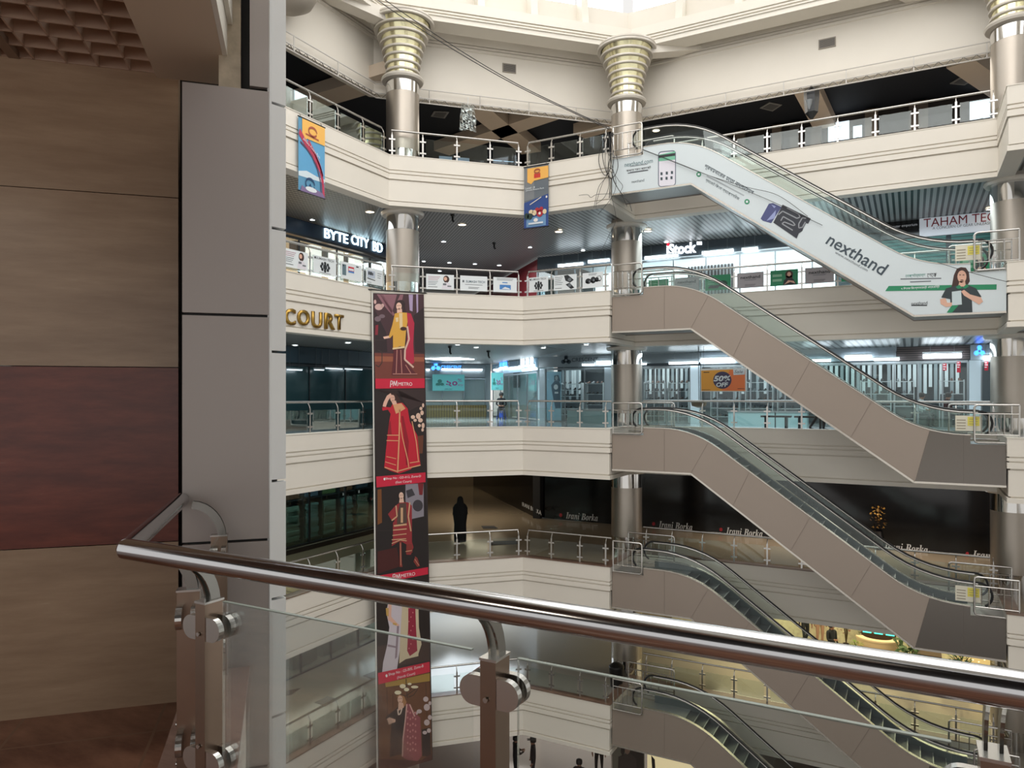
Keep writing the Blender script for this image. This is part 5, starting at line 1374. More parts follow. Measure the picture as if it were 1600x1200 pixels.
# cloth shop in the side wing: glass over columns of folded cloth
shop_front('dark glass front of the cloth shop in the side wing', LSHOP, 8, 24.8, fD + .21, cD - .05, 9, glass('cloth_shop_glass', (.82, .90, .88), .06), FRAME_D, w=.07)
board('shop_plinth', 'low dark plinth under the cloth shop glass', 'plinth', LSHOP, 8, 24.8, fD, fD + .15, .1, MATS['dark_plinth'])
area('cloth_shop_lamp', (-19.1, 17, -2.62), .7, 170, (.8, 1.0, .95), size_y=12)
BOLT = [MB().box((0, 0, 0), (.42, .62, .085)).mesh('folded_cloth', mat(f'cloth_{n}', c, .8)) for n, c in (('lilac', (150, 140, 152)), ('teal', (92, 128, 128)), ('sage', (110, 134, 122)), ('olive', (118, 116, 70)))]
CN = ('lilac', 'teal', 'sage', 'olive'); r = random.Random(11)
for k in range(13):
    y = 12.6 + k * .95; ci = (0, 0, 3, 0, 0, 1, 1, 2, 1, 2, 1, 2, 1)[k]
    st = empty('cloth_shelf', (-19.35, y, fD), 'dark shelf bay behind the cloth shop glass', 'shelf', 'shelf bays of the cloth shop')
    MB().box((-19.6, y - .44, fD + 1.15), (.6, .03, 2.3)).build('side_panel', FRAME_D, st)
    MB().box((-19.6, y, fD + .16), (.6, .85, .04)).build('shelf', FRAME_D, st); MB().box((-19.6, y, fD + 1.62), (.6, .85, .04)).build('shelf', FRAME_D, st)
    MB().box((-19.91, y, fD + 1.15), (.03, .85, 2.3)).build('back_panel', FRAME_D, st)
    for q in range(14):
        o = put('folded_cloth', BOLT[ci], None, (-19.52 + r.uniform(-.03, .03), y + r.uniform(-.03, .03), fD + .225 + q * .088), r.uniform(-.05, .05))
        props(o, f'folded {CN[ci]} cloth in a stack of the cloth shop', 'cloth', f'folded {CN[ci]} cloth stacks')
    MB().box((-19.5, y, fD + 1.92), (.3, .7, .5)).build('folded_display', mat(f'display_cloth_{"abc"[k % 3]}', ((70, 92, 52), (96, 60, 40), (60, 78, 96))[k % 3], .8, var=.4, vscale=9), st)
# dark mats on the tan floor and the far corridor lamps
for q, lab in (([(752, 822), (772, 822), (778, 826), (755, 826)], 'dark floor mat far down the tan corridor'), ([(765, 846), (806, 845), (811, 850), (764, 852)], 'dark floor mat at the inner corner of the tan gallery')):
    pts = [onZ(*v, fD + .004) for v in q]; c = sum(pts, Vector()) / 4; e = empty('floor_mat', (c.x, c.y, fD), lab, 'mat'); MB().prism(pts, (0, 0, .012)).build('pile', mat('mat_dark', (34, 30, 28), .8), e)
for k, (x, y) in enumerate(((-20.5, 34), (-22.5, 35.5))):
    e = empty('ceiling_light', (x, y, cD), 'warm strip light in the tan corridor ceiling', 'ceiling light', 'strip lights of the tan corridor')
    MB().box((x, y, cD - .03), (1.3, .25, .05)).build('diffuser', mat('lamp_strip_warm', (255, 238, 205), .5, em=7), e); MB().box((x, y, cD - .01), (1.4, .32, .03)).build('frame', FRAME, e)

# ------------------------------------------------------------------ lowest gallery (E): lounge, display cases
fE, cE = CURB['E'] - .1, CURB['D'] - 1.5
for q in ([(491, 1098), (511, 1088), (528, 1093), (508, 1103)], [(567, 1056), (587, 1048), (600, 1053), (580, 1061)], [(430, 1090), (445, 1080), (470, 1075), (455, 1086)]):
    struct('floor_inlay', MB().prism([onZ(*v, fE + .003) for v in q], (0, 0, .004)), mat('inlay_brown', (70, 56, 46), .2))
e = board('dark_shop_panel', 'black closed shop panel at the near end of the lowest side gallery', 'panel', LSHOP, 6, 17.2, fE, cE - .02, .06, mat('dark_panel', (44, 38, 34), .35))
shop_front('lit glass front of the jewellery shop on the lowest side gallery', LSHOP, 17.3, 24.8, fE + .02, cE - .05, 5, pane_green, FRAME_D, w=.04)
for k in range(5):
    y = 18.0 + 1.5 * k; e = empty('display_case', (-19.3, y, fE), 'low glass display case behind the lowest side gallery glass', 'display case', 'display cases of the lowest side gallery')
    MB().box((-19.3, y, fE + .3), (.7, 1.2, .6)).build('cabinet', mat('case_grey', (120, 124, 116), .4), e); MB().box((-19.3, y, fE + .80), (.66, 1.16, .38)).build('glass_case', pane, e)
    r = random.Random(k)
    for q in range(7):
        MB().box((-19.3 + r.uniform(-.22, .22), y + r.uniform(-.45, .45), fE + .62 + .06), (.08, .1, r.uniform(.06, .16))).build('trinket', mat('trinket_gold', (190, 172, 120), .3, .5), e)
area('jewel_lamp', (-20, 21, cE - .1), 2, 130, (1, .95, .8), size_y=6)
# bright blue shop at the end of the corridor
e = board('lit_screen', 'bright blue lit screen at the end of the lowest corridor', 'screen', Surf((-28.28, 34.78, 0), (4.2, 3.8, 0)), .4, 5.4, fE + .9, cE - .3, .05, mat('lit_sky_blue', (110, 190, 255), .4, em=3.2))
# lounge beyond the far railing
brick = mat('rough_cream_wall', (240, 222, 188), .7, var=.35, vscale=9, bump=.4)
struct('wall_right', MB().box((-3.0, 31.0, (fE + cE) / 2), (12, .12, cE - fE)), brick)
struct('floor_inlay', MB().prism([onZ(*v, fE + .003) for v in ((1300, 1018), (1345, 1012), (1352, 1030), (1300, 1030))], (0, 0, .004)), mat('green_turf', (104, 130, 40), .8, var=.3, vscale=20))
struct('floor_inlay', MB().prism([onZ(*v, fE + .003) for v in ((1400, 1028), (1440, 1024), (1450, 1040), (1400, 1040))], (0, 0, .004)), MATS['green_turf'])


def plant(label, x, y, z, h, spread, seed, n=70, leaf=.16, pot=.3, col=(60, 96, 44)):
    e = empty('potted_plant', (x, y, z), label, 'plant'); r = random.Random(seed)
    MB().lathe([(pot * .32, 0), (pot * .45, pot), (pot * .40, pot), (pot * .36, pot * .85)], (x, y, z), 14).build('pot', mat('pot_dark', (52, 42, 36), .5), e, 40)
    mb = MB(); st = MB()
    for q in range(9):
        a = r.uniform(0, 6.28); t = Vector((x + spread * .6 * math.cos(a), y + spread * .6 * math.sin(a), z + pot + (h - pot) * r.uniform(.5, .9))); st.tube([(x, y, z + pot * .8), (x + (t.x - x) * .3, y + (t.y - y) * .3, z + pot + (t.z - z - pot) * .6), t], .012, 5)
    for q in range(n):
        a = r.uniform(0, 6.28); el = r.uniform(-.2, 1.2); rr = spread * r.uniform(.25, 1); c = Vector((x + rr * math.cos(a), y + rr * math.sin(a), z + pot + (h - pot) * r.uniform(.25, 1)))
        d = Vector((math.cos(a) * math.cos(el), math.sin(a) * math.cos(el), math.sin(el))) * leaf; s = d.cross(Vector((0, 0, 1))).normalized() * leaf * .28
        mb.add([c, c + d * .5 + s, c + d - Vector((0, 0, leaf * .15)), c + d * .5 - s], [(0, 1, 2), (0, 2, 3)])
    st.build('stem', mat('stem_brown', (80, 64, 40), .7), e); mb.build('foliage', mat(f'leaf_{col[0]}_{col[1]}', col, .5), e)


X_ = lambda px, Y: onY(px, 1000, Y).x
plant('reddish-brown leafy tree against the rough cream wall', X_(1322, 30.4), 30.4, fE, 1.9, .42, 1, 160, .1, .25, (128, 70, 60))
plant('broad-leaved green plant right of the cream counter', X_(1422, 28.9), 28.9, fE, 1.15, .42, 2, 60, .34, .3, (52, 84, 36))
plant('dense green plant beside the beige box sign', X_(1501, 28.7), 28.7, fE, 1.1, .36, 5, 150, .14, .3, (44, 90, 50))
for k in range(3):
    plant(f'dark green leafy plant behind the teal-lit shelf, {["first", "second", "third"][k]} from the tree', X_(1349 + 22 * k, 30.6), 30.6, fE, 1.3, .15, 8 + k, 90, .10, .3, (44, 78, 34))
plant('small bright green shrub at the end of the cream counter', X_(1339, 29.2), 29.2, fE, .75, .2, 19, 120, .08, .2, (120, 150, 50))
cx_, cy_ = X_(1371, 29.75), 29.75; e = empty('reception_counter', (cx_, cy_, fE), 'curved cream reception counter in the yellow lit lounge', 'counter')
arc = [(cx_ + .62 * math.cos(math.radians(a)), cy_ + .1 - .5 * math.sin(math.radians(a))) for a in range(165, 14, -10)]
cm_ = mat('counter_cream', (232, 206, 166), .4)
MB().sweep(arc, [(0, fE), (.02, fE + .40), (.06, fE + .46), (.10, fE + .78), (.13, fE + .78), (.13, fE + .84), (-.12, fE + .84), (-.12, fE)]).build('front', cm_, e, 40)
MB().sweep(arc, [(.12, fE + .40), (.14, fE + .44), (.08, fE + .44), (.04, fE + .40)]).build('band', mat('counter_tan', (190, 150, 104), .4), e, 40)
s = Surf((0, 30.1, 0), (1, 0, 0)); a0, a1 = span(s, 1346, 1400)
e = empty('lit_shelf', ((a0 + a1) / 2, 30.1, fE), 'narrow shelf with teal glowing edges behind the cream counter', 'shelf')
MB().box(((a0 + a1) / 2, 30.1, fE + .45), (a1 - a0, .2, .9)).build('cabinet', mat('shelf_dark_brown', (70, 52, 40), .5), e)
for q in range(3):
    x = a0 + (a1 - a0) * (q + .5) / 3; MB().box((x, 29.99, fE + .92), ((a1 - a0) / 4, .03, .06)).build('lit_edge', mat('lit_teal', (70, 220, 190), .4, em=2), e)
x_, y_ = X_(1481, 28.1), 28.1; e = empty('box_sign', (x_, y_, fE), 'small beige box sign in the lounge beside the green plant', 'sign')
MB().box((x_, y_, fE + .33), (.36, .36, .66)).build('box', mat('box_beige', (214, 196, 150), .5), e); MB().box((x_, y_, fE + .67), (.4, .4, .03)).build('lid', mat('box_lid', (230, 214, 170), .5), e)
s = Surf((0, y_ - .182, 0), (1, 0, 0)); text('letters', 'INDOOR', s, s.pt(x_, fE + .42), .27, .08, INK, e, off=.003)
x_, y_ = X_(1448, 29.6), 29.6; e = empty('low_table', (x_, y_, fE), 'low dark brown table in the lounge', 'table'); MB().box((x_, y_, fE + .46), (.9, .5, .22)).build('top', mat('table_brown', (58, 30, 26), .3), e)
for x in (-.35, .35): MB().box((x_ + x, y_, fE + .175), (.06, .4, .35)).build('leg', FRAME, e)
s = Surf((0, 30.6, 0), (1, 0, 0)); a0, a1 = span(s, 1503, 1556)
e = board('glow_wall_board', 'cream wall panel with added glow past the green plant', 'panel', s, a0, a1, fE, fE + 1.6, .08, mat('cream_lit', (240, 214, 150), .5, em=.25))  # plain wall panel, the yellow lighting on it put in as emission
flat('sparkle_pattern', s, [ell(1520 + 9 * (k % 3), 1030 + 7 * (k // 3) + (k % 2) * 3, 1.5, 1, 6) for k in range(8)], mat('sparkle', (255, 240, 200), .4, em=1), e, .084)
p = onZ(964, 1070, fE); e = empty('litter_bin', (-8.55, 23.0, fE), 'black round litter bin beside the steel column on the lowest gallery', 'bin')
MB().lathe([(.2, 0), (.24, .6), (.25, .62)], (-8.55, 23.0, fE), 20).build('body', black, e, 40); MB().lathe([(.25, .62), (.25, .68), (.1, .78)], (-8.55, 23.0, fE), 20).build('lid', dark_steel, e, 40)

# ------------------------------------------------------------------ ground floor: portrait poster and lit shop
G = Surf((0, 23.8, 0), (1, 0, 0)); G2 = Surf((0, 25.8, 0), (1, 0, 0)); N5 = lambda pts: zoom(780, 1120, 5.333, pts)
a0, a1 = span(G, 957, 1007); e = board('portrait_poster', 'large muted portrait poster of a veiled woman on the ground floor', 'poster', G, a0, a1, GROUND, GROUND + 2.5, .02, mat('poster_green_grey', (122, 118, 104), .5))
flat('dark_side', G, [N5([(1085, 235), (1205, 262), (1205, 600), (1085, 600)])], mat('poster_dark', (56, 48, 42), .5), e, .025)
flat('portrait_robe', G, [N5([(985, 600), (995, 330), (1050, 305), (1100, 305), (1145, 350), (1150, 600)])], mat('poster_umber', (74, 64, 58), .5), e, .029)
flat('portrait_face', G, [N5([(1050, 250), (1090, 245), (1092, 290), (1070, 312), (1048, 290)])], mat('poster_flesh', (150, 122, 104), .5), e, .033)
flat('portrait_hair', G, [N5([(1018, 232), (1060, 240), (1045, 300), (1030, 330), (1015, 290)]), N5([(1092, 240), (1130, 262), (1140, 310), (1100, 290)])], mat('poster_hair', (60, 50, 44), .5), e, .031)
a0, a1 = span(G2, 1012, 1120); e = board('glow_wall_board', 'warm cream panel with added glow for the lit shop beside the ground floor portrait poster', 'panel', G2, a0, a1, GROUND, GROUND + 2.5, .05, mat('warm_lit_cream', (240, 222, 176), .5, em=.5))  # emissive board standing in for a lit shop interior
flat('dark_blade', G2, [N5([(1270, 315), (1300, 350), (1315, 600), (1290, 600)])], INK, e, .055)

# ------------------------------------------------------------------ topmost gallery: stalls beyond the railing, plastic sheet, loudspeaker, vents
fA = CURB['A'] - .1
s = Surf((0, 31.35, 0), (1, 0, 0))
for k, (px0, px1, y0, y1, lab) in enumerate(((1294, 1327, 194, 222, 'bright white stall screen behind the topmost railing'), (1333, 1347, 198, 216, 'narrow bright stall screen beside the wider one'), (1515, 1552, 160, 188, 'bright stall screen next to the last steel column'))):
    a0, a1 = span(s, px0, px1); e = board('lit_screen', lab, 'screen', s, a0, a1, zof(s, px0, y1), zof(s, px0, y0), .05, mat('lit_white_blue', (214, 228, 240), .5, em=1.0)); MB().box(((a0 + a1) / 2, 31.32, (fA + zof(s, px0, y1)) / 2), (.1, .05, zof(s, px0, y1) - fA)).build('stand', dark_steel, e)
c12 = Surf(Vector((-18.5, 25, 0)) + Vector((-RT2, RT2, 0)) * 2.2, (4.2, 3.8, 0))
for px0, px1, y0, y1, lab in ((686, 706, 227, 252, 'dim blue stall screen next to the corner column'), (712, 733, 228, 252, 'dim blue stall screen behind the second glass pane'), (769, 802, 228, 251, 'bright blue-white stall screen near the inner corner')):
    a0, a1 = span(c12, px0, px1); e = board('lit_screen', lab, 'screen', c12, a0, a1, zof(c12, px0, y1), min(10.85, zof(c12, px0, y0)), .05, mat('lit_pale_blue' + lab[:3], (170, 200, 224), .5, em=.9 if 'bright' in lab else .25)); q = c12.pt((a0 + a1) / 2, 0, .03); MB().box((q.x, q.y, (fA + zof(c12, px0, y1)) / 2), (.1, .1, zof(c12, px0, y1) - fA)).build('stand', dark_steel, e)
for px0, px1, col in ((1150, 1165, (96, 84, 74)), (1208, 1222, (110, 96, 84)), (1236, 1252, (70, 64, 60)), (1268, 1284, (84, 74, 68)), (1352, 1372, (104, 92, 80)), (1420, 1450, (90, 80, 72))):
    a0, a1 = span(s, px0, px1); struct('wall_right_pier', MB().box(((a0 + a1) / 2, 31.2, 9.1), (a1 - a0, .3, 3.6)), mat('stall_pier_%d' % col[0], col, .6))
for q, lab in (([(1187, 168), (1202, 159), (1222, 163), (1207, 173)], 'square ceiling vent above the white escalator'), ([(1484, 130), (1505, 117), (1527, 121), (1507, 132)], 'square ceiling vent near the last steel column'), ([(673, 181), (678, 173), (702, 174), (695, 184)], 'square ceiling vent beside the corner column')):
    pts = [onZ(*v, 10.985) for v in q]; c = sum(pts, Vector()) / 4; e = empty('ceiling_vent', (c.x, c.y, 10.98), lab, 'vent')
    MB().prism(pts, (0, 0, -.03)).build('surround', mat('vent_grey', (130, 130, 128), .5), e); MB().prism([c + (v - c) * .72 - Vector((0, 0, .031)) for v in pts], (0, 0, -.01)).build('louvre', mat('vent_louvre', (84, 84, 84), .5), e)
p = onY(1268, 150, 25.9); e = empty('loudspeaker', (p.x, p.y, 9.0), 'dark loudspeaker hung from the truss over the topmost far gallery', 'loudspeaker')
MB().lathe([(.05, -.75), (.20, -.55), (.24, -.1), (.24, .15), (.1, .2)], (p.x, p.y, p.z), 6).build('cabinet', mat('speaker_black', (30, 34, 38), .35), e); MB().lathe([(.12, -.1), (.06, -.3), (.02, -.4)], (p.x - .05, p.y - .2, p.z - .1), 12).build('horn', mat('speaker_grey', (140, 146, 150), .4), e, 40)
MB().tube([(p.x, p.y, p.z + .15), (p.x, p.y, 11.0)], .02, 6).build('hanger', dark_steel, e)
p = onD(731, 186, 34.55); e = empty('plastic_sheet', (p.x, p.y, p.z - .5), 'crumpled clear plastic sheet hanging from the truss by the crossing beams', 'plastic sheet')
r = random.Random(5); mb = MB(); n = 9; m_ = 12; g = []
for i in range(m_ + 1):
    for k in range(n + 1):
        u = k / n - .5; v = i / m_; w = .55 * (.85 + .25 * v); q = p + Vector((RT2, RT2, 0)) * (u * w) + Vector((RT2, -RT2, 0)) * (.05 * math.sin(k * 2.4 + i * .8) + r.uniform(-.03, .03)); g.append((q.x, q.y, p.z + .48 - v * (.85 + .12 * abs(u))))
mb.add(g, [(i * (n + 1) + k, i * (n + 1) + k + 1, (i + 1) * (n + 1) + k + 1, (i + 1) * (n + 1) + k) for i in range(m_) for k in range(n)])
pm = glass('clear_plastic', (.72, .72, .70), .16, .25); mb.build('film', pm, e)
MB().tube([p + Vector((0, 0, .46)), p + Vector((0, 0, .75))], .008, 5).build('tie', white, e)
# ------------------------------------------------------------------ loose cables
cab = mat('cable_black', (28, 26, 26), .5)


def cable(label, pts, r=.012, n=26):
    pts = [Vector(q) for q in pts]; out = []
    for i in range(len(pts) - 1):       # Catmull-Rom
        p0, p1, p2, p3 = pts[max(0, i - 1)], pts[i], pts[i + 1], pts[min(len(pts) - 1, i + 2)]
        for k in range(8):
            t = k / 8; out.append(.5 * ((2 * p1) + (p2 - p0) * t + (2 * p0 - 5 * p1 + 4 * p2 - p3) * t * t + (3 * p1 - p0 - 3 * p2 + p3) * t ** 3))
    out.append(pts[-1]); return MB().tube(out, r, 5)


P2c = Vector((-8.12, 21.22, 8.05))
ck = lambda px, py, Y: onY(px, py, Y)
for k in range(2):
    o = cable('', [onD(520, -60 - 8 * k, 31.9), onD(590 + 4 * k, 0 - 6 * k, 31.8), onD(690 + 3 * k, 66 - 4 * k, 31.3), onD(800, 130 - 3 * k, 30.7), onD(900, 178 - 2 * k, 29.9), P2c + Vector((0, 0, .12 + .05 * k))], .013).build('aerial_cable', cab)
    props(o, ['lower of two thin cables slung across the atrium to the escalator head', 'upper of two thin cables slung across the atrium to the escalator head'][k], 'cable', 'cables slung across the atrium')
e = empty('cable_bundle', P2c, 'tangled bundle of black cables hanging at the white escalator head', 'cables'); r = random.Random(21)
ZB = lambda x, y: (900 + x / 5.333, 180 + y / 5.333)
strands = [[(250, 150), (200, 280), (195, 400), (235, 500), (285, 440), (290, 300), (270, 170)], [(260, 150), (225, 300), (230, 420), (275, 520), (330, 500), (350, 420), (330, 330)], [(270, 140), (300, 280), (270, 430), (285, 560), (280, 690)], [(280, 150), (310, 330), (300, 500), (340, 600), (400, 680)], [(255, 160), (265, 330), (250, 500), (190, 600), (150, 770)], [(290, 160), (300, 380), (330, 560), (300, 680), (180, 830)], [(275, 180), (290, 420), (350, 530), (390, 590), (370, 660), (440, 720), (470, 800)], [(260, 200), (240, 380), (270, 560), (240, 680), (160, 740)], [(290, 480), (320, 560), (370, 650), (430, 760)], [(270, 480), (220, 560), (180, 700), (165, 770)], [(265, 150), (245, 220), (270, 330), (310, 300), (300, 200), (265, 160)], [(20, 668), (90, 662), (125, 685), (170, 660), (280, 655)], [(280, 640), (330, 860), (280, 1000), (180, 1190)]]
MB().box((-8.05, 21.30, 8.02), (.06, .03, .12)).build('tie', black, e)
for k, sN in enumerate(strands):
    cable('', [onY(*ZB(x + r.uniform(-6, 6), y), 21.16 + r.uniform(-.05, .03)) for x, y in sN], .011 if k < 4 else .007).build('strand', cab, e)
for k, pts in enumerate(([(1003, 233), (1045, 249), (1092, 268), (1140, 287), (1200, 312), (1245, 333), (1285, 352)], [(1004, 234), (1060, 256), (1110, 275), (1165, 292), (1215, 305), (1262, 338)])):
    o = cable('', [onY(x, y, 21.345 - .035 * k) for x, y in pts], .007).build('draped_cable', cab)
    props(o, ['thin cable draped low across the white escalator advert', 'thin cable draped high across the white escalator advert'][k], 'cable', 'cables draped over the advert')
o = cable('', [onY(x, y, 21.3) for x, y in ((1465, 410), (1500, 421), (1540, 432), (1590, 444))], .007).build('draped_cable', cab); props(o, 'thin cable trailing past the printed woman to the escalator foot', 'cable')
# ------------------------------------------------------------------ the long fashion banner hung from the parapet
T0, T1, BL = Vector((-14.13, 17.34, 3.15)), Vector((-13.38, 18.98, 3.15)), Vector((-13.74, 17.13, -11.9))
LB = Surf(T0, T1 - T0, T0 - BL)
e = empty('fashion_banner', LB.at(632, 1195), 'very long vertical fashion banner with five photographs of dressed women', 'banner')
BN = e
MB().prism([LB.at(583, 458, -.004), LB.at(662, 460, -.004), LB.at(676, 1187, -.004), LB.at(591, 1213, -.004)], LB.n * .006).build('cloth', mat('banner_dark', (44, 34, 34), .5), e)
MB().tube([LB.at(581.5, 456), LB.at(589.5, 1214)], .022, 6).build('edge_cord', mat('white_cord', (222, 220, 214), .5), e)
MB().tube([LB.at(572, 452, .0), LB.at(672, 458.5, .0)], .022, 6).build('top_rod', dark_steel, e)
bm = lambda n, c: mat('banner_' + n, c, .5)
def F1(nm, polys, c, off):
    for g in ([polys] if nm != 'skin_print' else [[p] for p in polys]): flat(nm, LB, g, bm('_'.join(map(str, c)), c), BN, off)


V6 = lambda pts: zoom(570, 450, 6, pts); V7 = lambda pts: zoom(570, 640, 6, pts); V8 = lambda pts: zoom(570, 830, 6, pts); V9 = lambda pts: zoom(570, 1010, 6.3167, pts)
# photograph 1: yellow tunic, red shawl, purple curtains
F1('curtain', [V6([(82, 55), (550, 60), (556, 640), (90, 640)])], (72, 46, 52), .004)
F1('curtain_fold', [V6(q) for q in ([(110, 58), (300, 62), (250, 250), (190, 180)], [(330, 62), (360, 62), (350, 110), (300, 130)], [(140, 60), (170, 60), (280, 250), (262, 262)])], (140, 96, 106), .007)
F1('curtain_light', [V6(q) for q in ([(480, 60), (498, 60), (500, 350), (488, 350)], [(410, 62), (450, 62), (446, 220), (420, 210)])], (176, 156, 190), .0075)
F1('curtain_dark', [V6(q) for q in ([(90, 200), (200, 420), (210, 600), (95, 600)], [(455, 260), (553, 180), (555, 610), (470, 600)])], (48, 34, 38), .0078)
F1('stage_floor', [V6([(90, 610), (556, 620), (558, 850), (96, 850)])], (120, 62, 52), .006)
F1('stage_edge', [V6([(92, 640), (556, 650), (556, 690), (92, 690)])], (158, 92, 68), .008)
F1('chair', [V6(q) for q in stroke([(100, 720), (130, 740), (160, 700), (160, 600), (120, 580)], 8) + stroke([(84, 490), (190, 490)], 6)], (60, 48, 46), .009)
F1('flowers', [V6(ell(*q)) for q in ((130, 178, 38, 30), (95, 130, 12, 20), (165, 165, 14, 18))], (214, 176, 170), .008)
F1('flowers', [V6(ell(*q)) for q in ((120, 290, 30, 25), (160, 265, 28, 18))], (120, 100, 108), .008)
F1('red_vase', [V6([(100, 350), (125, 345), (120, 440), (95, 440)])], (140, 40, 56), .009)
F1('hair', [V6(ell(332, 150, 46, 38)), V6([(368, 140), (385, 230), (350, 240)])], (52, 34, 36), .009)
F1('skin_print', [V6(ell(318, 172, 26, 36)), V6([(300, 195), (345, 195), (350, 250), (300, 250)]), V6([(170, 458), (230, 446), (235, 468), (180, 478)])], (238, 196, 176), .011)
F1('tunic', [V6([(280, 240), (330, 228), (395, 232), (402, 300), (385, 400), (372, 560), (330, 545), (262, 572), (262, 440), (235, 470), (222, 455), (255, 350)])], (222, 168, 70), .012)
F1('embroidery', [V6([(318, 236), (350, 236), (352, 370), (325, 380)]), V6([(285, 280), (312, 275), (312, 315), (290, 320)]), V6([(258, 562), (372, 545), (372, 562), (258, 578)])], (232, 206, 160), .014)
F1('trouser', [V6([(268, 575), (362, 568), (372, 680), (440, 760), (490, 815), (250, 818), (262, 700)])], (96, 40, 48), .0125)
F1('trouser_pattern', [V6(q) for q in stroke([(300, 580), (292, 800)], 8) + stroke([(335, 580), (345, 800)], 8) + stroke([(380, 720), (430, 800)], 8) + stroke([(260, 806), (490, 806)], 8)], (186, 128, 116), .014)
F1('shawl', [V6([(392, 232), (430, 240), (462, 330), (452, 520), (462, 700), (430, 720), (366, 670), (395, 480), (400, 340)])], (184, 42, 70), .0145)
F1('shawl_edge', [V6(q) for q in stroke([(396, 360), (412, 480), (375, 580), (372, 670), (455, 745)], 16)], (220, 186, 170), .016)
F1('bag', [V6(ell(360, 382, 30, 18))], (70, 40, 34), .016)
F1('face_mark', [V6(rect(302, 165, 314, 169)), V6(rect(322, 163, 334, 167)), V6(rect(312, 190, 326, 195))], (70, 36, 36), .014)
RED = bm('crimson', (206, 34, 64)); BW = bm('letter_white', (240, 236, 236))
flat('red_band', LB, [V6([(96, 850), (558, 848), (558, 938), (98, 944)])], RED, BN, .018)
ltext('letters', 'METRO', LB, (622, 600), (643.5, 600), 5.2, BW, BN, off=.021)
flat('monogram', LB, [V6(q) for q in stroke([(236, 930), (240, 870), (258, 875), (256, 900), (244, 905)], 6) + stroke([(262, 920), (272, 872), (282, 915), (296, 868), (300, 920)], 6)], BW, BN, .021)
# photograph 2: red dress
F1('backdrop', [V6([(96, 944), (560, 938), (568, 1700), (104, 1790)])], (40, 30, 30), .006)
F1('backdrop_wall', [V6([(110, 960), (300, 950), (420, 1150), (560, 1080), (560, 944)])], (58, 42, 42), .0065)
F1('blossom', [V7(ell(*q)) for q in ((500, 60, 22, 28), (535, 30, 16, 22), (450, 70, 20, 18), (470, 100, 16, 14), (520, 100, 22, 20), (545, 150, 14, 26), (510, 150, 14, 16), (540, 190, 12, 16), (545, -40, 10, 20), (525, -10, 14, 16))], (226, 192, 172), .008)
F1('pot', [V7([(490, 250), (548, 240), (545, 330), (540, 410), (500, 412)])], (104, 60, 42), .008)
F1('hair', [V6([(215, 1000), (250, 980), (300, 1000), (345, 1070), (300, 1080), (270, 1060), (230, 1030)])], (62, 36, 32), .009)
F1('skin_print', [V6(ell(258, 1035, 22, 34)), V6([(245, 1060), (290, 1055), (300, 1090), (262, 1095)]), V6([(165, 1110), (175, 1070), (205, 1010), (240, 985), (250, 1005), (215, 1060), (195, 1115)])], (232, 184, 164), .011)
F1('dress', [V6([(260, 1085), (350, 1075), (400, 1130), (420, 1250)]) + V7([(440, 150), (490, 240), (520, 520), (440, 545), (430, 560), (320, 600), (240, 575), (180, 545), (205, 300), (225, 130), (240, 40), (215, 0)]) + V6([(165, 1150), (160, 1120), (200, 1115), (240, 1120)])], (196, 30, 52), .010)
F1('dress_trim', [V6([(262, 1095), (340, 1080), (380, 1130), (330, 1160), (290, 1180)])] + [V7(q) for q in stroke([(325, 0), (320, 250), (305, 590)], 12) + stroke([(185, 540), (300, 580), (420, 545), (520, 520)], 10) + stroke([(205, 240), (320, 240)], 8) + stroke([(200, 290), (320, 292)], 8) + stroke([(420, 500), (510, 485)], 8) + stroke([(330, 120), (350, 260), (400, 470), (410, 540)], 8) + stroke([(440, 110), (480, 300), (500, 480)], 8) + stroke([(200, 440), (290, 460)], 6) + stroke([(190, 490), (290, 520)], 6)], (222, 164, 120), .014)
F1('dress_shade', [V7([(340, 60), (360, 60), (410, 300), (400, 520), (385, 520), (370, 300)]), V7([(225, 130), (240, 100), (250, 240), (215, 240)])], (150, 22, 40), .0135)
F1('face_mark', [V6(rect(248, 1026, 256, 1030)), V6(rect(264, 1024, 272, 1028)), V6(rect(255, 1052, 266, 1056))], (80, 36, 34), .014)
flat('red_band', LB, [V7([(104, 628), (566, 588), (566, 680), (108, 730)])], RED, BN, .018)
LBt = Surf(LB.o, LB.x, LB.u)
ltext('letters', 'Shop No : GD-012, Zone-D', LB, (602, 748.5), (657, 744), 4.4, BW, BN, off=.021)
ltext('letters', '(East Court)', LB, (617.5, 754.2), (642.5, 752), 4.4, BW, BN, off=.021)
flat('pin', LB, [ell(600.2, 748.5, 1.5, 2.2, 8)], BW, BN, .021)
# photograph 3: red jacket outfit on black
F1('backdrop', [V7([(108, 730), (566, 680), (580, 1130), (112, 1130)])] + [V8([(112, 0), (586, -10), (590, 340), (116, 415)])], (34, 26, 26), .006)
F1('grey_poster', [V7([(380, 700), (550, 690), (552, 1000), (440, 1025), (380, 860)])], (140, 134, 144), .008)
F1('grey_poster_figure', [V7(ell(495, 900, 48, 55)), V7([(385, 760), (440, 740), (470, 800), (400, 830)])], (62, 58, 64), .0095)
F1('gold_drape', [V7([(118, 750), (155, 745), (160, 1060), (118, 1080)])], (120, 72, 34), .008)
F1('red_glow', [V8([(118, 190), (300, 150), (330, 330), (118, 400)])], (72, 26, 24), .008)
F1('red_curtain', [V7([(495, 690), (550, 690), (540, 800), (510, 800)])], (120, 34, 40), .0085)
F1('hair', [V7(ell(342, 805, 34, 42))], (40, 28, 28), .009)
F1('skin_print', [V7(ell(340, 808, 22, 34)), V7([(325, 830), (360, 830), (365, 870), (320, 872)])], (230, 192, 172), .011)
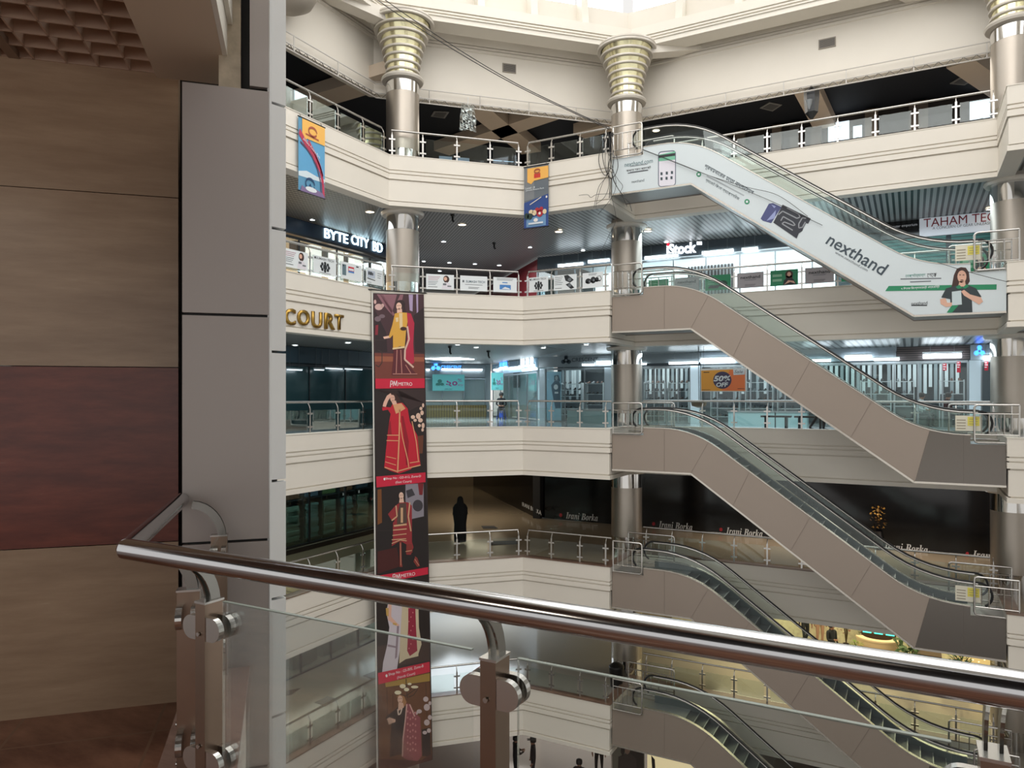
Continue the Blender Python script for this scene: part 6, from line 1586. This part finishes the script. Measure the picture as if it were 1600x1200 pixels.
F1('jacket', [V7([(285, 900), (330, 870), (400, 868), (440, 900), (440, 1140)]) + V8([(440, 100), (455, 150), (430, 220), (390, 220), (400, 130), (330, 90), (250, 140), (262, 60)]) + V7([(262, 1060), (280, 1040), (245, 1030), (215, 980)])], (150, 46, 52), .010)
F1('shirt', [V7([(325, 880), (385, 875), (395, 1060), (300, 1085), (300, 1000)])], (86, 66, 58), .0125)
F1('embroidery', [V7(q) for q in stroke([(290, 900), (300, 1000), (250, 1040)], 12) + stroke([(420, 870), (405, 1000), (430, 1140)], 12) + stroke([(345, 920), (345, 1060)], 22) + stroke([(270, 1090), (390, 1075)], 16) + stroke([(262, 1130), (390, 1118)], 10)] + [V8(q) for q in stroke([(256, 40), (388, 24)], 8) + stroke([(250, 80), (385, 70)], 8) + stroke([(250, 115), (330, 82), (390, 90)], 8) + stroke([(380, 190), (440, 180)], 6)], (208, 168, 130), .014)
F1('trouser', [V8([(322, 95), (342, 95), (345, 290), (352, 335), (325, 335)]), V8([(470, 235), (490, 250), (515, 325), (490, 335), (455, 285)]), V8([(388, 120), (440, 120), (445, 200), (385, 215)])], (134, 52, 46), .012)
F1('trouser_pattern', [V8(q) for q in stroke([(332, 110), (335, 320)], 5) + stroke([(465, 260), (505, 320)], 5)], (206, 150, 120), .014)
F1('face_mark', [V7(rect(328, 800, 338, 804)), V7(rect(346, 799, 356, 803)), V7(rect(335, 828, 348, 833))], (80, 36, 34), .014)
flat('red_band', LB, [V8([(116, 418), (590, 336), (590, 402), (330, 452), (116, 492)])], RED, BN, .018)
ltext('letters', 'METRO', LB, (626, 899.5), (648, 896.5), 5.2, BW, BN, off=.021)
flat('monogram', LB, [V8(q) for q in stroke([(258, 445), (262, 405), (282, 402), (280, 425), (266, 432)], 6) + stroke([(288, 445), (298, 405), (308, 440), (322, 398), (326, 440)], 6)], BW, BN, .021)
# photograph 4: white outfit with a red panelled shawl
F1('backdrop', [V8([(116, 492), (590, 402), (606, 1210), (122, 1290)])], (40, 30, 26), .006)
F1('backdrop_floor', [V8([(118, 1080), (604, 1000), (606, 1210), (122, 1290)])], (64, 46, 40), .007)
F1('dress', [V8([(222, 640), (350, 640), (352, 900), (330, 1090), (300, 1290), (160, 1330), (170, 1230), (210, 1060), (228, 900), (200, 760)])], (206, 196, 204), .010)
F1('dress_shade', [V8([(300, 880), (320, 890), (300, 1180), (280, 1200)]), V8([(215, 1060), (300, 1080), (298, 1096), (212, 1080)])], (150, 132, 142), .0115)
F1('shawl', [V8([(350, 660), (420, 640), (500, 660), (505, 900), (530, 1060), (500, 1150), (500, 1170), (380, 1200), (320, 1240), (330, 1000)])], (206, 190, 160), .012)
F1('shawl_panel', [V8([(405, 680), (470, 670), (478, 900), (490, 1120), (420, 1170), (395, 1120), (405, 880)])], (150, 40, 62), .0135)
F1('shawl_pattern', [V8(ell(430 + 18 * ((k * 5) % 3 - 1), 720 + 42 * k, 6, 7, 6)) for k in range(10)], (206, 130, 130), .015)
F1('skin_print', [V8([(220, 650), (250, 650), (245, 800), (300, 860), (325, 880), (300, 890), (215, 830)])], (222, 176, 156), .0125)
F1('bracelet', [V8([(195, 720), (222, 720), (222, 800), (200, 790)]), V8([(262, 855), (300, 865), (292, 885), (260, 872)])], (200, 160, 90), .014)
flat('red_band', LB, [V9([(126, 262), (636, 150), (640, 250), (132, 375)])], RED, BN, .018)
ltext('letters', 'Shop No : GS-005, Zone-B', LB, (606.5, 1054.5), (661, 1040.5), 5.6, BW, BN, off=.021)
ltext('letters', '(North Court)', LB, (620, 1059.2), (648, 1052.2), 5.4, BW, BN, off=.021)
flat('pin', LB, [ell(603.4, 1055.6, 1.7, 2.5, 8)], BW, BN, .021)
# photograph 5: black dress, pink shawl, chandelier
F1('panelling', [V9([(132, 375), (640, 250), (660, 1115), (142, 1290)])], (104, 66, 40), .006)
F1('ceiling_glow', [V9([(200, 360), (640, 262), (640, 345), (205, 405)])], (168, 134, 62), .008)
F1('panel_line', [V9(q) for q in stroke([(215, 410), (225, 760)], 6) + stroke([(275, 460), (275, 600)], 6) + stroke([(600, 360), (612, 700)], 6) + stroke([(205, 405), (640, 345)], 6)], (76, 46, 30), .009)
F1('chandelier_arm', [V9(q) for q in stroke([(405, 320), (410, 440), (420, 510)], 8) + stroke([(330, 470), (400, 490), (500, 420)], 7) + stroke([(370, 410), (410, 440), (460, 420)], 7) + stroke([(430, 500), (480, 480), (520, 420)], 7)], (50, 34, 26), .010)
F1('chandelier_shade', [V9(ell(*q)) for q in ((325, 455, 34, 20), (372, 392, 30, 22), (410, 425, 26, 18), (490, 400, 36, 14), (440, 370, 20, 12))], (232, 222, 190), .011)
F1('hair', [V9([(310, 500), (340, 475), (385, 490), (410, 550), (385, 600), (370, 560), (350, 500), (330, 500)])], (170, 120, 76), .010)
F1('skin_print', [V9(ell(346, 522, 25, 38)), V9([(330, 555), (375, 555), (385, 600), (325, 640)]), V9([(215, 715), (240, 700), (300, 720), (300, 745), (235, 770)])], (224, 182, 160), .0125)
F1('dress', [V9([(300, 620), (330, 590), (400, 590), (410, 640), (380, 900), (365, 1060), (245, 1090), (250, 900), (262, 740), (300, 720), (240, 700), (205, 715), (200, 700), (250, 660)])], (30, 24, 26), .0115)
F1('necklace', [V9(q) for q in stroke([(322, 620), (330, 675), (350, 660), (365, 610)], 12)], (226, 206, 190), .0135)
F1('shawl', [V9([(405, 560), (440, 570), (480, 650), (545, 700), (560, 1080), (520, 1130), (420, 1120), (365, 1090), (372, 900), (395, 700)])], (146, 76, 84), .013)
F1('shawl_pattern', [V9(ell(420 + 26 * (k % 4), 640 + 62 * (k // 4) + 14 * (k % 2), 9, 12, 6)) for k in range(28)], (196, 128, 128), .0145)
F1('shawl_edge', [V9(q) for q in stroke([(412, 570), (398, 720), (375, 910), (368, 1085)], 12) + stroke([(440, 570), (490, 690)], 12)], (214, 170, 160), .0148)
F1('dark_bush', [V9([(560, 820), (640, 800), (655, 1090), (565, 1080)])], (34, 28, 30), .010)
F1('flowers', [V9(ell(*q)) for q in ((600, 520, 26, 26), (610, 600, 30, 34), (640, 560, 14, 20), (535, 640, 26, 20), (610, 750, 28, 30), (640, 700, 20, 24), (590, 850, 22, 18), (630, 830, 20, 22), (500, 660, 22, 16))], (202, 184, 184), .012)
F1('floor', [V9([(136, 1110), (420, 1120), (560, 1120), (655, 1060), (660, 1115), (142, 1290)])], (70, 36, 32), .0105)
F1('face_mark', [V9(rect(330, 514, 341, 519)), V9(rect(350, 512, 361, 517)), V9(rect(338, 545, 352, 550))], (90, 44, 40), .014)

# ------------------------------------------------------------------ people
SK = mat('skin_tone', (150, 108, 84), .55); HR = mat('black_hair', (22, 18, 18), .5)
EDG = [('pelvis', 'belly'), ('belly', 'chest'), ('chest', 'neck'), ('neck', 'head'), ('head', 'crown'), ('head', 'nose')]
for s_ in 'LR':
    EDG += [('chest', 'sh' + s_), ('sh' + s_, 'el' + s_), ('el' + s_, 'wr' + s_), ('wr' + s_, 'pa' + s_), ('pelvis', 'hip' + s_), ('hip' + s_, 'kn' + s_), ('kn' + s_, 'an' + s_), ('an' + s_, 'toe' + s_)]
    EDG += [('pa' + s_, f'f{k}' + s_) for k in range(4)] + [('wr' + s_, 'th' + s_), ('head', 'ear' + s_)]
RADII = {'pelvis': .125, 'belly': .115, 'chest': .13, 'neck': .055, 'head': .085, 'crown': .075, 'nose': .012, 'sh': .062, 'el': .045, 'wr': .030, 'pa': .028, 'hip': .088, 'kn': .058, 'an': .040, 'toe': .032, 'th': .010, 'ear': .012}


def person(label, loc, yaw, top, bottom, pose=None, h=1.68, hair=True, group=None, shoe=(30, 28, 28), robe=None):
    """One continuous skinned figure; POSE overrides joints in body metres (x to its left, y forward, z up) for a 1.7 m body."""
    J = {'pelvis': (0, 0, .92), 'belly': (0, .01, 1.08), 'chest': (0, 0, 1.30), 'neck': (0, .0, 1.47), 'head': (0, .02, 1.57), 'crown': (0, 0, 1.63), 'nose': (0, .115, 1.56)}
    for s_, q in (('L', 1), ('R', -1)):
        J.update({'sh' + s_: (q * .17, 0, 1.39), 'el' + s_: (q * .23, -.03, 1.12), 'wr' + s_: (q * .24, .06, .88), 'pa' + s_: (q * .24, .08, .82), 'hip' + s_: (q * .09, 0, .88), 'kn' + s_: (q * .10, .02, .49), 'an' + s_: (q * .10, -.02, .08), 'toe' + s_: (q * .11, .15, .035), 'ear' + s_: (q * .085, .01, 1.56)})
    J.update(pose or {})
    for s_, q in (('L', 1), ('R', -1)):      # hand: palm direction from wrist to palm
        w, p = Vector(J['wr' + s_]), Vector(J['pa' + s_]); d = (p - w).normalized(); side = d.cross(Vector((q, 0, .01))).normalized(); inn = d.cross(side)
        for k in range(4):
            J[f'f{k}' + s_] = tuple(p + d * (.085 - .012 * abs(k - 1)) + side * (.026 * (k - 1.5)) + inn * .02)
        J['th' + s_] = tuple(w + d * .05 + side * -.05 + inn * .01)
    names = list(J); idx = {n: i for i, n in enumerate(names)}; sc = h / 1.7
    me = bpy.data.meshes.new('person'); me.from_pydata([Vector(J[n]) * sc for n in names], [(idx[a], idx[b]) for a, b in EDG], [])
    o = bpy.data.objects.new('person', me); COL.objects.link(o)
    md = o.modifiers.new('skin', 'SKIN'); o.modifiers.new('sub', 'SUBSURF').levels = 2
    md.use_smooth_shade = True
    sv = me.skin_vertices[0].data if me.skin_vertices else None
    if sv is None:
        bm_ = bmesh.new(); bm_.from_mesh(me); bm_.verts.layers.skin.verify(); bm_.to_mesh(me); bm_.free(); sv = me.skin_vertices[0].data
    for n in names:
        r_ = RADII.get(n, RADII.get(n[:-1], .009)) * sc; sv[idx[n]].radius = (r_, r_); sv[idx[n]].use_root = n == 'pelvis'
    bpy.context.view_layer.update()
    dg = bpy.context.evaluated_depsgraph_get(); out = bpy.data.meshes.new_from_object(o.evaluated_get(dg))
    bpy.data.objects.remove(o); out.name = 'person'
    out.materials.clear()
    ms = [SK, mat('cloth_top_%d_%d_%d' % top, top, .8), mat('cloth_legs_%d_%d_%d' % bottom, bottom, .8), mat('shoe_%d_%d_%d' % shoe, shoe, .5)]
    for m in ms: out.materials.append(m)
    seg = []
    for a, b in EDG:
        k = 1
        if a in ('neck', 'head') or a[:2] in ('wr', 'pa'): k = 0
        elif a[:3] == 'hip' or (a == 'pelvis' and b[:3] == 'hip') or a[:2] == 'kn': k = 2
        elif a[:2] == 'an': k = 3
        seg.append((Vector(J[a]) * sc, Vector(J[b]) * sc, k))
    for p in out.polygons:
        c = p.center; best = None
        for a, b, k in seg:
            ab = b - a; t = max(0, min(1, (c - a).dot(ab) / max(1e-9, ab.length_squared))); d = (c - a - ab * t).length
            if best is None or d < best[0]: best = (d, k)
        p.material_index = best[1]; p.use_smooth = True
    R = Matrix.Translation(loc) @ Matrix.Rotation(yaw, 4, 'Z')
    ob = bpy.data.objects.new('person', out); COL.objects.link(ob); ob.matrix_world = R; ob.location = loc; ob.rotation_euler = (0, 0, yaw)
    props(ob, label, 'person', group)
    hd = Vector(J['head']) * sc
    if hair:
        mb = MB(); mb.lathe([(.104 * sc, -.05 * sc), (.112 * sc, .02 * sc), (.10 * sc, .09 * sc), (.05 * sc, .125 * sc), (.005, .13 * sc)], (hd.x, hd.y - .025 * sc, hd.z + .02 * sc), 14)
        k = bpy.data.objects.new('hair', mb.mesh('hair', HR, 60)); COL.objects.link(k); k.parent = ob
    for q in (-1, 1):
        mb = MB(); c = hd + Vector((q * .032 * sc, .078 * sc, .012 * sc)); mb.lathe([(.003, -.008 * sc), (.011 * sc, 0), (.003, .008 * sc)], c, 8)
        k = bpy.data.objects.new('eye', mb.mesh('eye', mat('eye_dark', (24, 20, 20), .3), 60)); COL.objects.link(k); k.parent = ob
    return ob


def childmesh(ob, nm, mb, m):
    k = bpy.data.objects.new(nm, mb.mesh(nm, m, 50)); COL.objects.link(k); k.parent = ob; return k


toward = math.radians(180 + 28)        # facing the viewer
# woman in a long black robe walking away down the tan gallery
w = person('person in a long black robe and head covering walking away on the tan gallery', onZ(719, 849, fD), math.radians(30), (14, 14, 16), (14, 14, 16), {'elL': (.25, .04, 1.12), 'wrL': (.20, .20, .98), 'paL': (.17, .26, .97), 'elR': (-.25, .0, 1.1), 'wrR': (-.22, .12, .92), 'paR': (-.2, .17, .88)}, 1.66, hair=False)
def ringlathe(profile, n=20):
    mb = MB(); vs = []; fs = []
    for (rx, ry, y, z) in profile:
        vs += [(rx * math.cos(2 * math.pi * k / n), y + ry * math.sin(2 * math.pi * k / n), z) for k in range(n)]
    for i in range(len(profile) - 1):
        for k in range(n): fs.append((i * n + k, i * n + (k + 1) % n, (i + 1) * n + (k + 1) % n, (i + 1) * n + k))
    fs += [tuple(range(n)), tuple((len(profile) - 1) * n + k for k in range(n))]
    return mb.add(vs, fs)
robe_m = mat('black_robe', (12, 12, 14), .8)
childmesh(w, 'robe', ringlathe([(.22, .20, 0, .07), (.23, .21, 0, .3), (.22, .19, 0, .7), (.25, .19, 0, .95), (.27, .19, 0, 1.15), (.27, .17, 0, 1.3), (.20, .14, 0, 1.42), (.10, .10, 0, 1.48)]), robe_m)
childmesh(w, 'head_scarf', ringlathe([(.19, .15, -.01, 1.36), (.13, .13, -.01, 1.47), (.115, .125, -.01, 1.56), (.105, .115, -.015, 1.64), (.06, .07, -.02, 1.70), (.01, .01, -.02, 1.715)]), robe_m)
# man on a blue stool outside the corner shop
SIT = {'pelvis': (0, 0, .50), 'belly': (0, .0, .66), 'chest': (0, .03, .90), 'neck': (0, .06, 1.07), 'head': (0, .10, 1.17), 'crown': (0, .08, 1.23), 'nose': (0, .195, 1.15), 'earL': (.085, .09, 1.16), 'earR': (-.085, .09, 1.16), 'shL': (.17, .03, .99), 'shR': (-.17, .03, .99), 'elL': (.24, .08, .74), 'elR': (-.24, .08, .74), 'wrL': (.13, .28, .66), 'wrR': (-.13, .28, .66), 'paL': (.08, .33, .66), 'paR': (-.08, .33, .66),
       'hipL': (.10, .03, .50), 'hipR': (-.10, .03, .50), 'knL': (.14, .42, .50), 'knR': (-.14, .42, .50), 'anL': (.15, .40, .08), 'anR': (-.15, .40, .08), 'toeL': (.16, .55, .035), 'toeR': (-.16, .55, .035)}
ps = Vector((-17.1, 30.45, fC))
person('person in a black top sitting on a blue stool by the corner shop', ps, toward, (24, 26, 30), (30, 34, 44), SIT, 1.66)
st = empty('stool', ps, 'blue plastic stool under the seated person', 'stool'); blue_p = mat('blue_plastic', (36, 84, 190), .35)
R_ = Matrix.Rotation(toward, 3, 'Z')
MB().box(ps + Vector((0, 0, .375)), (.30, .30, .03)).build('seat', blue_p, st)
for a in (-1, 1):
    for b in (-1, 1): MB().bar(ps + Vector((a * .12, b * .12, .36)), ps + Vector((a * .16, b * .16, 0)), .05, .03).build('leg', blue_p, st)
for a in (-1, 1): MB().box(ps + Vector((a * .14, 0, .2)), (.012, .24, .2)).build('side_panel', blue_p, st); MB().box(ps + Vector((0, a * .14, .2)), (.24, .012, .2)).build('side_panel', blue_p, st)
# passer-by behind the far railing, shoppers behind the glass
WALK = {'knL': (.10, .16, .50), 'anL': (.10, .14, .09), 'toeL': (.11, .30, .05), 'knR': (-.10, -.02, .50), 'anR': (-.10, -.26, .11), 'toeR': (-.11, -.12, .04)}
q = onY(1279, 650, 24.9); person('person in dark trousers walking behind the far railing, body hidden by the escalator', (q.x, q.y, fC), math.radians(-80), (60, 56, 60), (30, 30, 36), WALK)
for px, top, lab in ((1437, (206, 212, 214), 'person in a white shirt inside the shoe shop'), (1478, (70, 34, 38), 'person in a dark red top beside the white-shirted shopper')):
    q = onY(px, 620, 29.9); person(lab, (q.x, q.y, fC), toward + .6, top, (40, 44, 60), SIT, 1.6)
    b = empty('shop_stool', (q.x, q.y, fC), f'grey padded cube seat under the {"white-shirted" if px < 1445 else "dark red"} shopper', 'stool'); MB().box((q.x, q.y, fC + .14), (.36, .36, .28)).build('base', mat('cube_grey', (110, 116, 120), .7), b); MB().box((q.x, q.y, fC + .30), (.38, .38, .04)).build('cushion', mat('cube_cushion', (90, 96, 100), .8), b)
# lounge visitors on the lowest gallery
q = onZ(1299, 1044, fE); person('person in black with a pale bag strap standing in the yellow lit lounge', q, toward + .3, (28, 32, 36), (20, 22, 24), {'elL': (.22, .06, 1.1), 'wrL': (.08, .24, 1.12), 'paL': (.03, .27, 1.13)}, 1.6)
for px, py, top, bot, lab in ((1258, 1010, (40, 44, 48), (26, 28, 32), 'person in dark trousers in the lounge, head hidden by the parapet'), (1281, 1008, (170, 130, 108), (178, 140, 116), 'person in pale brown clothes in the lounge behind the escalator rail')):
    person(lab, onZ(px, py, fE), toward, top, bot, WALK if px < 1270 else None, 1.66)
# people on the ground floor, cut by the bottom edge
def at_head(px, py, h=1.68):
    r_ = ray(px, py); return r_ * ((GROUND + h) / r_.z) - Vector((0, 0, h))
HOLD = {'elL': (.24, .04, 1.12), 'wrL': (.12, .24, 1.12), 'paL': (.08, .29, 1.14), 'elR': (-.24, .04, 1.12), 'wrR': (-.10, .24, 1.10), 'paR': (-.06, .29, 1.12)}
person('person in dark clothes looking at papers on the ground floor', at_head(806, 1150), math.radians(-40), (34, 32, 32), (28, 28, 30), HOLD, 1.7)
c_ = person('person in black with a peaked cap on the ground floor', at_head(833, 1152), math.radians(120), (22, 22, 26), (20, 20, 24), None, 1.68)
mb = MB().lathe([(.112, 0), (.115, .05), (.09, .10), (.01, .115)], (0, 0, 1.60), 14); mb.box((0, .15, 1.605), (.15, .12, .012)); childmesh(c_, 'cap', mb, mat('cap_grey', (70, 70, 66), .7))
person('person in dark brown, only head and shoulders above the frame edge', at_head(905, 1185), math.radians(10), (40, 28, 26), (30, 26, 26), None, 1.66)
q = onZ(936, 1212, GROUND + .02); person('person in black trousers half hidden under the lowest parapet', (q.x, q.y, GROUND), math.radians(200), (30, 28, 28), (22, 20, 20), WALK, 1.7)
# ------------------------------------------------------------------ put the eye 13.86 m above the ground floor
for o in list(S.objects):
    if o.parent is None and o.type not in ('CAMERA', 'LIGHT'):
        o.location.z += EYE
